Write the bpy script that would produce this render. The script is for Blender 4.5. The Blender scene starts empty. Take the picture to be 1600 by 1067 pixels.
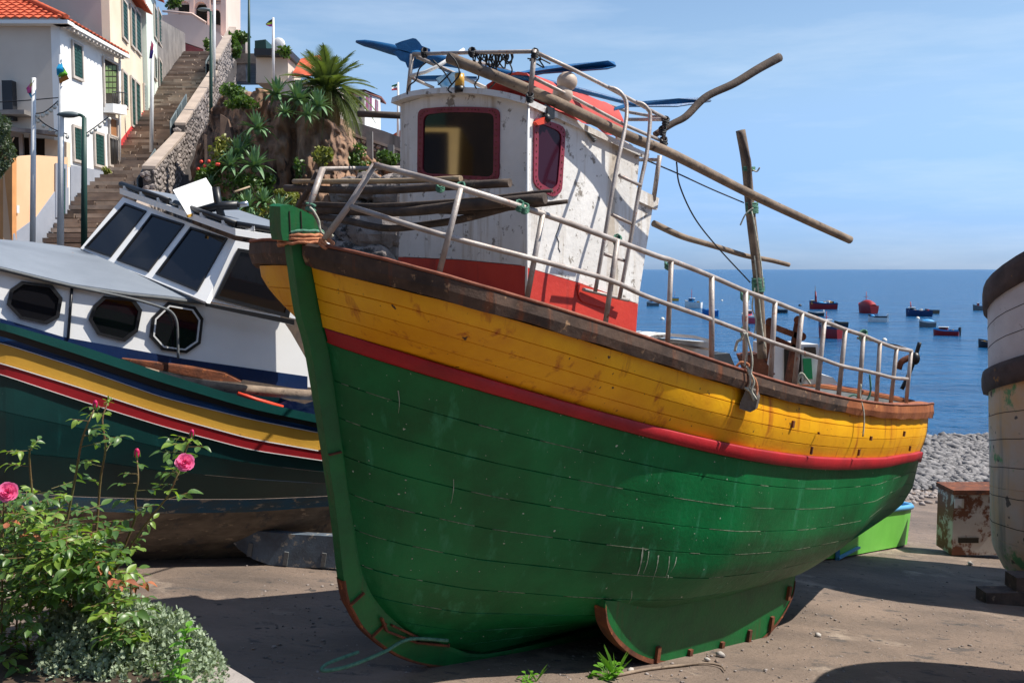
import bpy, math, random
import numpy as np
from mathutils import Vector, Matrix
random.seed(7); np.random.seed(7)
sc = bpy.context.scene
COL = sc.collection
# ---------------------------------------------------------------- camera, sky, sun, exposure
FPX = 1555.0; PITCH = math.atan(112.5/FPX); CAM = np.array([0., 0., 2.6])
cd = bpy.data.cameras.new('camera'); cam = bpy.data.objects.new('camera', cd); COL.objects.link(cam)
cam.location = CAM; cam.rotation_euler = (math.pi/2-PITCH, 0, 0)
cd.sensor_width = 36; cd.lens = FPX*36/1600; cd.clip_start = .1; cd.clip_end = 80000
sc.camera = cam
SUN_AZ = math.radians(92)      # from +Y towards +X
SUN_EL = math.radians(54)
w = bpy.data.worlds.new("World"); sc.world = w; w.use_nodes = True
nt = w.node_tree; bg = nt.nodes['Background']
sky = nt.nodes.new('ShaderNodeTexSky'); sky.sky_type = 'NISHITA'; sky.sun_disc = False
sky.sun_elevation = SUN_EL; sky.sun_rotation = SUN_AZ; sky.altitude = 0; sky.air_density = 1.0; sky.dust_density = .4; sky.ozone_density = 5.0
_tc = nt.nodes.new('ShaderNodeTexCoord'); _sx = nt.nodes.new('ShaderNodeSeparateXYZ'); nt.links.new(_tc.outputs['Generated'], _sx.inputs[0])
_mr = nt.nodes.new('ShaderNodeMapRange'); _mr.inputs['From Min'].default_value = .0; _mr.inputs['From Max'].default_value = .22; _mr.interpolation_type = 'SMOOTHSTEP'; nt.links.new(_sx.outputs['Z'], _mr.inputs['Value'])
_tint = nt.nodes.new('ShaderNodeMix'); _tint.data_type = 'RGBA'; _tint.inputs[6].default_value = (.42, .60, 1.06, 1); _tint.inputs[7].default_value = (1.08, 1.02, .94, 1); nt.links.new(_mr.outputs[0], _tint.inputs['Factor'])
_mul = nt.nodes.new('ShaderNodeMix'); _mul.data_type = 'RGBA'; _mul.blend_type = 'MULTIPLY'; _mul.inputs['Factor'].default_value = 1
nt.links.new(sky.outputs[0], _mul.inputs[6]); nt.links.new(_tint.outputs[2], _mul.inputs[7])
_cm = nt.nodes.new('ShaderNodeMapping'); _cm.inputs['Scale'].default_value = (1.6, 1.6, 11); nt.links.new(_tc.outputs['Generated'], _cm.inputs[0])
_cn = nt.nodes.new('ShaderNodeTexNoise'); _cn.inputs['Scale'].default_value = 2.2; _cn.inputs['Detail'].default_value = 7; _cn.inputs['Roughness'].default_value = .6; nt.links.new(_cm.outputs[0], _cn.inputs['Vector'])
_cr = nt.nodes.new('ShaderNodeMapRange'); _cr.inputs['From Min'].default_value = .48; _cr.inputs['From Max'].default_value = .78; _cr.inputs['To Max'].default_value = .28; nt.links.new(_cn.outputs['Fac'], _cr.inputs['Value'])
_cx = nt.nodes.new('ShaderNodeMix'); _cx.data_type = 'RGBA'; _cx.inputs[7].default_value = (5.2, 5.9, 6.8, 1); nt.links.new(_cr.outputs[0], _cx.inputs['Factor']); nt.links.new(_mul.outputs[2], _cx.inputs[6]); nt.links.new(_cx.outputs[2], bg.inputs['Color']); bg.inputs['Strength'].default_value = .115
sd = bpy.data.lights.new('sun', 'SUN'); sd.energy = 4.8; sd.angle = math.radians(.5); sd.color = (1, .94, .85)
so = bpy.data.objects.new('sun', sd); COL.objects.link(so)
sv = Vector((math.sin(SUN_AZ)*math.cos(SUN_EL), math.cos(SUN_AZ)*math.cos(SUN_EL), math.sin(SUN_EL)))
so.rotation_euler = sv.to_track_quat('Z', 'Y').to_euler(); so.location = (20, 10, 30)
sc.view_settings.view_transform = 'Standard'; sc.view_settings.look = 'None'
sc.view_settings.exposure = 0.55; sc.view_settings.gamma = 1
sc.view_settings.use_curve_mapping = False
# ---------------------------------------------------------------- photograph geometry helpers
Fv = np.array([0, math.cos(PITCH), -math.sin(PITCH)]); Uv = np.array([0, math.sin(PITCH), math.cos(PITCH)]); Rv = np.array([1., 0, 0])
def ray(x, y): return Fv+(x-800)/FPX*Rv+(533.5-y)/FPX*Uv
def at(x, y, Y):
    d = ray(x, y); return CAM+d*Y/d[1]
def onplane(x, y, P, n):
    d = ray(x, y); n = np.array(n, float); return CAM+d*np.dot(np.array(P)-CAM, n)/np.dot(d, n)
GA, GB, GC = .11, .08, .225
def gz(X, Y): return GC-GA*Y-GB*X
def gpt(x, y):
    return onplane(x, y, (0, 0, GC), (GB, GA, 1))
def V3(p): return np.array(p, float)
# ---------------------------------------------------------------- mesh builder
class MB:
    def __init__(s): s.v = []; s.f = []; s.sm = []
    def add(s, vs, fs, smooth=False):
        o = len(s.v); s.v += [tuple(map(float, p)) for p in vs]; s.f += [tuple(i+o for i in f) for f in fs]; s.sm += [smooth]*len(fs); return s
    def box(s, c, d, rz=0, ax=None, taper=1.0):
        c = V3(c)
        if ax is None: ax = (np.array([math.cos(rz), math.sin(rz), 0]), np.array([-math.sin(rz), math.cos(rz), 0]), np.array([0, 0, 1.]))
        vs = []
        for k in (-1, 1):
            t = taper if k > 0 else 1
            for i, j in ((-1, -1), (1, -1), (1, 1), (-1, 1)):
                vs.append(c+ax[0]*i*d[0]/2*t+ax[1]*j*d[1]/2*t+ax[2]*k*d[2]/2)
        return s.add(vs, [(0, 3, 2, 1), (4, 5, 6, 7), (0, 1, 5, 4), (1, 2, 6, 5), (2, 3, 7, 6), (3, 0, 4, 7)])
    def bar(s, a, b, wd, th, up=(0, 0, 1)):
        a = V3(a); b = V3(b); d = b-a; L = np.linalg.norm(d); d = d/L; u = np.cross(V3(up), d)
        if np.linalg.norm(u) < 1e-4: u = np.cross([1, 0, 0], d)
        u /= np.linalg.norm(u); q = np.cross(d, u)
        return s.box((a+b)/2, (L, wd, th), ax=(d, u, q))
    def tube(s, pts, r, n=8, cap=True, smooth=True):
        pts = [V3(p) for p in pts]; m = len(pts)
        if not hasattr(r, '__len__'): r = [r]*m
        vs = []; up = None
        for i, p in enumerate(pts):
            d = pts[min(i+1, m-1)]-pts[max(i-1, 0)]; d = d/(np.linalg.norm(d)+1e-9)
            if up is None:
                up = np.cross(d, [0, 0, 1.]) if abs(d[2]) < .9 else np.cross(d, [1., 0, 0])
            a = up-d*np.dot(up, d); a /= (np.linalg.norm(a)+1e-9); up = a; b = np.cross(d, a)
            for k in range(n):
                t = 2*math.pi*k/n; vs.append(p+(a*math.cos(t)+b*math.sin(t))*r[i])
        fs = [(i*n+k, i*n+(k+1) % n, (i+1)*n+(k+1) % n, (i+1)*n+k) for i in range(m-1) for k in range(n)]
        s.add(vs, fs, smooth)
        if cap:
            o = len(s.v)-len(vs); s.f += [tuple(o+k for k in range(n))[::-1], tuple(o+(m-1)*n+k for k in range(n))]; s.sm += [False]*2
        return s
    def sheet(s, rows, smooth=True, close=False):
        R_ = len(rows); C_ = len(rows[0]); vs = [p for r in rows for p in r]
        fs = [(i*C_+j, i*C_+j+1, (i+1)*C_+j+1, (i+1)*C_+j) for i in range(R_-1) for j in range(C_-1)]
        return s.add(vs, fs, smooth)
    def prism(s, poly, off, smooth=False):
        """polygon in 3D and an offset vector"""
        poly = [V3(p) for p in poly]; off = V3(off); n = len(poly)
        vs = poly+[p+off for p in poly]
        fs = [tuple(range(n))[::-1], tuple(range(n, 2*n))]+[(i, (i+1) % n, n+(i+1) % n, n+i) for i in range(n)]
        return s.add(vs, fs, smooth)
    def ring(s, outer, inner, off):
        n = len(outer); O = [V3(p) for p in outer]; I = [V3(p) for p in inner]; off = V3(off)
        vs = O+I+[p+off for p in O]+[p+off for p in I]; fs = []
        for i in range(n):
            j = (i+1) % n
            fs += [(i, j, n+j, n+i), (2*n+i, 3*n+i, 3*n+j, 2*n+j), (i, 2*n+i, 2*n+j, j), (n+i, n+j, 3*n+j, 3*n+i)]
        return s.add(vs, fs)
    def ball(s, c, r, n=8, m=6, sq=(1, 1, 1), jit=0):
        vs = []; c = V3(c)
        for i in range(m+1):
            a = math.pi*i/m
            for k in range(n):
                b = 2*math.pi*k/n; q = 1+random.uniform(-jit, jit)
                vs.append(c+np.array([math.sin(a)*math.cos(b)*sq[0], math.sin(a)*math.sin(b)*sq[1], math.cos(a)*sq[2]])*r*q)
        fs = [(i*n+k, (i+1)*n+k, (i+1)*n+(k+1) % n, i*n+(k+1) % n) for i in range(m) for k in range(n)]
        return s.add(vs, fs, jit == 0)
    def build(s, name, mat, parent=None, fix=False, local=False):
        me = bpy.data.meshes.new(name)
        off = (0, 0, 0)
        if parent is not None and not local:
            q = parent; off = V3((0, 0, 0))
            while q is not None: off = off+V3(q.location); q = q.parent
        me.from_pydata([tuple(np.array(p)-off) for p in s.v] if parent is not None else s.v, [], s.f)
        me.polygons.foreach_set('use_smooth', s.sm)
        me.materials.append(mat)
        if fix:
            import bmesh
            b = bmesh.new(); b.from_mesh(me); bmesh.ops.recalc_face_normals(b, faces=b.faces); b.to_mesh(me); b.free()
        me.update()
        o = bpy.data.objects.new(name, me); COL.objects.link(o)
        if parent is not None: o.parent = parent
        return o
def thing(name, label, cat, loc=(0, 0, 0), group=None, kind=None, rz=0):
    o = bpy.data.objects.new(name, None); COL.objects.link(o); o.location = tuple(map(float, loc)); o.rotation_euler.z = rz
    o.empty_display_size = .1
    return tag(o, label, cat, group, kind)
def tag(o, label=None, cat=None, group=None, kind=None):
    if label: o['label'] = label
    if cat: o['category'] = cat
    if group: o['group'] = group
    if kind: o['kind'] = kind
    return o
def solo(mb, name, mat, label, cat, loc=None, group=None, kind=None, fix=False):
    """a thing that is a single mesh, origin at its base"""
    a = np.array(mb.v); c = V3(loc) if loc is not None else np.array([a[:, 0].mean(), a[:, 1].mean(), a[:, 2].min()])
    mb.v = [tuple(p-c) for p in a]
    o = mb.build(name, mat, None, fix=fix); o.location = c
    return tag(o, label, cat, group, kind)
def shared(name, me, parent, loc, rot=(0, 0, 0), scale=(1, 1, 1)):
    o = bpy.data.objects.new(name, me); COL.objects.link(o); o.parent = parent
    o.location = tuple(map(float, loc)); o.rotation_euler = rot; o.scale = scale
    return o
def mesh_of(mb, mat, name):
    o = mb.build(name, mat); me = o.data; bpy.data.objects.remove(o); return me
def interp(pts, x):
    xs = [p[0] for p in pts]; ys = [p[1] for p in pts]; return float(np.interp(x, xs, ys))
def smooth_curve(pts, n):
    """Catmull-Rom through points"""
    P = [V3(p) for p in pts]; P = [2*P[0]-P[1]]+P+[2*P[-1]-P[-2]]; out = []; m = len(P)-3
    for i in range(n):
        t = i/(n-1)*m; k = min(int(t), m-1); t -= k
        a, b, c, d = P[k:k+4]
        out.append(.5*((2*b)+(c-a)*t+(2*a-5*b+4*c-d)*t*t+(3*b-a-3*c+d)*t**3))
    return out
# ---------------------------------------------------------------- materials
def srgb(r, g, b):
    f = lambda c: (c/255/12.92) if c <= 10 else ((c/255+.055)/1.055)**2.4
    return (f(r), f(g), f(b), 1)
def mat(name, c1, c2=None, rough=.6, scale=2.5, stretch=(1, 1, 1), bump=.25, bscale=40, wear=None, streak=None, spots=None, metal=0, coat=0, alpha=None, bdist=.01):
    m = bpy.data.materials.new(name); m.use_nodes = True; n = m.node_tree.nodes; l = m.node_tree.links
    b = n['Principled BSDF']; b.inputs['Roughness'].default_value = rough; b.inputs['Metallic'].default_value = metal
    b.inputs['Coat Weight'].default_value = coat
    tc = n.new('ShaderNodeTexCoord')
    def noise(sca, st, det=6, ro=.6, off=0):
        mp = n.new('ShaderNodeMapping'); mp.inputs['Scale'].default_value = st; mp.inputs['Location'].default_value = (off, off*.7, off*1.3)
        l.new(tc.outputs['Object'], mp.inputs[0])
        t = n.new('ShaderNodeTexNoise'); t.inputs['Scale'].default_value = sca; t.inputs['Detail'].default_value = det; t.inputs['Roughness'].default_value = ro
        l.new(mp.outputs[0], t.inputs['Vector']); return t.outputs['Fac']
    def ramp(fac, a, bb):
        r = n.new('ShaderNodeMapRange'); r.inputs['From Min'].default_value = a; r.inputs['From Max'].default_value = bb; r.clamp = True
        l.new(fac, r.inputs['Value']); return r.outputs[0]
    def mix(fac, A, B):
        x = n.new('ShaderNodeMix'); x.data_type = 'RGBA'
        l.new(fac, x.inputs['Factor'])
        for s_, q in ((6, A), (7, B)):
            if isinstance(q, tuple): x.inputs[s_].default_value = q
            else: l.new(q, x.inputs[s_])
        return x.outputs[2]
    c2 = c2 or tuple(x*.8 for x in c1[:3])+(1,)
    col = mix(ramp(noise(scale, stretch), .35, .68), c1, c2)
    rf = None
    if streak:     # (colour, threshold, scale)
        col = mix(ramp(noise(streak[2], (1, 1, .08), 5, .65, 3), streak[1], streak[1]+.14), col, streak[0])
    if wear:       # (colour, threshold, scale)
        wf = ramp(noise(wear[2], stretch, 9, .7, 7), wear[1], wear[1]+.05)
        col = mix(wf, col, wear[0]); rf = wf
    if spots:
        col = mix(ramp(noise(spots[2], (1, 1, 1), 2, .5, 11), spots[1], spots[1]+.03), col, spots[0])
    if isinstance(col, tuple): b.inputs['Base Color'].default_value = col
    else: l.new(col, b.inputs['Base Color'])
    if bump:
        bp = n.new('ShaderNodeBump'); bp.inputs['Strength'].default_value = bump; bp.inputs['Distance'].default_value = bdist
        h = noise(bscale, stretch, 8, .65, 5); l.new(h, bp.inputs['Height']); l.new(bp.outputs[0], b.inputs['Normal'])
        rr = n.new('ShaderNodeMapRange'); rr.inputs['To Min'].default_value = max(rough-.12, .02); rr.inputs['To Max'].default_value = min(rough+.15, 1)
        l.new(h, rr.inputs['Value']); l.new(rr.outputs[0], b.inputs['Roughness'])
    return m
def leafmat(name, c1, c2, rough=.45, scale=3, trans=.25, tc=None):
    m = mat(name, c1, c2, rough, scale, bump=0)
    b = m.node_tree.nodes['Principled BSDF']
    n = m.node_tree.nodes; l = m.node_tree.links
    tr = n.new('ShaderNodeBsdfTranslucent'); mx = n.new('ShaderNodeMixShader'); mx.inputs[0].default_value = trans
    tr.inputs[0].default_value = tc or (c1[0]*1.6+.01, c1[1]*1.8+.02, c1[2]*.7, 1)
    l.new(b.outputs[0], mx.inputs[1]); l.new(tr.outputs[0], mx.inputs[2]); l.new(mx.outputs[0], n['Material Output'].inputs[0])
    return m
K = {}
RUST = srgb(120, 62, 30); DRUST = srgb(70, 42, 30)
K['yellow'] = mat('yellow_paint', srgb(242, 178, 6), srgb(222, 150, 4), .5, 2.2, (1, 1, 1), .35, 30, wear=(srgb(110, 66, 30), .66, 11), streak=(srgb(176, 88, 14), .57, 7), spots=(DRUST, .72, 16))
K['green'] = mat('green_paint', srgb(0, 112, 58), srgb(0, 78, 37), .46, 1.3, (1, 1, 1), .4, 22, wear=(srgb(88, 120, 92), .69, 19), streak=(srgb(40, 122, 80), .57, 8), spots=(srgb(176, 184, 168), .745, 24))
K['green_stem'] = mat('green_stem_paint', srgb(0, 104, 46), srgb(4, 80, 38), .48, 3, bump=.35, bscale=30, wear=(srgb(86, 62, 46), .66, 9), streak=(srgb(60, 80, 40), .6, 8))
K['red_strake'] = mat('red_paint', srgb(168, 14, 28), srgb(136, 10, 22), .55, 3, bump=.3, wear=(srgb(90, 30, 28), .66, 12))
K['cap'] = mat('weathered_gunwale', srgb(92, 70, 56), srgb(52, 40, 34), .8, 4, (1, 1, 1), .6, 22, wear=(srgb(150, 118, 88), .60, 8), streak=(srgb(112, 62, 34), .55, 6))
K['capr'] = mat('rusty_gunwale', srgb(158, 92, 48), srgb(120, 62, 30), .8, 4, (1, 1, 1), .6, 22, wear=(srgb(188, 130, 78), .60, 9), streak=(srgb(84, 48, 30), .58, 6))
K['edge'] = mat('rusty_edge', srgb(150, 92, 72), srgb(104, 58, 42), .85, 6, bump=.5, bscale=50)
K['dark'] = mat('dark_seam', srgb(40, 34, 24), None, .9, bump=0)
K['rust'] = mat('rust', srgb(120, 66, 38), srgb(70, 40, 28), .9, 7, bump=.7, bscale=35, wear=(srgb(160, 92, 48), .6, 12))
K['deck'] = mat('deck_board', srgb(120, 108, 96), srgb(84, 76, 70), .8, 5, bump=.4)
K['inner'] = mat('grey_bulwark_paint', srgb(104, 108, 110), srgb(82, 84, 84), .75, 4, bump=.4, wear=(srgb(70, 54, 44), .64, 9))
K['pipe'] = mat('galvanised_pipe', srgb(176, 168, 162), srgb(140, 128, 120), .5, 7, bump=.3, bscale=60, metal=.25, wear=(srgb(140, 84, 58), .60, 11))
K['wood'] = mat('weathered_pole', srgb(140, 122, 104), srgb(96, 82, 70), .85, 6, (1, 1, 1), .6, 30, wear=(srgb(70, 58, 50), .6, 10))
K['wood_d'] = mat('dark_pole', srgb(92, 78, 68), srgb(58, 50, 46), .85, 6, (1, 1, 1), .6, 30, wear=(srgb(130, 112, 94), .62, 10))
K['bamboo'] = mat('bamboo', srgb(176, 156, 126), srgb(140, 118, 92), .65, 6, bump=.4)
K['white_cabin'] = mat('flaking_white_paint', srgb(232, 230, 226), srgb(208, 205, 200), .6, 1.6, bump=.6, bscale=16, wear=(srgb(136, 128, 118), .575, 9), streak=(srgb(184, 172, 156), .54, 7), spots=(srgb(80, 70, 62), .745, 21))
K['white_clean'] = mat('white_hull_paint', srgb(246, 246, 244), srgb(238, 238, 236), .35, 1.2, bump=.08, spots=(srgb(120, 110, 100), .80, 12))
K['red_cabin'] = mat('faded_red_paint', srgb(206, 60, 42), srgb(180, 42, 34), .6, 1.8, bump=.35, bscale=22, wear=(srgb(214, 120, 104), .66, 8), streak=(srgb(150, 44, 36), .6, 6))
K['pink'] = mat('pink_frame_paint', srgb(142, 46, 66), srgb(112, 30, 46), .5, 6, bump=.3, wear=(srgb(200, 120, 130), .68, 14))
K['canvas'] = mat('faded_red_canvas', srgb(190, 74, 66), srgb(160, 52, 48), .8, 2, bump=.5, bscale=9)
K['blue'] = mat('blue_paint', srgb(14, 96, 150), srgb(8, 66, 112), .5, 4, bump=.4, wear=(srgb(90, 80, 76), .64, 9))
K['rope_o'] = mat('orange_rope', srgb(206, 142, 104), srgb(160, 96, 66), .9, 30, bump=.8, bscale=120)
K['rope_g'] = mat('green_rope', srgb(92, 140, 116), srgb(54, 100, 84), .9, 30, bump=.8, bscale=120)
K['rope_w'] = mat('pale_rope', srgb(190, 190, 176), srgb(140, 140, 124), .9, 30, bump=.8, bscale=120)
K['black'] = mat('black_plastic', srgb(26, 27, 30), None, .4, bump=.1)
K['cable'] = mat('black_cable', srgb(22, 24, 28), None, .6, bump=0)
K['steel'] = mat('stainless_steel', srgb(190, 190, 192), None, .22, bump=.05, metal=.9)
def glassmat(name, tint, rough=.04, col=None):
    m = bpy.data.materials.new(name); m.use_nodes = True; b = m.node_tree.nodes['Principled BSDF']
    b.inputs['Base Color'].default_value = tint; b.inputs['Roughness'].default_value = rough; b.inputs['Specular IOR Level'].default_value = .7
    return m
K['glass'] = glassmat('dark_window_glass', (.008, .008, .01, 1))
K['glass_r'] = glassmat('plum_window_glass', (.035, .008, .018, 1), .08)
K['glass_r'].node_tree.nodes['Principled BSDF'].inputs['Specular IOR Level'].default_value = .15
K['white'] = mat('white_paint', srgb(224, 224, 222), srgb(206, 206, 204), .5, 3, bump=.1)
K['fl_green'] = mat('lamp_post_green', srgb(26, 64, 56), None, .5, bump=.1)
# ---------------------------------------------------------------- ground, beach, sea
SEA = -5.36; SHORE = 46.0
def yb(X): return 20.6+.72*max(min(X, 40), -4)
def terr(X, Y):
    b = yb(X)
    if Y <= b: return gz(X, Y)
    z0 = gz(X, b)
    if b >= SHORE-1: return min(z0, SEA)-.2
    t = (Y-b)/(SHORE-b); return z0+(SEA-z0)*t
mb = MB()
xs = np.concatenate([np.linspace(-60, -12, 8), np.linspace(-10, 24, 48), np.linspace(27, 60, 6)]); ts = np.linspace(0, 1, 44)
def uneven(X, Y):
    return .012*math.sin(X*1.9+1.3*math.sin(Y*.8))*math.sin(Y*1.5+.9*math.sin(X*.7))
mb.sheet([[(x, -14+(yb(x)+14)*t, gz(x, -14+(yb(x)+14)*t)+uneven(x, -14+(yb(x)+14)*t)) for x in xs] for t in ts])
K['ramp'] = mat('slipway_concrete', srgb(134, 116, 102), srgb(90, 79, 71), .92, .5, (1, 1.6, 1), 1.0, 13, wear=(srgb(88, 80, 75), .575, 2.3), streak=(srgb(164, 148, 132), .58, .9), spots=(srgb(70, 64, 60), .70, 6), bdist=.03)
solo(mb, 'slipway', K['ramp'], 'sloping worn concrete slipway the boats are parked on', 'slipway', loc=(0, 0, 0), kind='structure')
mb = MB()
mb.sheet([[(x, yb(x)-.02+(SHORE+6-yb(x))*t, min(terr(x, yb(x)-.02+(SHORE+6-yb(x))*t), terr(x, yb(x)))-.004) for x in np.linspace(-4, 36, 40)] for t in np.linspace(0, 1, 14)])
K['shingle'] = mat('shingle_bed', srgb(84, 80, 78), srgb(58, 55, 54), .95, 4, bump=1, bscale=14)
solo(mb, 'shingle_bank', K['shingle'], 'dark gravel bed of the grey pebble beach', 'beach', loc=(0, 0, 0), kind='structure')
# pebbles
K['pebble'] = mat('pebble_stone', srgb(142, 138, 136), srgb(86, 85, 86), .85, 3.7, bump=.3, wear=(srgb(74, 72, 72), .56, 2.9))
ico = [(0, 0, -1), (.72, -.53, -.45), (-.28, -.85, -.45), (-.89, 0, -.45), (-.28, .85, -.45), (.72, .53, -.45), (.28, -.85, .45), (-.72, -.53, .45), (-.72, .53, .45), (.28, .85, .45), (.89, 0, .45), (0, 0, 1)]
icf = [(0, 2, 1), (1, 5, 0), (0, 3, 2), (0, 4, 3), (0, 5, 4), (1, 10, 5), (2, 6, 1), (3, 7, 2), (4, 8, 3), (5, 9, 4), (10, 1, 6), (6, 2, 7), (7, 3, 8), (8, 4, 9), (9, 5, 10), (6, 11, 10), (7, 11, 6), (8, 11, 7), (9, 11, 8), (10, 11, 9)]
ico = np.array(ico)
def stone(mb, c, s, sq=.6, jit=.25, smooth=True):
    a = random.uniform(0, 6.28); R = np.array([[math.cos(a), -math.sin(a), 0], [math.sin(a), math.cos(a), 0], [0, 0, 1]])
    p = ico*(1+np.random.uniform(-jit, jit, (12, 1)))*np.array([s*random.uniform(.7, 1.3), s*random.uniform(.6, 1), s*sq]); mb.add(p@R.T+V3(c), icf, smooth)
big = []; mb = MB()
for i in range(11000):
    X = random.uniform(8, 24); b = yb(X); Y = random.uniform(b-.3, SHORE+.8)
    c = X/Y
    if c < .385 or c > .52: continue
    stone(mb, (X, Y, terr(X, Y)+.04+random.uniform(0, .1)), min(.28, .07*math.exp(abs(random.gauss(0, .55))))*(1+.25*(Y-30)/16))
solo(mb, 'pebbles', K['pebble'], 'rounded grey pebbles heaped along the beach beyond the slipway', 'pebbles', kind='stuff')
# sea: displaced near, flat far
mb = MB()
K['sea'] = mat('sea_water', srgb(3, 82, 128), srgb(2, 58, 98), .16, .035, (1, 5, 1), 0)
m = K['sea']; n = m.node_tree.nodes; l = m.node_tree.links; bs = n['Principled BSDF']
bs.inputs['IOR'].default_value = 1.33; bs.inputs['Specular IOR Level'].default_value = .24; bs.inputs['Roughness'].default_value = .22
tc = n.new('ShaderNodeTexCoord'); prev = None
for sca, st, dist in ((.05, (1, 2.4, 1), 3.0), (.28, (1, 2.2, 1), 1.1), (1.3, (1, 1.6, 1), .3)):
    mp = n.new('ShaderNodeMapping'); mp.inputs['Scale'].default_value = st; l.new(tc.outputs['Object'], mp.inputs[0])
    t = n.new('ShaderNodeTexNoise'); t.inputs['Scale'].default_value = sca; t.inputs['Detail'].default_value = 5; t.inputs['Roughness'].default_value = .6
    l.new(mp.outputs[0], t.inputs['Vector'])
    bp = n.new('ShaderNodeBump'); bp.inputs['Strength'].default_value = .9; bp.inputs['Distance'].default_value = dist
    l.new(t.outputs['Fac'], bp.inputs['Height'])
    if prev: l.new(prev.outputs[0], bp.inputs['Normal'])
    prev = bp
l.new(prev.outputs[0], bs.inputs['Normal'])
mb.add([(-40000, 38, SEA), (40000, 38, SEA), (40000, 60000, SEA), (-40000, 60000, SEA)], [(0, 1, 2, 3)])
solo(mb, 'sea', K['sea'], 'blue rippled sea reaching the horizon', 'sea', loc=(0, 0, SEA), kind='structure')
# ---------------------------------------------------------------- main boat frame
S0 = at(455, 380, 6.6)
BU = np.array([.714, .70, -.134]); BU /= np.linalg.norm(BU)
_v0 = np.array([.70, -.714, 0]); _v0 /= np.linalg.norm(_v0); _w0 = np.cross(_v0, BU); _ph = math.radians(5)
BV = math.cos(_ph)*_v0-math.sin(_ph)*_w0; BW = math.cos(_ph)*_w0+math.sin(_ph)*_v0
MM = np.stack([BU, BV, BW])
def toL(P): return MM@(np.array(P)-S0)
def toW(t, v, h): return S0+BU*t+BV*v+BW*h
def onv(x, y, b):
    d = ray(x, y); a = MM@(CAM-S0); e = MM@d; return a+e*(b-a[1])/e[1]
def solve(x, y, bf):
    d = ray(x, y); a = MM@(CAM-S0); e = MM@d
    lam = np.linspace(5, 17, 2400); t = a[0]+lam*e[0]; v = a[1]+lam*e[1]
    f = v-bf(t); k = np.where((f[:-1] > 0) & (f[1:] <= 0) & (t[1:] > -.12))[0]
    if len(k) == 0: return None
    k = k[0]; q = f[k]/(f[k]-f[k+1]); L = lam[k]+(lam[k+1]-lam[k])*q; return a+e*L
lead_px = [(446, 362), (450, 385), (464, 485), (483, 560), (518, 783), (534, 916), (548, 955), (570, 987), (617, 1021), (674, 1037), (760, 1037)]
rab_px = [(474, 362), (479, 385), (497, 490), (515, 560), (544, 774), (563, 892), (580, 930), (603, 959), (640, 990), (700, 1010), (768, 1019)]
lead = [onv(x, y, 0) for x, y in lead_px]; rab = [onv(x, y, .05) for x, y in rab_px]
sp = [onv(x, y, 0) for x, y in ((1446, 632), (1443, 660), (1420, 760), (1404, 786))]
KH = lead[-1][2]                                   # keel bottom height in boat frame
post = [(p[0], p[2]) for p in sp]+[(q[0], q[2]) for q in (onv(1385, 802, 0), onv(1310, 852, 0), onv(1225, 893, 0), onv(1130, 925, 0))]
def t0f(h): return float(np.interp(-h, [-p[2] for p in rab], [p[0] for p in rab]))
def t1f(h): return float(np.interp(-h, [-p[1] for p in post], [p[0] for p in post]))-.05
SHB = ([0, .004, .012, .03, .06, .1, .2, .35, .48, .65, .8, .9, 1], [.05, .34, .6, .80, .90, .95, .99, 1, .98, .86, .61, .36, .06])
SHS = ([0, .01, .03, .07, .12, .2, .35, .48, .65, .8, .9, 1], [.05, .24, .42, .60, .72, .86, 1, .98, .86, .61, .36, .05])
rows_px = [
 [(472, 383), (506, 386), (549, 398), (622, 416), (684, 431), (720, 443), (822, 473), (900, 497), (945, 510), (1000, 530), (1080, 556), (1144, 577), (1184, 592), (1241, 606), (1287, 618), (1340, 628), (1374, 633), (1410, 634), (1438, 632)],
 [(484, 415), (546, 433), (633, 454), (720, 476.5), (767, 490), (902, 526), (940, 541), (1004, 561), (1105, 594), (1145, 602), (1186, 613), (1240, 627), (1259, 634), (1345, 649), (1400, 653), (1437, 652)],
 [(503, 512), (560, 529), (633, 552), (700, 573), (835, 613), (970, 652), (1105, 686), (1180, 700), (1240, 710), (1320, 716), (1380, 714), (1422, 708)],
 [(505, 533), (600, 566), (700, 595), (835, 635), (970, 672), (1105, 706), (1240, 731), (1320, 733), (1380, 729), (1418, 722)]]
ROWB = [1.36, 1.35, 1.33, 1.32]
def fitrow(k):
    pts = rows_px[k]; h0 = onv(*pts[0], .07)[2]; hn = onv(*pts[-1], .07)[2]; t0 = t0f(h0); t1 = t1f(hn)
    sh = SHB if k < 2 else SHS
    bf = lambda t: ROWB[k]*np.interp((t-t0)/(t1-t0), *sh)
    xs = np.linspace(pts[0][0], pts[-1][0], 160); px = [p[0] for p in pts]; py = [p[1] for p in pts]
    T = [0.]; H = [h0]
    for x in xs[2:-2]:
        r = solve(x, np.interp(x, px, py), bf)
        if r is not None and t0 < r[0] < t1 and r[1] > .1: T.append(((r[0]-t0)/(t1-t0))); H.append(r[2])
    T.append(1.); H.append(hn); T = np.array(T); H = np.array(H); o = np.argsort(T); T = T[o]; H = H[o]
    W = np.ones(len(T)); W[0] = W[-1] = 25
    c = np.polyfit(T**.5, H, 7, w=W)
    return t0, t1, (lambda s: float(np.polyval(c, s**.5))), (lambda s: ROWB[k]*float(np.interp(s, *sh)))
ROW = [fitrow(k) for k in range(4)]
def rowP(k, s):
    t0, t1, hf, bf = ROW[k]; return np.array([t0+s*(t1-t0), bf(s), hf(s)])
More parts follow.
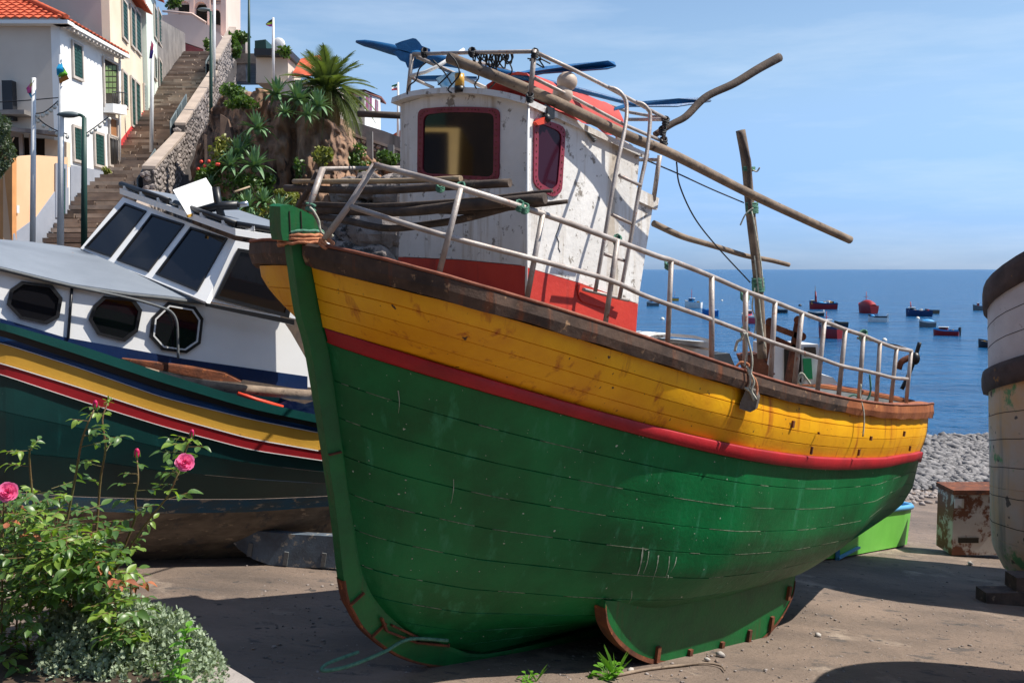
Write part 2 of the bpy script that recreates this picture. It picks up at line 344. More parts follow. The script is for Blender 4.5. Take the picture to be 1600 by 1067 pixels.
def off(k, s, o, f=None):
    def pt(x):
        a = rowP(0, x); b_ = rowP(1, x); return a+(b_-a)*(k if f is None else f)
    P = pt(s); d = pt(min(s+.004, 1))-pt(max(s-.004, 0)); n_ = np.array([-d[1], d[0]]); n_ /= np.linalg.norm(n_)+1e-9
    P = P.copy(); P[0] += n_[0]*o; P[1] = max(.02, P[1]+n_[1]*o); return P
_F = ([0, .2, .38, .54, .67, .79, .89, 1], [1, .99, .965, .90, .79, .56, .25, 0])
sst = lambda x: (lambda y: y*y*(3-2*y))(min(max(x, 0), 1))
KB = .06
def hull(s, q):
    """q -1..0 yellow band, 0..1 green bottom; local (t, v, h), port side"""
    if q <= 0:
        a = rowP(1, s); b = rowP(2, s); f = 1+q; r = a+(b-a)*f
        r[1] += .03*math.sin(f*math.pi)*min(1, s*8)+.15*math.sin(math.pi*f**.75)*math.exp(-s*9)*min(1, s*120); return r
    a = rowP(3, s); hk = float(np.interp(s, [0, .1, 1], [rab[-2][2], KH+.14, post[-1][1]]))
    h = a[2]+(hk-a[2])*q; h0 = rowP(3, 0)[2]; h0 = h0+(rab[-2][2]-h0)*q; h1 = rowP(3, 1)[2]; h1 = h1+(post[-1][1]-h1)*q
    t0 = t0f(h0); t1 = t1f(h1); t = t0+s*(t1-t0)
    wm = sst(s/.34)*(1-sst((s-.6)/.4)); V = (1-q)**(.85 if s < .5 else 1.25)
    F = (1-wm)*V+wm*float(np.interp(q, *_F))
    return np.array([t, KB+(a[1]-KB)*F, h])
NS = 84; SS = [(i/(NS-1))**1.6 for i in range(NS)]
def hgrid(qs, off, side):
    e = 1e-3; rows = []
    for j, q in enumerate(qs):
        r = []
        for s in SS:
            P = hull(s, q)
            if off[j] != 0:
                s1 = min(s+.01, 1); s0 = max(s-.01, 0); qa, qb = (q-.02, q+.02)
                if q <= 0: qa = max(qa, -1); qb = min(qb, 0)
                else: qa = max(qa, 1e-4); qb = min(qb, 1)
                N = np.cross(hull(s1, q)-hull(s0, q), hull(s, qb)-hull(s, qa)); ln = np.linalg.norm(N)
                if ln > 1e-9:
                    N /= ln
                    if N[1] < 0: N = -N
                    P = P+N*off[j]
            r.append(toW(P[0], side*P[1], P[2]))
        rows.append(r)
    return rows
SEED = [0.]
K['filler'] = mat('seam_putty', srgb(150, 156, 134), srgb(60, 80, 56), .9, 22, bump=.5)
def plank(a, b, g, side, n):
    mb = MB(); f0, f1 = SEED[0], SEED[0]+1; SEED[0] += 1
    G = []
    for i in range(n+1):
        G.append(hgrid([a+g+(b-a-2*g)*i/n], [1e-5], side)[0])
    # wandering seam widths: pull the edge rows in and out a little
    from mathutils import noise as mn_
    for row, nxt, sd_ in ((G[0], G[1], f0), (G[-1], G[-2], f1)):
        for j in range(len(row)):
            k = .5+.5*mn_.noise(Vector((SS[j]*34, sd_*7.3, side*3))); row[j] = row[j]+unit_(nxt[j]-row[j])*(.0055*k**2)
    mb.sheet(G)
    B0 = hgrid([a+g*.3, b-g*.3], [-.012, -.012], side); mb.sheet([B0[0], G[0]]); mb.sheet([G[-1], B0[1]]); return mb
unit_ = lambda q: q/(np.linalg.norm(q)+1e-9)
BOAT = thing('fishing_boat', 'large green, yellow and red wooden fishing boat with white wheelhouse, nearest on the slipway', 'fishing boat', toW(3.9, 0, KH))
for side in (1, -1):
    mb = MB(); mb.sheet(hgrid([-1, -.5, 0], [-.014]*3, side)); mb.sheet(hgrid([1e-3, .12, .25, .4, .55, .7, .82, .92, 1], [-.014]*9, side)); mb.build('hull_backing', K['dark'], BOAT)
    ye = [-1, -.72, -.47, -.23, 0] if side > 0 else [-1, -.6, -.3, 0]
    for a, b in zip(ye[:-1], ye[1:]):
        g = .006*(1 if side > 0 else 1)/.55
        mb = plank(a, b, .0055, side, 2); mb.build('hull_plank', K['yellow'], BOAT)
    ge = [1e-3, .11, .22, .335, .45, .565, .68, .78, .87, .94, 1]
    for a, b in zip(ge[:-1], ge[1:]):
        g = .0022
        mb = plank(a, b, .0013, side, 3); mb.build('hull_plank', K['green'], BOAT)
    if side > 0:      # pale stopping showing in the seams, in short broken runs
        for q in ge[1:-3]:
            mb = MB(); k = 2
            while k < NS-6:
                L_ = random.randint(2, 7)
                if random.random() < .62: mb.tube([np.array(p) for p in hgrid([q], [-.002], 1)[0][k:k+L_]], .0035, 4)
                k += L_+random.randint(1, 4)
            o = mb.build('seam_filler', K['filler'], BOAT); o['kind'] = 'stuff'
    # rubbing strake: a half-round timber standing proud
    rr = []
    for f, o in ((-.02, -.01), (.01, .036), (.12, .046), (.88, .046), (.99, .036), (1.02, -.01)):
        r = []
        for s in SS:
            a = rowP(2, s); b = rowP(3, s); P = a+(b-a)*f; P[1] += o*min(1, .4+s*20); r.append(toW(P[0], side*P[1], P[2]))
        rr.append(r)
    mb = MB(); mb.sheet(rr, smooth=True); mb.build('rubbing_strake', K['red_strake'], BOAT)
    # gunwale cap in two timbers
    for lo, hi, mk in ((0, .52, 'cap'), (.512, 1.0, 'capr')):
        ss = [lo+(hi-lo)*(i/50)**(1.6 if lo == 0 else 1) for i in range(51)]
        prof = []
        for f, o, z in ((1.0, -.005, 0), (1.0, .05, 0), (.5, .062, 0), (0, .05, 0), (0, .035, .018), (0, -.10, .018), (0, -.14, .01), (0, -.145, -.03)):
            r = []
            for s in ss:
                P = off(f, s, o+(.004*math.sin(s*140) if f > 0 else 0))
                r.append(toW(P[0], side*P[1], P[2]+z+(.006*math.sin(s*90) if f > .9 else 0)))
            prof.append(r)
        mb = MB(); mb.sheet(prof, smooth=False); mb.build('gunwale_cap', K[mk], BOAT)
    r = []
    mb = MB(); mb.tube([toW(P[0], side*P[1], P[2]+.02) for s in [(i/70)**1.6*.995+.002 for i in range(71)] for P in (off(0, s, .045),)], .012, 6); mb.build('rail_edging', K['edge'], BOAT)
    rin = []
    for dz, o in ((0, -.12), (-.22, -.24)):
        rin.append([toW(P[0], side*P[1], P[2]+dz) for s in SS for P in (off(0, s, o),)])
    mb = MB(); mb.sheet(rin); mb.build('inner_bulwark', K['inner'], BOAT)
def dk(s, side):
    P = off(0, s, -.22); return toW(P[0], side*P[1], P[2]-.20)
mb = MB(); mb.sheet([[dk(s, 1) for s in SS], [dk(s, 0)+BW*.04 for s in SS], [dk(s, -1) for s in SS]]); mb.build('deck', K['deck'], BOAT)
K['green'].node_tree.nodes['Principled BSDF'].inputs['Specular IOR Level'].default_value = .36
# stem, keel, sternpost
L2 = [(p[0], p[2]) for p in lead]+[(4.0, KH), (5.5, KH), (post[-1][0]-.3, KH+.15), (post[-1][0]+.2, post[-1][1]-.15)]
R2 = [(p[0]+.02, p[2]) for p in rab]+[(4.0, KH+.17), (5.5, KH+.2), (post[-1][0]-.3, KH+.4), (post[-1][0]+.2, post[-1][1]+.05)]
def dense(a, n=70):
    c = smooth_curve([(p[0], 0, p[1]) for p in a], n); return [(q[0], q[2]) for q in c]
# keep the two curves parametrised alike
Ld = dense(L2); Rd = dense(R2)
def wid(i, n): return .062
rows = [[toW(q[0], .062, q[1]) for q in Rd], [toW(q[0]*.8+p[0]*.2, .064, q[1]*.8+p[1]*.2) for q, p in zip(Rd, Ld)], [toW(p[0], .045, p[1]) for p in Ld], [toW(p[0], -.045, p[1]) for p in Ld], [toW(q[0]*.8+p[0]*.2, -.064, q[1]*.8+p[1]*.2) for q, p in zip(Rd, Ld)], [toW(q[0], -.062, q[1]) for q in Rd]]
mb = MB(); mb.sheet(rows, smooth=False); mb.build('stem', K['green_stem'], BOAT)
mb = MB(); n3 = 66
ed = []
for i in range(24, n3):
    ed.append(i)
nrm = []
for i in ed:
    a = np.array(Ld[i-1]); b = np.array(Ld[min(i+1, len(Ld)-1)]); d = b-a; d /= np.linalg.norm(d); nrm.append(np.array([d[1], -d[0]]))
if nrm[0][0] > 0: nrm = [-q for q in nrm]
out = [[toW(Ld[i][0]+q[0]*o, vv, Ld[i][1]+q[1]*o) for i, q in zip(ed, nrm)] for vv, o in ((.0475, -.012), (.048, .004), (.02, .012), (-.02, .012), (-.048, .004), (-.0475, -.012))]
mb.sheet(out, smooth=False); mb.build('stem_band', K['rust'], BOAT)
for i in (18, 27, 35):       # iron straps across the stem
    a = np.array(Ld[i]); b = np.array(Rd[i]); mb = MB()
    for sd_ in (1, -1): mb.bar(toW(a[0], sd_*.055, a[1]), toW(b[0]*.7+a[0]*.3, sd_*.069, b[1]*.7+a[1]*.3), .01, .035, up=BV)
    mb.build('stem_strap', K['rust'], BOAT)
# forefoot ironwork, polygon bars seen at 595-675, 960-1010
for a, b in (((596, 965), (604, 985)), ((604, 985), (650, 1003)), ((650, 1003), (700, 1008)), ((612, 976), (655, 996)), ((655, 996), (700, 1000)), ((700, 1000), (700, 1010))):
    mb = MB(); mb.bar(toW(*onv(*a, .085)), toW(*onv(*b, .085)), .016, .03, up=BV); mb.build('forefoot_iron', K['rust'], BOAT)
# sternpost
pr = post
mb = MB(); mb.sheet([[toW(a-.16, .06, b) for a, b in pr], [toW(a, .055, b) for a, b in pr], [toW(a, -.055, b) for a, b in pr], [toW(a-.16, -.06, b) for a, b in pr]], smooth=False); mb.build('sternpost', K['green_stem'], BOAT)
# stem head block
hp = [(438, 323), (443, 320), (453, 320), (472, 328), (488, 336), (494, 345), (499, 360), (500, 378), (442, 376), (439, 361)]
mb = MB(); P = [toW(*onv(x, y, .07)) for x, y in hp]; mb.prism(P, -BV*.14); mb.build('stem_head', K['green_stem'], BOAT)
mb = MB()
for x in (452, 470): mb.bar(toW(*onv(x, 330, .072)), toW(*onv(x+2, 374, .072)), .006, .008, up=BV)
mb.build('grain_split', K['dark'], BOAT)
# bilge keels (crescents)
bk = [(945, 948), (950, 978), (968, 1005), (1000, 1028), (1040, 1037), (1090, 1035), (1140, 1024), (1185, 1003), (1218, 968), (1238, 930), (1242, 905)]
BKV = .87; bl = [onv(x, y, BKV) for x, y in bk]; top = []
for tq in np.linspace(bl[-1][0], bl[0][0], 6):
    s_ = tq/10.2; best = bl[0][2]+.2
    for q in np.linspace(.2, .98, 60):
        L_ = hull(s_, q)
        if L_[1] < BKV-.05: best = L_[2]+.10; break
    top.append((tq, min(best, float(np.interp(tq, [bl[0][0], bl[-1][0]], [bl[0][2]+.12, bl[-1][2]+.5])))))
for side in (1, -1):
    mb = MB(); mb.prism([toW(p[0], side*BKV, p[2]) for p in bl]+[toW(a, side*BKV, b) for a, b in top], BV*-.11*side); mb.build('bilge_keel', K['green_stem'], BOAT, fix=True)
    mb = MB(); cc = smooth_curve([(p[0], 0, p[2]) for p in bl[:]], 50)
    mb.sheet([[toW(q[0], side*vv, q[2]+o) for q in cc] for vv, o in ((BKV+.008, .03), (BKV+.01, -.012), (BKV-.115, -.012), (BKV-.117, .03))], smooth=False); mb.build('keel_shoe', K['rust'], BOAT)
    for x, y in ((1027, 1020), (1077, 1024), (1127, 1012), (1170, 993), (1205, 972), (1232, 925)):
        p = onv(x, y, BKV+.01); mb = MB(); mb.bar(toW(p[0], side*(BKV+.015), p[2]+.06), toW(p[0]+.01, side*(BKV+.015), p[2]-.08), .03, .045, up=BU); mb.build('keel_strap', K['rust'], BOAT)
# small hull fittings: eye bolts and slots on the yellow band
def hullpt(x, y, off=.012):
    bf = lambda t: np.interp(t, [0, .35, .7, 1.2, 2.1, 3.7, 5.2, 7.2, 8.8, 9.8, 10.3], [.07, .5, .75, .95, 1.15, 1.35, 1.35, 1.19, .89, .5, .07])
    r = solve(x, y, bf); r[1] += off; return toW(*r)

_g = []
for s_i in np.linspace(.002, .998, 240):
    for q_i in np.linspace(.005, .95, 70):
        L_ = hull(s_i, q_i); P_ = toW(*L_); d_ = P_-CAM; z_ = d_@Fv; _g.append((800+FPX*(d_@Rv)/z_, 533.5-FPX*(d_@Uv)/z_, s_i, q_i, z_))
_g = np.array(_g)
def hullpx(x, y, o=.004):
    D = (_g[:, 0]-x)**2+(_g[:, 1]-y)**2; k = np.argsort(D)[:6]; k = k[np.argmin(_g[k, 4])]; s_i, q_i = _g[k, 2], _g[k, 3]
    e1_ = hull(min(s_i+.005, 1), q_i)-hull(max(s_i-.005, 0), q_i); e2_ = hull(s_i, min(q_i+.01, 1))-hull(s_i, q_i); n_ = np.cross(e1_, e2_); n_ /= np.linalg.norm(n_)+1e-9; n_ = n_ if n_[1] > 0 else -n_
    return toW(*(hull(s_i, q_i)+n_*o)), MM.T@n_
K['chip'] = mat('chipped_primer', srgb(176, 180, 166), srgb(120, 130, 112), .85, 9, bump=.2)
mb = MB()
chips = [(560, 581), (578, 731), (582, 748), (575, 757), (629, 777), (635, 759), (662, 807), (555, 783), (696, 795), (711, 811), (692, 816), (672, 828), (650, 892), (713, 881), (717, 897), (726, 898), (700, 907), (562, 812), (603, 783), (628, 672), (906, 605+120), (934, 712), (935, 723), (781, 775), (866, 778), (1010, 824), (1190, 770), (1230, 760), (1320, 810), (1161, 746), (1100, 850), (990, 720)]
for _ in range(60): chips.append((random.uniform(540, 1390), random.uniform(640, 930)))
for x, y in chips:
    p, n_ = hullpx(x, y); t1 = unit_(np.cross(n_, [0, 0, 1.])); t2 = np.cross(n_, t1); r_ = random.uniform(.002, .0075)*(p[1]/7.5)
    mb.add([p+(t1*math.cos(a)*random.uniform(.5, 1.2)+t2*math.sin(a)*random.uniform(.5, 1.4))*r_ for a in np.linspace(0, 5.2, 6)], [tuple(range(6))])
for pts, r_ in ((((1011, 858), (1006, 880), (1000, 905)), .010), (((1021, 862), (1016, 884), (1010, 900)), .006), (((1036, 868), (1030, 890), (1024, 908)), .007), (((1052, 872), (1048, 890), (1040, 905)), .006), (((1058, 872), (1056, 888), (1052, 897)), .005), (((1045, 900), (1042, 912)), .004), (((990, 925), (984, 945)), .004), (((1008, 880), (994, 920), (985, 948)), .004), (((624, 620), (626, 655)), .004), (((712, 755), (714, 785)), .004)):
    a_ = [hullpx(x, y, .004) for x, y in (pts[0], pts[-1])]; c_ = [(a_[0][0]+(a_[1][0]-a_[0][0])*t+BV*.012*math.sin(math.pi*t), a_[0][1]) for t in np.linspace(0, 1, 9)]
    L_ = []; R_ = []
    for j, (p, n_) in enumerate(c_):
        t1 = unit_(np.cross(n_, [0, 0, 1.])); w_ = r_*random.uniform(.4, 1.1)*(1-j/12); L_.append(p-t1*w_); R_.append(p+t1*w_)
    mb.sheet([L_, R_])
o = mb.build('paint_chips', K['chip'], BOAT); o['kind'] = 'stuff'
# ---------------------------------------------------------------- wheelhouse (part tree of the main boat)
YA, YB_, YC, YD = 8.364, 7.30, 8.24, 8.40
def cab(x, y, f=None, port=None, off=0):
    """point on the front wall plane (port False) or port wall plane (port True)"""
    P = FB if True else None
    n = NP if port else NF
    return onplane(x, y, CB, n)+n*off
CB = at(824, 160, YB_); CBb = at(820, 540, YB_); CA = at(627, 166, YA); CC = at(1000, 240, YC)
def unit(a): return a/np.linalg.norm(a)
NF = unit(np.cross(CA-CB, CBb-CB)); NF = NF if NF[1] < 0 else -NF
NP = unit(np.cross(CC-CB, CBb-CB)); NP = NP if NP[0] > 0 else -NP
FB = None
WH = BOAT
frontP = lambda x, y, o=0: onplane(x, y, CB, NF)+NF*o
portP = lambda x, y, o=0: onplane(x, y, CB, NP)+NP*o
E1 = unit(CC-CB)           # aft along the port wall
def slab(pts, n, th, name, m):
    mb = MB(); mb.prism(pts, -n*th); return mb.build(name, m, BOAT, fix=True)
slab([frontP(627, 163), frontP(660, 153), frontP(700, 149), frontP(748, 149), frontP(793, 154), frontP(824, 160), frontP(820.5, 415), frontP(720, 405.5), frontP(623, 401)], NF, .04, 'wheelhouse_front', K['white_cabin'])
slab([frontP(623, 402, .004), frontP(720, 406.5, .004), frontP(820.5, 416, .004), frontP(819.5, 560, .004), frontP(621, 540, .004)], NF, .044, 'wheelhouse_front_base', K['red_cabin'])
slab([portP(825, 158), portP(1000, 238), portP(978, 468), portP(903, 441), portP(821, 417)], NP, .04, 'wheelhouse_side', K['white_cabin'])
slab([portP(821, 418, .004), portP(903, 442, .004), portP(978, 469, .004), portP(972, 600, .004), portP(820, 560, .004)], NP, .044, 'wheelhouse_side_base', K['red_cabin'])
# lower aft trunk
q = .03
slab([portP(986, 300, -q), portP(1025, 320, -q), portP(1001, 474, -q), portP(972, 466, -q)], NP, .04, 'trunk_side', K['white_cabin'])
slab([portP(972, 467, -q+.003), portP(1001, 475, -q+.003), portP(992, 600, -q+.003), portP(965, 590, -q+.003)], NP, .043, 'trunk_side_base', K['red_cabin'])
mb = MB(); mb.bar(portP(983, 297, -.02), portP(1029, 319, -.02), .10, .035, up=NP); mb.build('trunk_trim', K['white_cabin'], BOAT)
# far and aft walls, from the same corners moved across
AX = unit(CA-CB); Wd = np.linalg.norm(CA-CB)
far = lambda P: P+AX*(Wd-.04)-NF*0
slab([far(portP(825, 158, -.02)), far(portP(1000, 238, -.02)), far(portP(972, 600, -.02)), far(portP(820, 560, -.02))], NP, .04, 'wheelhouse_far_side', K['white_cabin'])
a, b, c, d = portP(996, 238, -.04), portP(970, 600, -.04), far(portP(996, 238, -.04)), far(portP(970, 600, -.04))
slab([a, b, d, c], E1, .04, 'wheelhouse_back', K['white_cabin'])
a, b, c, d = portP(1022, 322, -q-.04), portP(996, 600, -q-.04), far(portP(1022, 322, -q-.04)), far(portP(996, 600, -q-.04))
slab([a, b, d, c], E1, .04, 'trunk_back', K['white_cabin']); 
a, b = portP(985, 300, -.03), portP(1027, 320, -.03); mb = MB(); mb.prism([a, b, far(b), far(a)], BW*.03); mb.build('trunk_top', K['white_cabin'], BOAT, fix=True)
# corner post trim
mb = MB(); mb.tube([frontP(825.5, 160, .006)+NP*.006, frontP(821, 560, .006)+NP*.006], .011, 6); mb.build('corner_trim', K['white'], BOAT)
# cambered roof
prof = [(620, 154), (652, 143.5), (697, 138.5), (748, 138.5), (793, 144.5), (830, 154)]
fr = [frontP(x, y, .05) for x, y in smooth_curve([(x, y, 0) for x, y in prof], 16) for _ in (0,)] if False else [frontP(p[0], p[1], .05) for p in smooth_curve([(x, y, 0) for x, y in prof], 16)]
aftv = CC-CB; Lr = np.linalg.norm(aftv)+.08; av = unit(aftv)
mb = MB(); up_ = unit(np.cross(AX, av)); up_ = up_ if up_[2] > 0 else -up_
mb.sheet([fr, [p+av*(Lr+.05) for p in fr]]); mb.sheet([[p-up_*.045 for p in fr], [p-up_*.045+av*(Lr+.05) for p in fr]])
mb.sheet([fr, [p-up_*.045 for p in fr]], smooth=False); mb.sheet([[p+av*(Lr+.05) for p in fr], [p-up_*.045+av*(Lr+.05) for p in fr]], smooth=False)
for e in (fr[0], fr[-1]): mb.add([e, e-up_*.045, e-up_*.045+av*(Lr+.05), e+av*(Lr+.05)], [(0, 1, 2, 3)])
mb.build('wheelhouse_roof', K['white_cabin'], BOAT)
# windows
def window(outer, inner, PF, n, name):
    mb = MB(); mb.ring([PF(x, y, .002) for x, y in outer], [PF(x, y, .002) for x, y in inner], n*.014); f = mb.build(name, K['pink'], BOAT, fix=True)
    mb = MB(); mb.add([PF(x, y, .006) for x, y in inner], [tuple(range(len(inner)))]); mb.build('pane', K['glass_r'] if name == 'side_window' else K['glass'], f)
    mb = MB()
    for i in range(len(outer)):
        a, b = (np.array(outer[i])+np.array(inner[i]))/2, (np.array(outer[(i+1) % len(outer)])+np.array(inner[(i+1) % len(outer)]))/2
        k = max(1, int(np.hypot(*(b-a))/9))
        for j in range(k):
            p = a+(b-a)*j/k; mb.ball(PF(p[0], p[1], .017), .006, 6, 3)
    o = mb.build('rivets', K['rust'], f); o['kind'] = 'stuff'
    return f
def rr(pts, n=4):
    """round off polygon corners"""
    out = []; m = len(pts)
    for i in range(m):
        p0, p, p1 = [np.array(pts[(i+j-1) % m], float) for j in range(3)]
        a = p+(p0-p)*min(.3, 11/np.hypot(*(p0-p))); b = p+(p1-p)*min(.3, 11/np.hypot(*(p1-p)))
        for k in range(n+1):
            t = k/n; out.append(tuple(a*(1-t)**2+2*p*t*(1-t)+b*t*t))
    return out
window(rr([(655, 171), (697, 167.5), (740, 167.5), (782, 170), (781, 283), (654, 277)]), rr([(664, 180), (697, 176), (740, 176), (774, 178), (773, 277), (662, 271)]), frontP, NF, 'front_window')
window(rr([(833, 182), (882, 199), (876, 300), (862, 309), (832, 290)], 3), rr([(840, 192), (876, 207), (869, 289), (860, 297), (838, 284)], 3), portP, NP, 'side_window')
# recess panel with its bar at the foot of the ladder
mb = MB(); mb.prism([portP(*p, .004) for p in rr([(899, 441), (955, 462), (958, 486), (903, 470)], 3)], NP*.012); mb.build('step_panel', K['red_cabin'], BOAT, fix=True)
mb = MB(); mb.tube([portP(905, 452, .04), portP(971, 469, .07)], .014, 8); mb.build('foot_bar', K['pipe'], BOAT)
# grey hose clipped along the side under the eaves
mb = MB(); mb.tube(smooth_curve([portP(x, y, .02) for x, y in ((848, 166), (862, 175), (878, 186), (893, 194), (905, 198), (915, 206), (921, 215), (927, 218), (924, 221))], 26), .013, 6); mb.build('hose', K['inner'], BOAT)
mb = MB(); mb.box(portP(853, 178, .03), (.07, .05, .08), rz=.7); mb.ball(portP(848, 186, .04), .035, 8, 5); mb.build('side_lamp', K['black'], BOAT)
K['orange'] = mat('orange_plastic', srgb(220, 70, 40), None, .5, bump=.2)
mb = MB(); mb.prism([portP(*p, .02) for p in ((829, 192), (846, 183), (850, 188), (846, 194), (833, 197))], NP*.03); mb.build('orange_tape', K['orange'], BOAT, fix=True)
# crack lines
mb = MB(); mb.tube([portP(*p, .002) for p in ((875, 347), (872, 358), (868, 368), (873, 378), (872, 387), (875, 394))], .003, 4); mb.build('paint_crack', K['dark'], BOAT)
# ladder
YL = 7.75
def PT(pts, Y): return [at(x, y, Y if not hasattr(Y, '__len__') else Y[i]) for i, (x, y) in enumerate(pts)]
def pipe(name, pts, Y, r, m='pipe', n=10, par=None, sm=0, tip=None):
    P = PT(pts, Y); P = smooth_curve(P, sm) if sm else P
    mb = MB(); mb.tube(P, r if not tip else list(np.linspace(r, tip, len(P))), n); return mb.build(name, K[m], par or BOAT)
pipe('ladder_rail', [(950, 137), (962, 140), (972, 148), (979, 164), (977, 198), (962, 269), (946, 363), (930, 456)], [7.7]*4+[7.6, 7.45, 7.4, 7.4], .016, sm=30)
pipe('ladder_rail', [(993, 160), (1004, 163), (1012, 171), (1016, 183), (1011, 237), (999, 296), (985, 375), (968, 466)], [7.9]*4+[7.8, 7.7, 7.65, 7.65], .016, sm=30)
for a, b in (((967.6, 274.5), (1001, 290)), ((956, 335.6), (989, 351)), ((944, 397), (977.5, 408))): pipe('ladder_rung', [a, b], [7.47, 7.68], .013)
# roof rack
RK = [('rack_rail', [(645.5, 85), (740, 82.5), (835, 81)], [8.2, 7.7, 7.25], .015), ('rack_rail', [(835, 81), (891, 107), (950, 137), (993, 160), (1041, 186)], [7.25, 7.5, 7.8, 8.0, 8.3], .015),
      ('rack_rail', [(836, 123), (899, 154.5), (977, 196), (1035, 221)], [7.25, 7.6, 7.95, 8.3], .014), ('rack_post', [(644, 85), (637, 152)], [8.2, 8.25], .018),
      ('rack_post', [(835, 78), (828, 156)], [7.25, 7.28], .020), ('rack_rail', [(651, 89), (705, 113), (759, 138)], [8.2, 8.3, 8.0], .016), ('rack_rail', [(641, 121), (678, 138)], 8.2, .013),
      ('rack_post', [(1038, 183), (1037, 226)], 8.3, .017), ('rack_post', [(1031, 243), (1021, 313)], [8.35, 8.4], .020), ('rack_rail', [(982, 187), (1036, 187)], [8.9, 8.3], .016), ('rack_rail', [(990, 250), (1031, 250)], [8.9, 8.35], .016),
      ('rack_rail', [(1041, 186), (985, 176), (760, 100)], [8.3, 9.2, 9.1], .014), ('rack_rail', [(760, 100), (645, 86)], [9.1, 8.2], .014), ('rack_brace', [(962, 215), (985, 228), (1003, 243), (993, 246), (978, 244)], 8.2, .012)]
for nme, p, y, r in RK: pipe(nme, p, y, r)
# bow and side guard rails
def gY(x):
    r = solve(x, interp(rows_px[0], x), lambda t: 1.36*np.interp(t/10.2, *SHB)*.97)
    return float(toW(*r)[1])+.02
TOPR = [(586, 258), (640, 272), (720, 294), (850, 335), (930, 364), (1026, 400), (1049, 407), (1112, 432), (1165, 455), (1211, 472), (1253, 489), (1288, 502), (1321, 515), (1349, 524), (1375, 535), (1401, 544), (1424, 548)]
MIDR = [(545, 322), (690, 367), (835, 405), (950, 437), (1000, 459), (1045, 476), (1111, 499), (1164, 519), (1207, 535), (1246, 548), (1282, 560), (1313, 571), (1345, 578), (1371, 584), (1395, 590), (1418, 592)]
bottoms = [(720, 294, 685, 431), (848, 335, 822, 474), (965, 374, 945, 511), (1049, 407, 1043, 540), (1112, 432, 1112, 565), (1165, 455, 1164, 570), (1211, 472, 1204, 594), (1253, 489, 1241, 604), (1288, 502, 1277, 614), (1321, 515, 1310, 621), (1349, 524, 1342, 628), (1375, 535, 1369, 632), (1401, 544, 1391.5, 633), (1424, 547, 1415.5, 632)]
yt = {}
pts_y = [(500, 6.45), (586, 6.40)]+[(b[0], gY(b[2])) for b in bottoms]
topY = [interp(pts_y, x) for x, y in TOPR]; pipe('guard_rail', TOPR, topY, .020, sm=60)
midY = [interp(pts_y, x) for x, y in MIDR]; pipe('guard_rail', MIDR, midY, .018, sm=60)
pipe('guard_post', [(586, 257), (545, 322), (507, 374)], 6.42, .021)
for a, b, c, d in bottoms:
    y = gY(c); pipe('guard_post', [(a, b), (c, d)], [interp(pts_y, a), y], .019 if c < 1100 else .022)
pipe('guard_post', [(504, 264), (483, 324)], [7.6, 7.4], .024)
pipe('guard_rail', [(504, 264), (640, 262), (760, 250)], [7.6, 9.6, 11.2], .018)
# starboard stern rail glimpse
pipe('guard_rail', [(1424, 548), (1400, 540), (1340, 528)], [interp(pts_y, 1424), 13.4, 13.2], .018)
# ropes round the stem head
def coil(name, m, y0, n, r, wob, x0=440, x1=502, dy=5):
    mb = MB()
    for i in range(n):
        pts = []
        for k in range(25):
            a = 2*math.pi*k/24; L = onv(470+32*math.cos(a), y0+i*dy+4*math.sin(a)+random.uniform(-wob, wob), .09*math.sin(-a) if False else 0.0)
            pts.append(toW(L[0], -.105*math.sin(a), L[2]))
        mb.tube(pts, r, 6, cap=False)
    return mb.build(name, K[m], BOAT)
ST = tag(coil('mooring_rope', 'rope_g', 364, 1, .012, 1.0)); coil('mooring_rope', 'rope_o', 370, 3, .014, 1.3, dy=5.5)
mb = MB(); mb.tube(smooth_curve([at(x, y, 6.42) for x, y in ((500, 372), (512, 384), (520, 380), (508, 372), (500, 380), (515, 390), (550, 394), (600, 410), (660, 424))], 50), .013, 6); mb.build('mooring_rope', K['rope_o'], BOAT)
mb = MB(); mb.tube(smooth_curve([at(x, y, 6.46) for x, y in ((484, 324), (490, 330), (498, 345), (500, 358), (506, 366), (520, 368), (510, 374), (500, 372))], 40), .008, 6); mb.build('mooring_rope', K['rope_w'], BOAT)
mb = MB(); mb.tube(smooth_curve([at(x, y, 7.4) for x, y in ((478, 318), (492, 322), (478, 326), (492, 330), (482, 322))], 30), .012, 6); mb.build('mooring_rope', K['rope_g'], BOAT)
# rust marks: iron eyes, slots and nail heads on the planking
for x, y, a, b in ((1236, 662, 7, 9), (1265, 703, 4, 10), (1339, 706, 4, 9), (1419, 700, 3, 8), (1358, 684, 6, 6), (1410, 677, 5, 8), (1276, 676, 3, 3)):
    P = hullpt(x, y, .02); mb = MB(); mb.bar(P-BW*b*.0035, P+BW*b*.0035, .02, a*.004, up=BU); mb.build('hull_fitting', K['rust'], BOAT)
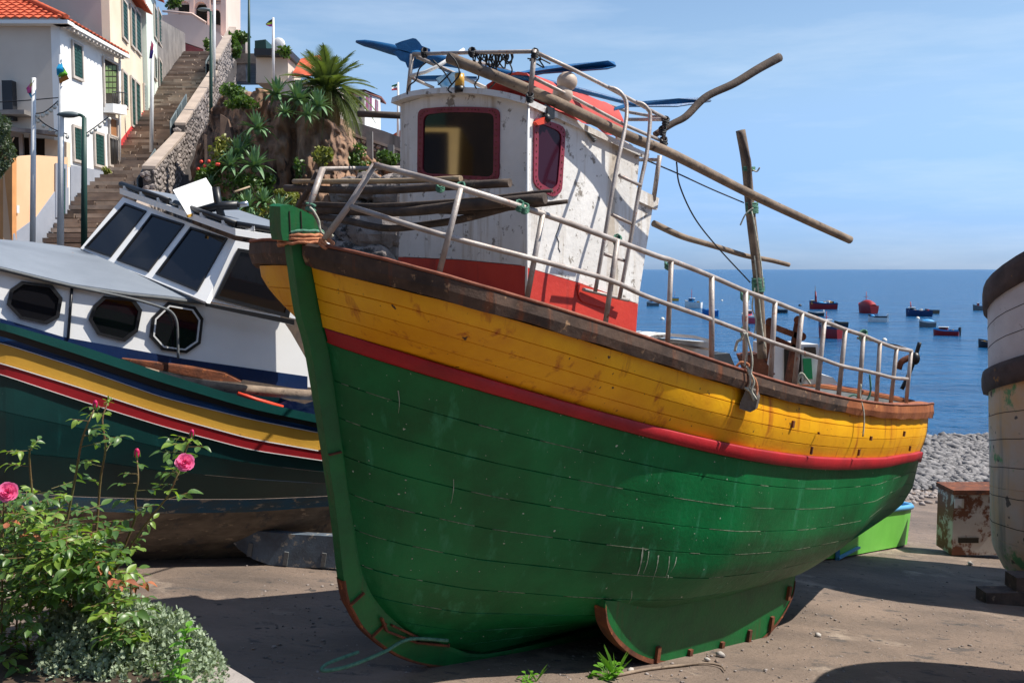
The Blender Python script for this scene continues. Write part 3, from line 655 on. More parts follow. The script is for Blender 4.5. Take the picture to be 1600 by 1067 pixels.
# stern deck gear -------------------------------------------------------------
MAST = thing('mast', 'weathered wooden mast standing on the aft deck, lashed with green and white rope', 'mast', at(1190, 560, 9.7))
pipe('mast_pole', [(1157, 204), (1166, 257), (1173, 336), (1182, 414), (1187, 480), (1191, 560)], 9.7, .046, 'wood', 10, MAST, 30)
pipe('splint', [(1157, 206), (1167, 240), (1171, 262), (1172, 330)], 9.62, .022, 'wood_d', 8, MAST, 20)
mb = MB()
for yy, k in ((262, 3), (318, 6), (324, 5), (436, 4), (442, 5), (448, 4)):
    for j in range(k):
        pts = [at(1170+(yy-260)*.08+9*math.cos(a), yy+j*2.2+random.uniform(-1, 1), 9.7-.075*math.sin(a)) for a in np.linspace(0, 6.28, 14)]
        mb.tube(pts, .009, 5, cap=False)
mb.build('lashing', K['rope_g'], MAST)
mb = MB()
for pts in (((1176, 266), (1182, 268), (1187, 262)), ((1176, 325), (1165, 335), (1157, 352)), ((1178, 400), (1184, 440), (1186, 470), (1190, 510), (1196, 545)), ((1174, 330), (1182, 370), (1188, 410), (1192, 450)), ((1180, 450), (1176, 480), (1182, 500), (1178, 530))):
    mb.tube(smooth_curve([at(x+random.uniform(-1, 1), y, 9.58) for x, y in pts], 16), .008, 5)
mb.build('lashing', K['rope_w'], MAST)
def polething(label, pts, Y, r, m, sm=0, tip=None, grp=None, name='wooden_pole', cat='pole'):
    P = PT(pts, Y); P = smooth_curve(P, sm) if sm else P
    mb = MB(); mb.tube(P, r if not tip else list(np.linspace(r, tip, len(P))), 10); return solo(mb, name, K[m], label, cat, group=grp)
polething('long thick silver-grey spar lying over the wheelhouse roof and pointing out to sea', [(702, 91), (836, 145), (977, 211), (1048, 240), (1166, 300), (1253, 341), (1328, 375)], [7.75, 7.4, 7.85, 8.1, 8.7, 9.1, 9.5], .044, 'wood', 40, .038)
polething('crooked grey branch rising to the right behind the wheelhouse roof rack', [(1023, 211), (1050, 194), (1072, 182), (1103, 152), (1147, 131), (1185, 108), (1218, 90)], [8.4, 8.45, 8.5, 8.6, 8.7, 8.8, 8.9], .026, 'wood_d', 40, .04)
polething('thin grey boom tied across the mast below the long spar', [(1021, 349), (1064, 369), (1100, 380), (1127, 388), (1166, 400), (1200, 406), (1233, 414)], [9.1, 9.3, 9.5, 9.6, 9.78, 9.9, 10.0], .030, 'wood', 30, .022)
polething('short dark pole poking out left of the wheelhouse below its roof', [(560, 178), (627, 181)], [9.0, 8.9], .03, 'wood_d')
BG = 'poles lying across the foredeck rails'
polething('pale bamboo cane, topmost of the poles lying across the foredeck', [(459, 284), (622, 283), (720, 279)], [7.9, 7.1, 6.62], .020, 'bamboo', 20, grp=BG)
polething('dark pole with a cut round end just under the bamboo cane', [(447, 294), (577, 298), (689, 292), (797, 286)], [8.0, 7.3, 6.75, 6.45], .029, 'wood_d', 20, grp=BG)
polething('dark pole crossing the foredeck whose tip overlaps the side window', [(467, 318), (577, 322), (717, 314), (863, 298)], [7.9, 7.3, 6.7, 6.35], .024, 'wood_d', 20, .012, grp=BG)
polething('thickest brown pole of the bundle across the foredeck', [(492, 327), (619, 331), (720, 322), (852, 310)], [7.8, 7.1, 6.65, 6.32], .036, 'wood_d', 20, grp=BG)
polething('thin grey stick ending furthest right in the foredeck bundle', [(560, 322), (720, 331), (800, 325), (887, 315)], [7.5, 6.75, 6.5, 6.4], .024, 'wood_d', 20, .014, grp=BG)
polething('lowest dark bent pole under the bundle across the foredeck', [(498, 339), (537, 344), (605, 357), (675, 350), (720, 343), (800, 322)], [7.8, 7.5, 7.2, 6.95, 6.75, 6.5], .026, 'wood_d', 30, grp=BG)
polething('short dark stick leaning behind the green stem head', [(462, 330), (480, 300), (497, 268)], [7.9, 7.8, 7.7], .022, 'wood_d')
# blue carved fish-shaped oar on the roof rack
OAR = thing('blue_oar', 'long blue pointed spar with carved fins on the wheelhouse roof rack', 'spar', at(700, 110, 8.3))
P = PT([(557, 65.5), (585, 71), (613, 78), (645, 86), (700, 97), (760, 109), (824, 122), (900, 140), (993, 164)], [8.7, 8.6, 8.5, 8.4, 8.2, 8.1, 8.0, 8.05, 8.2]); P = smooth_curve(P, 50)
mb = MB(); mb.tube(P, list(np.interp(np.linspace(0, 1, 50), [0, .06, .25, .45, .6, 1], [.012, .03, .045, .045, .032, .018])), 10); mb.build('shaft', K['blue'], OAR)
mb = MB(); mb.prism([at(x, y, 8.36) for x, y in ((617, 69), (627, 65), (638, 62), (645, 60), (650, 61), (655, 66), (659, 72), (672, 77), (672, 82), (656, 86), (640, 82), (622, 77))], (0, .03, 0)); mb.build('fin', K['blue'], OAR, fix=True)
mb = MB(); mb.prism([at(x, y, 8.36) for x, y in ((614, 82), (625, 94), (633, 97), (636, 105), (645, 108), (656, 105), (668, 96), (660, 88), (640, 84), (622, 79))], (0, .03, 0)); mb.build('fin', K['blue'], OAR, fix=True)
def plank_px(label, top, bot, Y, th, m):
    pts = top+bot[::-1]; n_ = len(top); Ys = list(np.linspace(Y[0], Y[1], n_)); Ys = Ys+Ys[::-1]
    mb = MB(); mb.prism([at(x, y, Ys[i]) for i, (x, y) in enumerate(pts)], (0, th, 0)); return solo(mb, 'board', K[m], label, 'board', fix=True)
plank_px('blue board sticking out over the roof rack, the upper of the two', [(790, 118), (850, 104), (950, 95), (960, 97)], [(790, 125), (850, 114), (950, 107), (963, 103)], (8.1, 8.6), .06, 'blue')
plank_px('blue board jutting right of the ladder top, the lower of the two', [(960, 168), (985, 160), (1060, 154), (1107, 152)], [(960, 172), (985, 166), (1060, 166), (1112, 158)], (8.2, 8.7), .06, 'blue')
plank_px('short blue board inside the front end of the roof rack', [(648, 119), (690, 118), (745, 120)], [(648, 125), (690, 125), (745, 123)], (8.3, 8.2), .08, 'blue')
mb = MB(); mb.prism([at(x, y, 8.15) for x, y in ((681, 123), (700, 114), (720, 112), (722, 130), (712, 136), (690, 134))], (0, .22, 0)); solo(mb, 'plastic_can', mat('faded_blue_plastic', srgb(50, 120, 170), srgb(160, 190, 205), .5, 9, bump=.2), 'faded blue plastic can lying on the wheelhouse roof', 'can', fix=True)
mb = MB(); c = at(718, 126, 7.75); mb.tube([c-np.array([0, 0, .045]), c+np.array([0, 0, .05])], .037, 12); YL_ = thing('lamp', 'small yellow lamp with black base on the wheelhouse roof', 'lamp', c-np.array([0, 0, .09])); mb.build('lens', mat('amber_lens', srgb(205, 160, 70), None, .3, bump=0), YL_)
mb = MB(); mb.tube([c-np.array([0, 0, .09]), c-np.array([0, 0, .045])], .04, 12); mb.build('base', K['black'], YL_)
mb = MB(); mb.tube(PT([(641, 119), (665, 113), (684, 104), (725, 78)], [8.15, 8.1, 8.1, 8.2]), .016, 8); solo(mb, 'white_rod', K['white'], 'white plastic rod leaning across the front of the roof rack', 'rod')
K['float'] = mat('float_plastic', srgb(196, 178, 160), srgb(160, 140, 124), .55, 8, bump=.2)
for x, y, lab in ((886, 128, 'beige net float hanging from the roof rack, the upper one'), (879, 148, 'beige net float under the other one, beside the red canvas')):
    mb = MB(); mb.ball(at(x, y, 7.55), .078, 14, 8, (1, .8, .95)); solo(mb, 'float', K['float'], lab, 'float')
# canvas dinghy cover on the roof
top = [(836, 119), (870, 128), (905, 142), (945, 156), (974, 168)]; bot = [(832, 150), (880, 176), (920, 195), (955, 212), (975, 224)]
rows = []
for j in range(9):
    t = j/8; a = math.pi*t; r = []
    for i in range(24):
        u_ = i/23; tx = np.interp(u_, np.linspace(0, 1, 5), [p[0] for p in top]); ty = np.interp(u_, np.linspace(0, 1, 5), [p[1] for p in top]); bx = np.interp(u_, np.linspace(0, 1, 5), [p[0] for p in bot]); by = np.interp(u_, np.linspace(0, 1, 5), [p[1] for p in bot])
        Y0 = 7.65+.95*u_; k = math.sin(a); depth = (1-math.cos(a))/2*.8
        B = at(bx, by, Y0); T = at(tx, ty, Y0+.4); hh = T[2]-B[2]
        r.append(B+np.array([(T[0]-B[0])*k-.55*depth, .7*depth, hh*k**.7+.012*math.sin(i*1.1+j)]))
    rows.append(r)
mb = MB(); mb.sheet(rows); solo(mb, 'canvas_cover', K['canvas'], 'faded red canvas cover humped on the wheelhouse roof', 'canvas cover')
# cables and loops of black cord
for pts, Y, lab in (([(1013, 252), (1060, 272), (1110, 295), (1162, 317)], [8.4, 8.8, 9.3, 9.65], 'dark stay rope from the rack to the lashing on the mast'), ([(1057, 254), (1062, 290), (1085, 340), (1120, 385), (1172, 441)], [8.2, 8.5, 8.9, 9.3, 9.65], 'slack dark rope curving down from the long spar to the mast')):
    mb = MB(); mb.tube(smooth_curve(PT(pts, Y), 24), .007, 5); solo(mb, 'rope', K['cable'], lab, 'rope')
mb = MB()
for i in range(16):
    x = 742+i*3.6+random.uniform(-2, 2); d = random.uniform(8, 26)
    mb.tube(smooth_curve(PT([(x, 80), (x-4, 84+d*.5), (x+random.uniform(-3, 6), 84+d), (x+6, 84+d*.4), (x+3, 79)], 7.68-(x-742)*.003), 14), .006, 5)
for pts in (((701, 84), (712, 96), (718, 115), (710, 128), (700, 140), (706, 146)), ((740, 98), (748, 120), (742, 135), (760, 150)), ((770, 92), (778, 120), (764, 140), (757, 146)), ((668, 96), (655, 108), (650, 125), (640, 134), (636, 148)), ((676, 94), (690, 108), (700, 122), (706, 133)), ((795, 96), (800, 112), (788, 124)), ((838, 100), (850, 106), (842, 92), (860, 100)), ((824, 92), (845, 94), (836, 82), (828, 96)), ((706, 112), (690, 128), (684, 133))):
    mb.tube(smooth_curve(PT(pts, 7.62), 16), .006, 5)
solo(mb, 'cord', K['cable'], 'tangle of black cord looped over the front roof rail', 'cord')
mb = MB()
for x, y in ((663, 83), (738, 82.5), (836, 84), (828, 153), (1040, 190), (1037, 222), (1035, 205)):
    Y = 8.1 if x < 700 else (7.68 if x < 800 else (7.24 if x < 900 else 8.27))
    for k in range(4): mb.tube([at(x+5*math.cos(a)+random.uniform(-1, 1), y+k*2.5-4+4*math.sin(a), Y-.03*math.sin(a)) for a in np.linspace(0, 6.3, 9)], .007, 5, cap=False)
o = mb.build('lashing', K['cable'], BOAT); o['kind'] = 'stuff'
mb = MB()
for x, y, Y in ((720, 293, 6.55), (688, 292, 6.6), (812, 322, 6.3), (820, 326, 6.3), (965, 376, 7.1), (1045, 414, 7.75), (1349, 524, 12.0), (1164, 462, 9.3), (1164, 519, 9.3)):
    for k in range(4): mb.tube([at(x+6*math.cos(a), y+k*2.5-4+5*math.sin(a)+random.uniform(-1, 1), Y-.035*math.sin(a)) for a in np.linspace(0, 6.3, 9)], .007 if Y < 8 else .012, 5, cap=False)
o = mb.build('lashing', K['rope_g'], BOAT); o['kind'] = 'stuff'
# hanging stone weight and its ropes
hp_ = hullpt(1170, 630, .10); Yw = hp_[1]-.12
mb = MB(); mb.prism([at(x, y, Yw) for x, y in ((1167, 605), (1180, 612), (1184, 622), (1180, 640), (1172, 644), (1155, 638), (1156, 630))], (.05, .12, 0)); solo(mb, 'stone_weight', mat('grey_concrete_block', srgb(92, 84, 78), srgb(70, 64, 60), .9, 9, bump=.6), 'grey stone weight hanging by rope over the yellow planking', 'weight', fix=True)
mb = MB()
for pts in (((1166, 572), (1172, 590), (1170, 606), (1163, 606), (1172, 612), (1178, 626)), ((1168, 574), (1178, 596), (1174, 610), (1182, 624)), ((1163, 520), (1166, 548), (1163, 572)), ((1166, 520), (1175, 560), (1172, 590))):
    mb.tube(smooth_curve(PT(pts, Yw-.02), 20), .009, 5)
solo(mb, 'rope', K['rope_w'], 'pale rope holding the stone weight on the guard rail', 'rope')
mb = MB(); mb.tube(smooth_curve(PT(((1150, 573), (1158, 566), (1170, 570), (1160, 578), (1150, 574), (1165, 580), (1178, 590), (1183, 606), (1180, 622)), Yw+.02), 40), .011, 6); solo(mb, 'rope', K['rope_o'], 'orange rope coiled at the gunwale above the stone weight', 'rope')
mb = MB(); mb.tube(smooth_curve(PT(((1163, 519), (1158, 530), (1152, 534), (1148, 549)), Yw), 16), .012, 5); mb.tube(smooth_curve(PT(((1345, 600), (1344, 620), (1349, 640), (1350, 660), (1348, 682)), hullpt(1348, 660)[1]-.08), 16), .008, 5); mb.build('mooring_rope', K['rope_w'], BOAT)
mb = MB(); mb.tube(smooth_curve([at(x, y, Y) for x, y, Y in ((700, 1000, 7.6), (640, 998, 7.45), (600, 1018, 7.25), (545, 1040, 7.0), (505, 1047, 6.9), (512, 1036, 7.0), (560, 1018, 7.2))], 40), .014, 6)
solo(mb, 'rope', K['rope_g'], 'pale green rope trailing from the forefoot onto the ground', 'rope')
# low white hatch house, winch arms, grey crate on the aft deck
def bx(name, m, pts, dv, par, label=None):
    mb = MB(); mb.prism(pts, dv); return mb.build(name, K[m], par, fix=True)
HH = thing('deck_hatch', 'low white deck hatch with curved roof behind the wheelhouse', 'hatch', at(1060, 560, 9.5))
bx('hatch_side', 'white', [at(x, y, 9.3) for x, y in ((1008, 532), (1108, 534), (1110, 580), (1008, 570))], (-.5, .8, 0), HH)
mb = MB(); mb.sheet([[at(x, y, Y)+np.array([-k*.5, k*.8, 0]) for x, y, Y in ((1000, 531, 9.2), (1020, 524, 9.2), (1050, 521, 9.2), (1085, 524, 9.2), (1112, 531, 9.2))] for k in (0, 1)]); mb.sheet([[at(x, y+d, 9.2) for x, y in ((1000, 531), (1020, 524), (1050, 521), (1085, 524), (1112, 531))] for d in (0, 5)], smooth=False); mb.build('hatch_roof', K['white_cabin'], HH)
mb = MB(); mb.bar(at(1052, 537, 9.1), at(1096, 544, 9.2), .25, .02); mb.build('hatch_board', K['wood'], HH)
mb = MB(); mb.prism([at(x, y, 9.6) for x, y in ((1116, 553), (1140, 552), (1150, 575), (1118, 572))], (-.15, .4, 0)); solo(mb, 'crate', K['inner'], 'grey plastic crate on the aft deck left of the mast', 'crate', fix=True)
WN = thing('winch_frame', 'rusty steel winch frame with crossed arms on the aft deck', 'winch', at(1210, 600, 10.4))
for a, b, wd in (((1203, 505), (1190, 580), .07), ((1248, 505), (1232, 600), .08), ((1212, 512), (1254, 528), .06), ((1212, 530), (1243, 544), .06), ((1180, 568), (1204, 590), .12)):
    mb = MB(); mb.bar(at(*a, 10.4), at(*b, 10.4), wd, .06, up=(0, 1, 0)); mb.build('arm', K['rust'], WN)
mb = MB(); mb.prism([at(x, y, 10.3) for x, y in ((1160, 556), (1185, 552), (1204, 575), (1204, 594), (1170, 582))], (0, .3, 0)); mb.build('base_plate', K['rust'], WN, fix=True)
for x, y in ((1203, 503), (1253, 526), (1247, 500)):
    mb = MB(); mb.tube([at(x, y, 10.3), at(x, y, 10.5)], .045, 10); mb.build('pivot', K['rust'], WN)
K['gpaint'] = mat('bright_green_door_paint', srgb(30, 150, 90), None, .5, bump=.1)
DB = thing('wheelhouse_locker', 'small white locker with green door standing on the stern deck', 'locker', at(1240, 595, 11.2))
bx('locker_body', 'white', [at(x, y, 11.2) for x, y in ((1207, 538), (1279, 538), (1283, 600), (1207, 600))], (-.1, .5, 0), DB)
bx('green_door', 'gpaint', [at(x, y, 11.19) for x, y in ((1254, 560), (1267, 560), (1269, 592), (1256, 592))], (0, -.02, 0), DB)
bx('doorway', 'dark', [at(x, y, 11.19) for x, y in ((1225, 545), (1252, 545), (1252, 598), (1225, 598))], (0, -.012, 0), DB)
bx('window', 'glass', [at(x, y, 11.19) for x, y in ((1256, 542), (1274, 542), (1275, 556), (1256, 556))], (0, -.015, 0), DB)
mb = MB(); mb.prism([at(x, y, 11.1) for x, y in ((1284, 585), (1302, 590), (1310, 600), (1284, 600))], (0, .8, 0)); mb.build('white_coaming', K['white'], DB, fix=True)
mb = MB(); mb.tube(smooth_curve(PT(((1246, 590), (1252, 583), (1258, 590), (1252, 600), (1247, 594), (1254, 586), (1262, 594), (1266, 600)), 10.9), 40), .013, 6); solo(mb, 'rope', K['rope_w'], 'coil of white rope by the green door on the stern', 'rope')
mb = MB(); mb.tube(smooth_curve(PT(((1322, 622), (1335, 617), (1352, 626), (1360, 612), (1359, 585)), 12.3), 30), .012, 6); solo(mb, 'rope', K['rope_g'], 'turquoise rope draped over the stern deck', 'rope')
AN = thing('anchor', 'small black anchor leaning outside the stern guard rail', 'anchor', at(1425, 600, 14.0))
for pts, r in (([(1437, 535), (1430, 558), (1420, 585), (1409, 608)], .03), ([(1404, 577), (1408, 566), (1418, 560), (1430, 556)], .045)):
    mb = MB(); mb.tube(smooth_curve(PT(pts, 14.0), 14), r, 8); mb.build('shank' if r < .04 else 'arm', K['black'] if r < .04 else K['rust'], AN)
mb = MB(); mb.ball(at(1430, 560, 13.95), .07, 8, 6, (1, 1, 1.3)); mb.build('stock', K['black'], AN)
# rusty patch and stains of the starboard bow
mb = MB(); 
# ---------------------------------------------------------------- left boat (cabin cruiser)
K['dkgreen'] = mat('dark_green_hull_paint', srgb(4, 58, 56), srgb(3, 44, 46), .38, 1.4, bump=.15, streak=(srgb(16, 74, 72), .62, 6), spots=(srgb(90, 110, 106), .80, 20))
K['navy'] = mat('navy_paint', srgb(10, 40, 84), srgb(8, 30, 66), .4, 2, bump=.15)
K['royal'] = mat('royal_blue_paint', srgb(10, 74, 134), srgb(8, 58, 112), .4, 2, bump=.15)
K['teal'] = mat('teal_paint', srgb(8, 72, 68), srgb(5, 58, 56), .4, 2, bump=.15, wear=(srgb(150, 160, 150), .70, 12))
K['ochre'] = mat('ochre_paint', srgb(206, 160, 62), srgb(190, 144, 50), .45, 1.5, bump=.15, spots=(srgb(120, 80, 40), .78, 12))
K['redb'] = mat('dark_red_paint', srgb(158, 26, 34), srgb(138, 20, 30), .45, 2, bump=.15)
K['scum'] = mat('fouled_waterline', srgb(34, 84, 110), srgb(70, 80, 80), .8, 3, (1, 1, 3), .5, wear=(srgb(150, 140, 124), .58, 5))
K['antifoul'] = mat('fouled_bottom', srgb(124, 114, 103), srgb(74, 68, 63), .9, 2.5, (1, 1, 3), .7, 20, wear=(srgb(156, 142, 124), .60, 6), streak=(srgb(52, 62, 74), .55, 4))
K['bluegrey'] = mat('worn_blue_timber', srgb(92, 108, 124), srgb(70, 76, 84), .85, 4, bump=.5, wear=(srgb(150, 144, 134), .58, 8))
K['roofgrey'] = mat('grey_deck_covering', srgb(120, 128, 138), srgb(104, 112, 122), .75, 1.3, bump=.3, wear=(srgb(70, 68, 68), .70, 5), spots=(srgb(130, 90, 60), .78, 8))
def YLb(x): return 9.3+x/500*1.7
ND = unit(at(500, 500, YLb(500))-at(0, 500, YLb(0))); ND[2] = 0; ND = unit(ND); NN = np.array([ND[1], -ND[0], 0])   # NN towards the camera side
LX = [-260, -180, -100, 0, 120, 255, 390, 508, 560]
RP = {
 'a': [470, 479, 488, 503, 538, 583, 624, 651, 660], 'b': [480, 489, 498, 514, 553, 598, 638, 663, 672], 'c': [490, 499, 508, 524, 564, 609, 646, 671, 680],
 'd': [503, 511, 519, 535, 573.5, 621, 654.5, 678, 687], 'e': [525, 534, 545, 567, 604, 648, 685, 706, 714], 'f': [536, 548, 560, 584, 624, 666, 702, 720, 727],
 'g': [600, 610, 620, 642, 668, 700, 724, 738, 742], 'h': [680, 690, 700, 705, 716, 736, 748, 756, 758], 'i': [745, 752, 760, 768, 776, 780, 780, 776, 774],
 'j': [765, 772, 780, 790, 798, 802, 800, 792, 790], 'k': [840, 845, 850, 850, 852, 852, 846, 832, 828], 'l': [930, 930, 930, 925, 918, 905, 892, 884, 880]}
OFFN = dict(a=0, b=0, c=.01, d=.02, e=.03, f=.04, g=.06, h=.12, i=.24, j=.28, k=.65, l=1.25)
ENT = [-1.15, -.62, -.26, 0, 0, 0, 0, -.02, -.1]
def lrow(k, out=0, dy=0):
    xs = np.linspace(-260, 560, 62); r = []
    for x in xs:
        y = interp(list(zip(LX, RP[k])), x) if False else float(np.interp(x, LX, RP[k]))
        P = at(x, y+dy, YLb(x)+OFFN[k]); e = float(np.interp(x, LX, ENT)); P = P+NN*out+NN*e
        r.append(P)
    return r
def smr(r, n=3):
    a = np.array(r)
    for _ in range(n): a[1:-1] = (a[:-2]+2*a[1:-1]+a[2:])/4
    return list(a)
CRU = thing('cabin_boat', 'dark green cabin boat with white cabin and yellow, red and blue stripes, beached at left', 'boat', at(250, 900, 11))
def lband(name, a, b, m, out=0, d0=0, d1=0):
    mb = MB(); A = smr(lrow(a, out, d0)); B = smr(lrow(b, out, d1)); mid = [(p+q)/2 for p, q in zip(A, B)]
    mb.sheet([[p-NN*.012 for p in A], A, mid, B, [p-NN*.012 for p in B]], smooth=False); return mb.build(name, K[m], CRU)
lband('top_rail', 'a', 'b', 'teal', .05); lband('rail_black_strip', 'b', 'c', 'black', .03); lband('stripe', 'c', 'd', 'royal'); lband('stripe', 'd', 'e', 'ochre', 0, 1); lband('stripe', 'e', 'f', 'redb', .02)  # black line of paint below the teal rail
lband('stripe_edging', 'd', 'd', 'white', .012, -.5, .6); lband('stripe_edging', 'e', 'e', 'white', .028, -.8, .6); lband('stripe_edging', 'f', 'f', 'white', .026, -.4, .7)
lband('hull_plank', 'f', 'g', 'dkgreen', 0, 1, -.4); lband('hull_plank', 'g', 'h', 'dkgreen', 0, .4, -.4); lband('hull_plank', 'h', 'i', 'dkgreen', 0, .4, -.4); lband('hull_plank', 'i', 'j', 'scum', 0, .4, 0)
lband('hull_bottom', 'j', 'k', 'antifoul'); lband('hull_bottom', 'k', 'l', 'antifoul')
BW_ = 2.7
mb = MB(); cen = [lrow(k) for k in 'abcdefghij']
mir = []
for r in cen:
    q = []
    for i, p in enumerate(r):
        x = -260+820*i/61; e = float(np.interp(x, LX, ENT)); q.append(p-NN*(BW_+2*e))
    mir.append(q)
mb.sheet(mir); mb.build('far_side', K['dkgreen'], CRU)
mb = MB(); A = lrow('a'); mb.sheet([[p-np.array([0, 0, .18]) for p in A], [p-np.array([0, 0, .18]) for p in mir[0]]]); mb.build('side_deck', K['navy'], CRU)
mb = MB(); mb.sheet([lrow('l'), [p-NN*1.0+np.array([0, 0, -.1]) for p in lrow('l')]]); mb.sheet([[r[-1] for r in cen], [r[-1] for r in mir]]); mb.build('transom', K['navy'], CRU)
# bilge keel of the left boat
mb = MB(); Yk = 11.2; mb.prism([at(x, y, Yk) for x, y in ((350, 826), (357, 840), (372, 857), (395, 873), (420, 882), (455, 886), (530, 887), (580, 884), (580, 838), (530, 838), (450, 834), (390, 828))], (.0, .12, 0)); mb.build('bilge_keel', K['bluegrey'], CRU, fix=True)
for x, y in ((390, 858), (446, 872), (505, 874)):
    mb = MB(); mb.bar(at(x+2, y-10, Yk-.01), at(x-1, y+11, Yk-.01), .05, .02, up=(0, 1, 0)); mb.build('keel_strap', K['inner'], CRU)
# timbers under it
# cabin
CY = lambda x: YLb(x)+.34
cw = lambda x, y, o=0: onplane(x, y, at(0, 460, CY(0)), NN)+NN*o
mb = MB(); mb.prism([cw(-200, 372), cw(-100, 394), cw(0, 420), cw(111, 447), cw(200, 461), cw(319, 472), cw(400, 486), cw(436, 492), cw(455, 520), cw(478, 560), cw(500, 606), cw(472, 604), cw(290, 570), cw(101, 534), cw(0, 506), cw(-200, 480)], -NN*.05); mb.build('cabin_side', K['white_clean'], CRU, fix=True)
mb = MB(); mb.prism([cw(0, 497, .01), cw(101, 527, .01), cw(290, 561, .01), cw(480, 588, .01), cw(480, 610, .01), cw(290, 578, .01), cw(101, 545, .01), cw(0, 515, .01)], -NN*.03); mb.build('cabin_skirt', K['navy'], CRU, fix=True)
near = [cw(x, y, .03) for x, y in ((-200, 368), (-100, 390), (0, 416), (111, 443), (200, 456), (260, 462), (322, 470))]
farp = [at(x, y, Y) for x, y, Y in ((-200, 366, 10.8), (-100, 369, 11.1), (0, 374, 11.4), (50, 378, 11.6), (90, 383, 11.7), (125, 388, 11.7), (128, 390, 11.6))]
mb = MB(); rows = []
for j in range(9):
    t = j/8; rows.append([a+(b-a)*t+np.array([0, 0, .10*math.sin(math.pi*t)*(1-i/6)]) for i, (a, b) in enumerate(zip(near, farp))])
mb.sheet(rows); mb.sheet([near, [p-np.array([0, 0, .045]) for p in near]], smooth=False); mb.build('coachroof', K['roofgrey'], CRU)
mb = MB(); mb.tube([p+NN*.012-np.array([0, 0, .03]) for p in near], .02, 6); mb.build('roof_edging', K['inner'], CRU)
for pts in (((0, 388), (40, 392), (80, 402), (130, 415), (190, 438), (262, 455)),):
    mb = MB()
    for a, b in zip(pts[:-1], pts[1:]):
        pass
O1 = [[(100, 472), (240, 490), (288, 550), (272, 640), (215, 672), (90, 645), (30, 580), (45, 510)], [(480, 540), (620, 555), (655, 605), (635, 705), (575, 752), (450, 720), (408, 650), (430, 585)], [(775, 568), (900, 590), (938, 645), (925, 760), (860, 805), (745, 790), (690, 730), (700, 640)]]
for k, o in enumerate(O1):
    o = [(x/2.963, 280+y/2.963) for x, y in o]; cx = sum(p[0] for p in o)/8; cy = sum(p[1] for p in o)/8
    sc_ = lambda s_: [(cx+(x-cx)*s_, cy+(y-cy)*s_) for x, y in o]
    mb = MB(); mb.ring([cw(x, y, .0) for x, y in o], [cw(x, y, .0) for x, y in sc_(.86)], NN*.035); f = mb.build('cabin_window', K['black'], CRU, fix=True)
    mb = MB(); mb.add([cw(x, y, .012) for x, y in sc_(.87)], [tuple(range(8))]); mb.build('pane', K['glass'], f)
    if k == 2: mb = MB(); mb.ring([cw(x, y, .02) for x, y in sc_(.88)], [cw(x, y, .02) for x, y in sc_(.82)], NN*.02); mb.build('inner_frame', K['white'], f, fix=True)
mb = MB(); mb.tube([cw(112, 448, .02), cw(106, 529, .02)], .014, 6); mb.build('door_seam', K['black'], CRU)
mb = MB(); mb.tube(smooth_curve([cw(x, y, .12) for x, y in ((-60, 404), (0, 420), (105, 446), (200, 466), (248, 480), (263, 487), (271, 500), (273, 520), (274, 559))], 50), .014, 8); mb.build('hand_rail', K['inner'], CRU)
# windscreen
WA = [at(128, 391, 11.7), at(322, 470, 9.98+.42), at(366, 378, 10.75), at(192, 310, 12.1)]
WN_ = unit(np.cross(WA[1]-WA[0], WA[3]-WA[0])); WN_ = WN_ if WN_[1] < 0 else -WN_
wp = lambda x, y, o=0: onplane(x, y, WA[0], WN_)+WN_*o
mb = MB(); mb.prism([wp(124, 390), wp(322, 472), wp(368, 376), wp(192, 308)], -WN_*.06); mb.build('windscreen_frame', K['white_clean'], CRU, fix=True)
for qd in (((196, 320), (228, 332), (174, 401), (135, 387)), ((238, 337), (287, 352.5), (233, 424), (185, 406.5)), ((299, 357.6), (354, 374.5), (309, 454), (246, 428.5))):
    cx = sum(p[0] for p in qd)/4; cy = sum(p[1] for p in qd)/4
    mb = MB(); mb.ring([wp(cx+(x-cx)*1.04, cy+(y-cy)*1.04, .002) for x, y in qd], [wp(cx+(x-cx)*.97, cy+(y-cy)*.97, .002) for x, y in qd], WN_*.018); f = mb.build('windscreen', K['black'], CRU, fix=True)
    mb = MB(); mb.add([wp(x, y, .006) for x, y in qd], [(0, 1, 2, 3)]); mb.build('pane', K['glass'], f)
# side of the wheelhouse, right of the screen
sp_ = lambda x, y, o=0: at(x, y, 10.45+(x-322)/500*1.7)+NN*o
mb = MB(); mb.prism([sp_(325, 470), sp_(368, 376), sp_(500, 398), sp_(500, 506)], -NN*.05); mb.build('wheelhouse_side', K['white_clean'], CRU, fix=True)
mb = MB(); mb.ring([sp_(371, 388, .01), sp_(470, 404, .01), sp_(450, 497, .01), sp_(334, 466, .01)], [sp_(375, 394, .01), sp_(464, 409, .01), sp_(444, 489, .01), sp_(341, 462, .01)], NN*.02); f = mb.build('side_screen', K['black'], CRU, fix=True)
mb = MB(); mb.add([sp_(375, 394, .015), sp_(464, 409, .015), sp_(444, 489, .015), sp_(341, 462, .015)], [(0, 1, 2, 3)]); mb.build('pane', K['glass'], f)
mb = MB(); mb.prism([at(325, 474, 10.28), at(460, 500, 10.7), at(460, 508, 10.7), at(325, 479, 10.28)], -NN*.1); mb.build('trim', K['black'], CRU, fix=True)
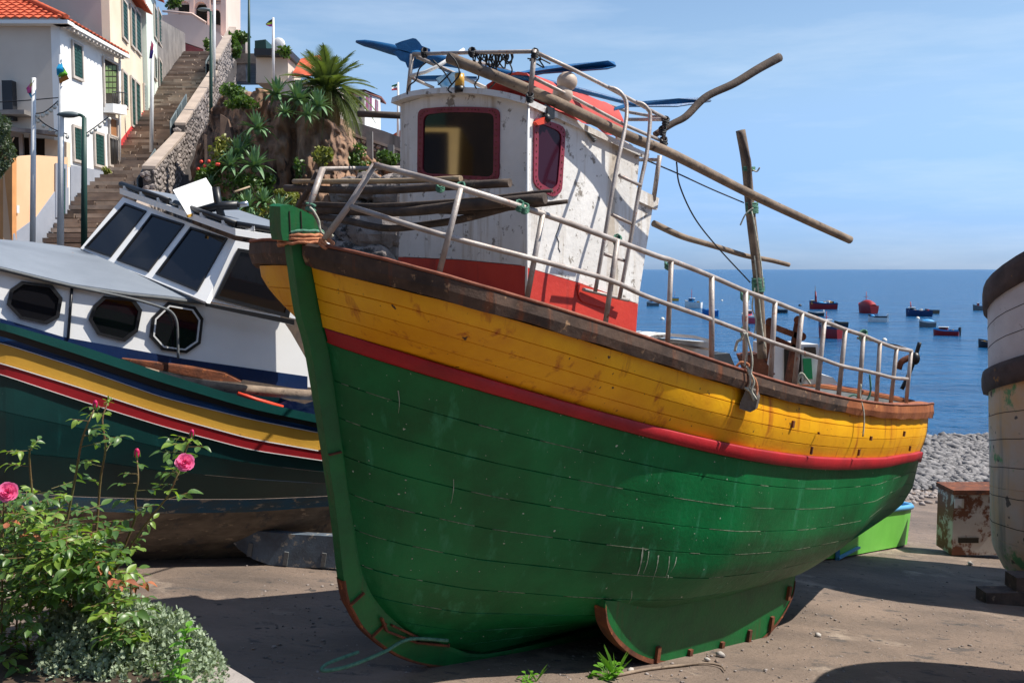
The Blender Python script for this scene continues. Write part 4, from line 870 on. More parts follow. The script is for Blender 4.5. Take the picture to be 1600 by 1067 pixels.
# roof
a, b, c = at(187, 303, 12.15), at(368, 368, 10.62), at(520, 392, 11.1)
d = a+(c-b)
mb = MB(); mb.prism([a, b, c, d], (0, 0, .07)); mb.build('roof', K['white_clean'], CRU, fix=True)
mb = MB(); q = [p+np.array([0, 0, .085])+(((a+c)/2-p)*.08) for p in (a, b, c, d)]; mb.prism(q, (0, 0, .03)); mb.build('roof_covering', K['roofgrey'], CRU, fix=True)
for e, f_ in ((a, a+(b-a)*.45), (a+(b-a)*.5, b), (b, b+(c-b)*.9)):
    mb = MB(); mb.tube([e+np.array([0, .05, .12]), f_+np.array([0, .05, .12])], .035, 8); o = mb.build('roof_rail', K['black'], CRU)
    for t in (.15, .5, .85):
        mb = MB(); p = e+(f_-e)*t; mb.box(p+np.array([0, .05, .10]), (.10, .05, .05)); mb.build('bracket', K['white'], o)
HB = thing('hatch_board', 'square white board tilted up on the cabin roof of the left boat', 'board', at(305, 335, 11.2))
mb = MB(); q0, q1, q2 = at(270, 297, 11.3), at(317, 280, 11.55), at(293, 336, 11.1); nq = np.cross(q1-q0, q2-q0); mb.prism([q0, q1, onplane(342, 320, q0, nq), q2], (.02, .05, .02)); mb.build('panel', K['white'], HB, fix=True)
mb = MB(); mb.bar(at(293, 338, 11.1), at(342, 321, 11.45), .03, .03); mb.build('lower_edge', K['ochre'], HB)
SL = thing('searchlight_bracket', 'black searchlight bracket beside the white board on the roof', 'bracket', at(345, 360, 11.2))
for pts, r in ((((337, 293), (341, 320), (350, 353)), .045), (((305, 332), (340, 322), (372, 321)), .05), (((372, 321), (387, 318)), .03)):
    mb = MB(); mb.tube([at(x, y, 11.2) for x, y in pts], r, 8); mb.build('arm', K['black'] if r > .031 else K['steel'], SL)
mb = MB(); mb.tube([at(366, 300, 11.9), at(390, 292, 12.2)], .012, 6); mb.build('aerial', K['bamboo'], SL)
# side deck clutter
mb = MB(); mb.tube(smooth_curve([at(x, y, YLb(x)+.22) for x, y in ((225, 580), (300, 598), (400, 610), (500, 618), (560, 620))], 30), list(np.linspace(.05, .065, 30)), 10); solo(mb, 'spar', K['wood'], 'round pale timber spar lying along the side deck of the left boat', 'spar')
mb = MB(); mb.prism([at(x, y, YLb(x)+.25) for x, y in ((190, 560), (300, 573), (350, 583), (376, 597), (330, 594), (235, 576))], (0, .1, .02)); solo(mb, 'rusty_plate', K['rust'], 'flaking rusty plate lying on the side deck of the left boat', 'plate', fix=True)
mb = MB(); mb.tube([at(x, y, YLb(x)+.12) for x, y in ((371, 614), (400, 624), (442, 636))], .022, 8); solo(mb, 'orange_bar', K['orange'], 'orange bar lying on the side deck next to the timber spar', 'bar')
K['tarp'] = mat('blue_tarpaulin', srgb(30, 86, 160), srgb(160, 190, 220), .6, 7, bump=.6, bscale=12)
mb = MB(); mb.sheet([[at(420+i*14, 628+j*6+3*math.sin(i*2+j), YLb(450)+.12+.06*j) for i in range(7)] for j in range(4)]); solo(mb, 'tarpaulin', K['tarp'], 'crumpled blue and white tarpaulin on the side deck by the green stem', 'tarpaulin')
# ---------------------------------------------------------------- right boat
K['agedwhite'] = mat('aged_white_paint', srgb(212, 202, 196), srgb(180, 168, 164), .65, 1.1, bump=.6, bscale=12, wear=(srgb(132, 108, 92), .60, 3.6), streak=(srgb(160, 104, 62), .57, 3))
K['agedlow'] = mat('peeling_mixed_paint', srgb(200, 190, 180), srgb(214, 158, 84), .7, .7, bump=.5, bscale=14, wear=(srgb(104, 150, 96), .55, 1.3), streak=(srgb(150, 140, 130), .52, 3), spots=(srgb(96, 84, 76), .66, 5))
K['agedrail'] = mat('brown_fender_timber', srgb(96, 78, 70), srgb(60, 48, 44), .85, 2.2, bump=.7, bscale=12, wear=(srgb(160, 110, 46), .62, 3))
RB = thing('wooden_boat', 'big pale weathered hull with brown rails cut off at the right edge', 'boat', (7.5, 14, -1.8))
def rout(z, grow=0):
    """plan outline at height z"""
    b = float(np.interp(z, [-1.15, -.9, -.5, 0, .6, 1.3, 2.2, 3.4], [1.0, 1.3, 1.38, 1.44, 1.48, 1.52, 1.55, 1.57]))+grow
    a = float(np.interp(z, [-1.15, -.9, -.5, 0, .6, 1.3, 2.2, 3.4], [2.42, 2.56, 2.6, 2.62, 2.65, 2.68, 2.72, 2.75]))+grow
    pts = []
    for i in range(9): pts.append((-b, -6.0*(1-i/9)))
    for i in range(25): t = math.pi*(i/24); pts.append((-b*math.cos(t), a*math.sin(t)**.9 if 0 < i < 24 else 0))
    for i in range(1, 9): pts.append((b, -6.0*i/9))
    return pts
RC = np.array([9.42, 13.5]); ra = math.radians(78)
def rpt(p, z):
    x, y = p; x *= 1.12; X = RC[0]+x*math.cos(ra)-y*math.sin(ra); Y = RC[1]+x*math.sin(ra)+y*math.cos(ra); zz = (z-2.5)*1.1+2.35+(-.42*x+.24*max(0, 2.9-y))*min(1, max(0, (z+1.0)/3.5)); return np.array([X, Y, zz])
def rrow(z, g=0): return [rpt(p, z) for p in rout(z, g)]
for k, (z0, z1, m) in enumerate(((1.4, 2.26, 'agedwhite'), (1.83, 1.835, None), (-.1, 1.15, 'agedlow'), (-.75, -.1, 'agedlow'), (-1.15, -.75, 'agedlow'))):
    if m: mb = MB(); mb.sheet([rrow(z0+(z1-z0)*i/4+(.004 if i == 0 else 0)) for i in range(5)]); mb.build('hull_side', K[m], RB)
def rbelt(z0, z1, o, name):
    mb = MB(); mb.sheet([rrow(z0, -.02), rrow(z0, o*.8), rrow(z0+(z1-z0)*.3, o), rrow(z0+(z1-z0)*.7, o), rrow(z1, o*.8), rrow(z1, -.16)]); mb.build(name, K['agedrail'], RB)
rbelt(2.24, 2.56, .07, 'gunwale_rail'); rbelt(1.14, 1.42, .09, 'rubbing_rail')
for zq in (2.0, 1.72, .82, .5, .16, -.2, -.55):
    mb = MB(); pr_ = rrow(zq, .001); mb.tube([p+np.array([0, 0, .006*math.sin(i*1.7)]) for i, p in enumerate(pr_)], .005, 4); mb.build('plank_seam', K['dark'], RB)
mb = MB(); mb.sheet([[rpt((p[0], p[1]), 2.2) for p in rout(2.2, -.2)[:21]], [rpt((-p[0], p[1]), 2.2) for p in rout(2.2, -.2)[:21]]]); mb.build('deck', K['deck'], RB)
mb = MB(); mb.sheet([[rpt((-.07, y), -1.1), rpt((-.07, y), -1.32), rpt((.07, y), -1.32), rpt((.07, y), -1.1)] for y in (-6, -3, 0, 1.0)]); mb.build('keel', K['agedrail'], RB)
mb = MB(); g = gpt(1575, 945); mb.box(g+np.array([.35, .1, .09]), (1.3, .28, .16)); mb.box(g+np.array([.5, .15, .26]), (.8, .3, .18)); solo(mb, 'keel_block', K['wood_d'], 'dark timber blocks propping the big hull at the right edge', 'timber')
R2_ = RB.copy(); COL.objects.link(R2_); R2_.location = (5.3, 8.05, -1.05); R2_.scale = (.74, .74, .74)
R2_['label'] = 'smaller pale boat out of frame at right whose shadow crosses the bottom right ground'
for ch in list(RB.children): c_ = ch.copy(); COL.objects.link(c_); c_.parent = R2_
# rusty chest freezer shell
K['rustwhite'] = mat('rusted_white_enamel', srgb(196, 190, 184), srgb(176, 166, 156), .6, 2, bump=.4, wear=(srgb(112, 66, 42), .47, 2.2), streak=(srgb(84, 52, 38), .60, 3))
P0 = gpt(1487, 868); P1 = gpt(1590, 876); u_ = unit((P1-P0)*np.array([1, 1, 0])); n_ = np.array([-u_[1], u_[0], 0]); hh = P0[1]*106/FPX; ww = np.linalg.norm(P1-P0)
FR = thing('metal_chest', 'rusty white metal chest standing on the slipway at right', 'chest', P0+u_*ww/2)
mb = MB(); mb.box(P0+u_*ww/2+n_*.3+np.array([0, 0, hh*.47]), (ww, .6, hh*.92), ax=(u_, n_, np.array([0, 0, 1.]))); mb.build('body', K['rustwhite'], FR)
mb = MB(); mb.box(P0+u_*ww/2+n_*.3+np.array([0, 0, hh*.965]), (ww+.04, .66, hh*.07), ax=(u_, n_, np.array([0, 0, 1.]))); mb.build('lid_rim', K['rust'], FR)
mb = MB(); c = P0+u_*ww*.24-n_*.012+np.array([0, 0, hh*.24]); mb.box(c, (ww*.3, .02, hh*.08), ax=(u_, n_, np.array([0, 0, 1.]))); mb.build('vent_slot', K['dark'], FR)
mb = MB(); c = P0+u_*ww*.08-n_*.012+np.array([0, 0, hh*.8]); mb.box(c, (ww*.14, .02, hh*.14), ax=(u_, n_, np.array([0, 0, 1.]))); mb.build('hinge_plate', K['white_cabin'], FR)
# lime green dinghy behind the stern
K['lime'] = mat('lime_green_paint', srgb(116, 196, 78), srgb(102, 180, 66), .5, 1.6, bump=.12, spots=(srgb(90, 130, 70), .78, 10))
K['skyb'] = mat('light_blue_paint', srgb(90, 160, 204), srgb(70, 140, 190), .5, 2, bump=.15)
DG = gpt(1425, 852); DP = gpt(1308, 874); yD = DG[1]
DI = thing('dinghy', 'small lime green dinghy with light blue rim behind the stern of the large boat', 'dinghy', (DG+DP)/2)
h0 = yD*62/FPX; e1 = unit((DP-DG)*np.array([1, 1, 0])); e2 = np.array([e1[1], -e1[0], 0]); e2 = e2 if e2[1] > 0 else -e2
Ld_ = np.linalg.norm(DP-DG)*1.0
def dpt(a, b, z): return DG*np.array([1, 1, 0])+e1*a+e2*b+np.array([0, 0, DG[2]+z+(DP[2]-DG[2])*a/Ld_])
mb = MB(); rows = []
sec = [(-.02, .35, .92), (.0, .10, 1), (.08, 0, 1), (.4, 0, 1), (1, 0, 1.02)]
for z in (.03, .3*h0, .7*h0, h0):
    fl = .06*z/h0
    rows.append([dpt(.02-fl, 1.0, z), dpt(-.0-fl, .3, z), dpt(.05-fl, .12-fl, z), dpt(.16, .03-fl, z), dpt(.5, -fl, z), dpt(Ld_, -fl, z), dpt(Ld_+1.2, .2-fl, z), dpt(Ld_+2.0, .7, z), dpt(Ld_+1.2, 1.3, z), dpt(.5, 1.4, z), dpt(.02, 1.2, z), dpt(.02-fl, 1.0, z)])
mb.sheet(rows, smooth=False); mb.build('hull_side', K['lime'], DI)
mb = MB(); mb.tube([p+np.array([0, 0, .02]) for p in rows[-1]], .05, 6); mb.build('rim', K['skyb'], DI)
mb = MB(); mb.sheet([rows[-1][:6], rows[-1][11:5:-1]]); mb.build('inner_deck', K['skyb'], DI)
mb = MB(); mb.bar(DP+np.array([-.02, -.1, .05]), DP-e1*.75+np.array([0, -.05, .05]), .05, .03); mb.build('skid_plank', K['skyb'], DI)
mb = MB(); mb.bar(DP+np.array([-.02, -.06, 0]), DP+np.array([-.02, -.06, .38]), .06, .05, up=(0, 1, 0)); mb.build('corner_post', K['skyb'], DI)
# ---------------------------------------------------------------- boats on the water
def col(name, c): 
    if name not in K: K[name] = mat(name+'_boat_paint', srgb(*c), None, .5, 2, bump=.05)
    return K[name]
for nme, c in dict(b_red=(150, 24, 30), b_navy=(22, 52, 96), b_white=(224, 224, 220), b_grey=(104, 104, 104), b_cyan=(50, 150, 210), b_dark=(34, 38, 46), b_yellow=(224, 160, 40), b_pink=(214, 70, 90), b_blue=(24, 104, 170), b_wood=(110, 88, 66)).items(): col(nme, c)
def seaboat(label, px, py, wpx, hullc, stripe, heading, feats=(), hpx=None, cat='boat', name='moored_boat'):
    k = (CAM[2]-SEA)/((py-421)/FPX); base = at(px, py, k); base[2] = SEA
    hd = math.radians(heading); apparent = wpx/FPX*k
    sn, cs = abs(math.sin(hd)), abs(math.cos(hd)); L = apparent/(cs+.42*sn); Wb = L*.42; H = L*.24 if hpx is None else hpx/FPX*k
    t = thing(name, label, cat, base, group='fishing boats moored in the bay', rz=hd)
    def hullrows(zs):
        rows = []
        for z, q in zs:
            r = []
            for i in range(13):
                u = i/12; x = -L/2+L*u; b = Wb/2*(.8+.2*u*2 if u < .5 else 1)*(1 if u < .55 else math.sqrt(max(0, 1-((u-.55)/.45)**2)))*q
                r.append((x*(.9+.1*q), b, z*(1+.5*max(0, u-.5)**1.5*2)))
            rows.append(r+[(p[0], -p[1], p[2]) for p in r[::-1]])
        return rows
    mb = MB(); R_ = hullrows(((-.1, .75), (H*.35, .92), (H*.78, 1))); mb.sheet(R_); o = [tuple(reversed(range(26)))]
    for r in R_[:1]: pass
    mb.add([R_[2][0], R_[2][-1], R_[0][-1], R_[0][0]], [(0, 1, 2, 3)]); mb.build('hull', K[hullc], t, local=True)
    mb = MB(); R_ = hullrows(((H*.78, 1.01), (H, 1.03))); mb.sheet(R_); mb.add([R_[1][0], R_[1][-1], R_[0][-1], R_[0][0]], [(0, 1, 2, 3)]); mb.build('gunwale', K[stripe], t, local=True)
    mb = MB(); R_ = hullrows(((H*.82, .95),))[0]; mb.sheet([R_[:13], R_[13:][::-1]]); mb.build('deck', K['b_grey'], t, local=True)
    for f in feats:
        kind, c = f[0], f[1]
        if kind == 'cabin':
            x, l_, h_ = f[2:]; x *= L; l_ *= L; h_ *= L
            mb = MB(); mb.box((x, 0, H*.8+h_/2), (l_, Wb*.62, h_), taper=.88); cb = mb.build('cabin', K[c], t, local=True)
            mb = MB(); mb.box((x, 0, H*.8+h_), (l_*1.08, Wb*.66, h_*.09)); mb.build('roof', K['b_white'], cb, local=True)
            for sx in (-1, 1):
                mb = MB(); mb.box((x+sx*l_*.475, 0, H*.8+h_*.68), (.03*L, Wb*.44, h_*.3)); mb.build('window', K['glass'], cb, local=True)
                mb = MB(); mb.box((x, sx*Wb*.29, H*.8+h_*.68), (l_*.6, .03*L, h_*.3)); mb.build('window', K['glass'], cb, local=True)
        elif kind == 'mast':
            x, h_ = f[2:]; mb = MB(); mb.tube([(x*L, 0, H*.7), (x*L, 0, H+h_*L)], .012*L, 6); mb.tube([(x*L, -Wb*.2, H+h_*L*.6), (x*L, Wb*.2, H+h_*L*.6)], .008*L, 5); mb.build('mast', K[c], t, local=True)
        elif kind == 'tarp':
            x, l_, h_ = f[2:]; x *= L; l_ *= L; rows = []
            for i in range(7): rows.append([(x-l_/2+l_*i/6, Wb*.5*math.cos(a)*(.3+.7*math.sin(math.pi*(i+.3)/6.6)**.5), H*.95+h_*L*.8*math.sin(a)*math.sin(math.pi*(i+.25)/6.5)**.6) for a in np.linspace(0, math.pi, 8)])
            mb = MB(); mb.sheet(rows, smooth=False); mb.build('cover', K[c], t, local=True)
        elif kind == 'motor':
            for yy in f[2:]:
                mb = MB(); mb.box((-L*.53, yy*Wb, H*1.15), (.1*L, .13*L, .16*L), taper=.8); mb.box((-L*.55, yy*Wb, H*.45), (.04*L, .05*L, H)); mb.build('outboard_motor', K[c], t, local=True)
        elif kind == 'gear':
            for i in range(f[2]):
                s_ = random.uniform(.05, .11)*L; mb = MB(); mb.box((random.uniform(-.4, .25)*L, random.uniform(-.3, .3)*Wb, H*.85+s_/2), (s_, s_, s_*1.2), rz=random.random()); mb.build('crate', K[random.choice(['b_cyan', 'b_white', 'b_yellow', 'b_red', 'b_dark'])], t, local=True)
        elif kind == 'frame':
            x, h_ = f[2:]
            mb = MB()
            for sx in (-1, 1):
                mb.tube([(x*L, sx*Wb*.3, H*.8), (x*L+.04*L, sx*Wb*.1, H+h_*L)], .018*L, 5)
            mb.tube([(x*L, -Wb*.25, H+h_*L*.5), (x*L, Wb*.25, H+h_*L*.5)], .015*L, 5); mb.build('gantry', K[c], t, local=True)
    return t
seaboat('dark red fishing boat with tall gantry and loose gear on deck', 1286, 483, 44, 'b_red', 'b_navy', 172, [('frame', 'b_red', -.05+.3, .42), ('mast', 'b_dark', .3, .62), ('gear', '', 7), ('cabin', 'b_yellow', .38, .12, .14), ('tarp', 'b_cyan', .02, .4, .06)])
seaboat('stubby bright red covered boat seen end on', 1355, 489, 25, 'b_red', 'b_red', 100, [('tarp', 'b_red', .0, .9, .28), ('mast', 'b_red', .1, .5)], 12)
seaboat('white dinghy with pale blue tarpaulin in front of the red covered boat', 1371, 503, 30, 'b_white', 'b_dark', 165, [('tarp', 'b_cyan', .28, .3, .14), ('motor', 'b_white', 0)], 9)
seaboat('navy boat with white deckhouse and red gantry', 1436, 494, 42, 'b_navy', 'b_navy', 160, [('cabin', 'b_white', .28, .26, .16), ('frame', 'b_red', .3, .34), ('gear', '', 3)])
seaboat('small brown rowing boat just behind the navy boat', 1456, 490, 22, 'b_wood', 'b_grey', 175, [], 6)
seaboat('little boat under a blue tent-like tarpaulin', 1449, 511, 26, 'b_grey', 'b_white', 170, [('tarp', 'b_cyan', 0, .8, .2)], 9)
seaboat('blue boat with two black outboard motors and an orange roof', 1478, 524, 40, 'b_red', 'b_cyan', 150, [('cabin', 'b_red', .1, .36, .16), ('motor', 'b_dark', -.25, .25), ('gear', '', 3)])
seaboat('grey boat with an orange flag half hidden by the big right hull', 1533, 485, 26, 'b_grey', 'b_grey', 170, [('cabin', 'orange', .2, .1, .24)], 7)
seaboat('black boat with raised white motor beside the big right hull', 1546, 543, 34, 'b_dark', 'b_dark', 120, [('motor', 'b_white', 0), ('gear', '', 3)])
seaboat('red sterned boat with white wheelhouse seen from behind', 1297, 528, 38, 'b_red', 'b_navy', 112, [('cabin', 'b_white', .2, .24, .26), ('mast', 'b_red', .2, .45)], 19)
seaboat('small dark open boat to the right of the red sterned boat', 1314, 511, 22, 'b_dark', 'b_wood', 175, [], 8)
seaboat('low dark boat with pale rim behind the red sterned boat', 1274, 494, 26, 'b_dark', 'b_white', 185, [('motor', 'b_white', 0)], 7)
seaboat('small black boat seen between two guard posts left of the red boats', 1219, 489, 22, 'b_dark', 'b_white', 170, [('motor', 'b_dark', 0)], 7)
seaboat('pink and red boat just behind the mast', 1172, 505, 30, 'b_pink', 'b_white', 120, [('cabin', 'b_pink', .15, .3, .3), ('mast', 'b_white', .1, .8), ('gear', '', 4)], 12)
seaboat('blue covered boat beyond the guard rail left of the mast', 1110, 494, 28, 'b_blue', 'b_blue', 160, [('tarp', 'b_blue', 0, .8, .18)], 9)
seaboat('white boat crowded with coloured gear and a small mast', 1083, 481, 30, 'b_white', 'b_white', 150, [('gear', '', 14), ('mast', 'b_red', .1, .7), ('cabin', 'b_cyan', .1, .3, .28)], 9)
seaboat('small white boat with dark bottom nearest the wheelhouse', 1020, 478, 20, 'b_grey', 'b_white', 175, [('cabin', 'b_cyan', .2, .4, .2)], 6)
seaboat('tiny yellow boat farthest out near the wheelhouse', 1054, 470, 14, 'b_yellow', 'b_cyan', 170, [('mast', 'b_red', 0, .8)], 5)
K['buoy'] = mat('buoy_plastic', srgb(220, 216, 204), None, .5, bump=.1)
for px, py, r, lab in ((1035, 499, .35, 'white mooring buoy left of the first boats'), (1250, 478, .4, 'dark mooring buoy near the red fishing boat'), (1434, 498, .35, 'white mooring buoy at the stern of the navy boat'), (1382, 532, .3, 'white mooring buoy above the stern guard rail'), (1128, 470, .3, 'white mooring buoy far out by the blue boat')):
    k = (CAM[2]-SEA)/((py-421)/FPX); c = at(px, py, k); mb = MB(); mb.ball(c, r, 8, 6); solo(mb, 'buoy', K['buoy'] if 'white' in lab else K['b_dark'], lab, 'buoy')
# ---------------------------------------------------------------- village, stairs, cliff
K['plaster_w'] = mat('white_plaster', srgb(232, 232, 230), srgb(218, 218, 216), .85, .5, bump=.2, streak=(srgb(190, 188, 184), .66, 1.5))
K['plaster_b'] = mat('grey_beige_plaster', srgb(208, 196, 182), srgb(194, 180, 166), .9, .4, bump=.2, streak=(srgb(168, 156, 144), .62, 1.2))
K['plaster_c'] = mat('cream_plaster', srgb(230, 214, 190), srgb(216, 198, 172), .9, .5, bump=.2, streak=(srgb(190, 172, 150), .66, 1.2))
K['plaster_g'] = mat('pale_green_plaster', srgb(216, 226, 214), srgb(200, 210, 198), .9, .5, bump=.2)
K['plaster_p'] = mat('pale_pink_plaster', srgb(232, 204, 188), srgb(222, 190, 174), .9, .4, bump=.2)
K['peach'] = mat('peach_plaster', srgb(226, 186, 148), srgb(216, 172, 134), .9, .5, bump=.15)
K['dado'] = mat('blue_grey_dado_and_shadow', srgb(150, 156, 168), srgb(134, 140, 152), .9, .8, bump=.15)
K['reddado'] = mat('red_dado', srgb(190, 50, 50), srgb(170, 44, 46), .85, 1, bump=.15)
K['tile'] = mat('terracotta_tile', srgb(206, 98, 62), srgb(176, 74, 46), .85, 3, bump=.4, wear=(srgb(120, 60, 44), .62, 2))
K['shutter'] = mat('green_shutter', srgb(28, 72, 66), None, .6, bump=.1)
K['stair'] = mat('stair_stone', srgb(160, 142, 126), srgb(122, 108, 98), .95, 1.2, bump=.6, bscale=8, wear=(srgb(72, 60, 54), .62, .9))
K['coping'] = mat('concrete_coping', srgb(176, 160, 146), srgb(148, 134, 122), .9, 1.2, bump=.5)
K['rubble'] = mat('rubble_stone', srgb(160, 150, 144), srgb(96, 88, 84), .9, 1.9, bump=.6, bscale=9, wear=(srgb(130, 104, 84), .60, 1.1))
K['mortar'] = mat('dark_joint', srgb(84, 77, 73), srgb(62, 57, 54), .95, 3, bump=.6)
K['conc'] = mat('old_concrete', srgb(140, 134, 130), srgb(104, 100, 98), .95, .9, bump=.5, streak=(srgb(70, 68, 66), .56, 1.0))
K['cliff'] = mat('cliff_rock', srgb(164, 130, 104), srgb(104, 80, 66), .95, .7, (1, 1, .5), 1.0, 3.2, wear=(srgb(66, 54, 48), .56, .8), streak=(srgb(190, 138, 96), .55, .9), bdist=.12)
K['greyrock'] = mat('grey_rock', srgb(142, 132, 126), srgb(92, 84, 80), .95, 1.1, bump=1.0, bscale=4, wear=(srgb(54, 50, 48), .56, 1.2), bdist=.08)
K['soil'] = mat('dark_soil', srgb(74, 58, 44), srgb(48, 38, 30), .95, 3, bump=1, bscale=12)
K['wframe'] = mat('window_frame_stone', srgb(196, 186, 176), None, .8, bump=.1)
K['railm'] = mat('painted_grey_rail', srgb(96, 108, 112), None, .5, bump=.1)
K['mesh_pane'] = mat('grey_wire_panel', srgb(96, 110, 118), srgb(82, 94, 100), .4, 5, bump=.3)
K['iron'] = mat('black_ironwork', srgb(34, 36, 42), None, .5, bump=.1)
# ground mass behind the ramp at left
mb = MB(); mb.prism([(-60, 24, -3), (-7.5, 24, -3), (-5.0, 33.5, -3), (3, 37, -3), (4, 60, -3), (-60, 80, -3)], (0, 0, 5.4)); solo(mb, 'terrace_ground', K['soil'], 'raised ground of the village behind the beached boats', 'ground', loc=(0, 0, 0), kind='structure', fix=True)
# --- steps
L0 = np.array([-14.2, 30.0, 3.4]); L1 = np.array([-20.1, 62.0, 15.9]); NST = 74; SW = 3.0
ST = tag(bpy.data.objects.new('stairway', None), kind='structure'); COL.objects.link(ST); ST.location = L0
tag(ST, 'long worn stone stairway climbing between the houses and the rubble wall', 'stairway')
dstep = (L1-L0)/NST
K['stair2'] = mat('stair_stone_dark', srgb(128, 110, 96), srgb(92, 80, 72), .95, 2, bump=.7); K['stair3'] = mat('stair_stone_pale', srgb(182, 166, 150), srgb(142, 128, 116), .95, 2, bump=.7)
for i in range(-3, NST+1):
    p = L0+dstep*i; x0 = 0; cuts = sorted(random.uniform(.15, .85) for _ in range(2)); e_ = [0]+cuts+[1]
    if i % 2: mb = MB(); mb.box(p+np.array([SW/2, .75, -.5]), (SW, 1.1, .8)); o = mb.build('step_core', K['mortar'], ST)
    for a_, b_ in zip(e_[:-1], e_[1:]):
        if b_-a_ < .06: continue
        mb = MB(); mb.box(p+np.array([SW*(a_+b_)/2, .28+random.uniform(-.05, .05), -.085+random.uniform(-.012, .012)]), (SW*(b_-a_)-.03, .62, .135)); mb.build('step_stone', K[random.choice(['stair', 'stair', 'stair2', 'stair3'])], ST)
mb = MB(); p = L1; mb.box(p+np.array([SW/2-1, 4, -.35]), (8, 7.2, .6)); mb.build('landing', K['stair'], ST)
def facade(P0, P1):
    P0 = V3(P0); P1 = V3(P1); d = P1-P0; n_ = unit(np.array([d[1], -d[0], 0])); return P0, P1, n_
def house(name, label, P0, P1, z0, z1, depth, wallm, frontm, xl=None):
    """P0 near corner, P1 far corner of the stair-side wall; front wall faces the camera from P0 to the left"""
    t = thing(name, label, 'house', (P0[0], P0[1], z0))
    a = V3((P0[0], P0[1], 0)); b = V3((P1[0], P1[1], 0)); n_ = unit(np.array([b[1]-a[1], -(b[0]-a[0]), 0]))
    mb = MB(); mb.prism([a+(0, 0, z0), b+(0, 0, z0), b+(0, 0, z1), a+(0, 0, z1)], -n_*.3); mb.build('side_wall', wallm, t, fix=True)
    mb = MB(); mb.prism([a-n_*.3+(0, 0, z0), a-n_*.3+(0, 0, z1), a+(-depth, 0, z1), a+(-depth, 0, z0)], (0, .3, 0)); mb.build('front_wall', frontm, t, fix=True)
    mb = MB(); mb.prism([b-n_*.3+(0, -.3, z0), b-n_*.3+(0, -.3, z1), b+(-depth, -.3, z1), b+(-depth, -.3, z0)], (0, .3, 0)); mb.build('back_wall', frontm, t, fix=True)
    return t, a, n_
def fwin(t, a, n_, x0, y0, x1, y1, slats=5, fr='wframe', sh='shutter', name='window'):
    pl = lambda x, y, o=0: onplane(x, y, a, n_)+n_*o
    A = pl(x0, (y0+y1)/2); B = pl(x1, (y0+y1)/2); zt = (pl(x0, y0)[2]+pl(x1, y0)[2])/2; zb = (pl(x0, y1)[2]+pl(x1, y1)[2])/2
    d = unit((B-A)*np.array([1, 1, 0])); w_ = np.linalg.norm((B-A)[:2])
    q = lambda u, z, o: np.array([A[0], A[1], 0])+d*u+np.array([0, 0, z])+n_*o
    mb = MB(); e = .09; mb.ring([q(-e, zb-e, .02), q(w_+e, zb-e, .02), q(w_+e, zt+e, .02), q(-e, zt+e, .02)], [q(0, zb, .02), q(w_, zb, .02), q(w_, zt, .02), q(0, zt, .02)], n_*.06); f = mb.build(name, K[fr], t, fix=True)
    if slats:
        for k in range(2):
            mb = MB(); u0, u1 = (0.01, w_/2-.01) if k == 0 else (w_/2+.01, w_-.01); mb.prism([q(u0, zb, .025), q(u1, zb, .025), q(u1, zt, .025), q(u0, zt, .025)], n_*.025)
            ns = 9
            for i in range(ns):
                z = zb+(zt-zb)*(i+.6)/ns; mb.bar(q(u0+.06, z, .058), q(u1-.06, z, .058), .015, .05)
            mb.build('shutter', K[sh], f, fix=True)
    else:
        mb = MB(); mb.prism([q(0, zb, .01), q(w_, zb, .01), q(w_, zt, .01), q(0, zt, .01)], n_*.01); mb.build('pane', K[sh], f, fix=True)
    return f
# house 1
H1, a1, n1 = house('white_house', 'white house with green shutters and an orange hipped tile roof at far left', (-15.15, 34), (-15.2, 38.7), 1.5, 10.85, 12, K['plaster_w'], K['plaster_b'])
for r in ((113, 71, 126, 121), (114, 201, 125, 250), (147, 211, 160, 258)): fwin(H1, a1, n1, *r)
fwin(H1, a1, n1, 161.5, 98, 182.5, 170, 0, sh='dark', name='balcony_opening')
pl = lambda x, y, o=0: onplane(x, y, a1, n1)+n1*o
K['tileg'] = mat('green_glazed_tile', srgb(120, 140, 84), srgb(90, 112, 66), .5, 8, bump=.3)
for j in range(5):
    for i in range(3):
        mb = MB(); mb.prism([pl(163+i*6, 103+j*9, .015), pl(168+i*6, 103+j*9, .015), pl(168+i*6, 110+j*9, .015), pl(163+i*6, 110+j*9, .015)], n1*.02); mb.build('tile', K['tileg'], H1, fix=True)
mb = MB(); mb.prism([pl(161, 162, .02), pl(183, 165, .02), pl(183, 180, .02), pl(161, 176, .02)], n1*.35); mb.build('balcony_base', K['plaster_w'], H1, fix=True)
for x in np.linspace(162, 183, 9):
    mb = MB(); mb.tube([pl(x, 143+(x-161)*.15, .34), pl(x, 163+(x-161)*.15, .34)], .012, 5); mb.build('baluster', K['iron'], H1)
mb = MB(); mb.tube([pl(161, 143, .34), pl(184, 146, .34)], .02, 5); mb.build('balcony_rail', K['iron'], H1)
K['brownblind'] = mat('brown_blind', srgb(160, 110, 70), None, .7, bump=.2)
fwin(H1, a1, n1, 170, 187, 181, 214, 0, sh='brownblind', name='doorway'); fwin(H1, a1, n1, 169, 216, 182, 258, 0, sh='dark', name='gateway')
for x in np.linspace(170, 182, 6):
    mb = MB(); mb.tube([pl(x, 216, .12), pl(x, 258, .12)], .014, 5); mb.build('gate_bar', K['iron'], H1)
mb = MB(); mb.prism([pl(109, 258, .01), pl(141, 264, .01), pl(160, 268, .01), pl(184, 262, .01), pl(184, 300, .01), pl(109, 370, .01)], n1*.03); mb.build('dado', K['dado'], H1, fix=True)
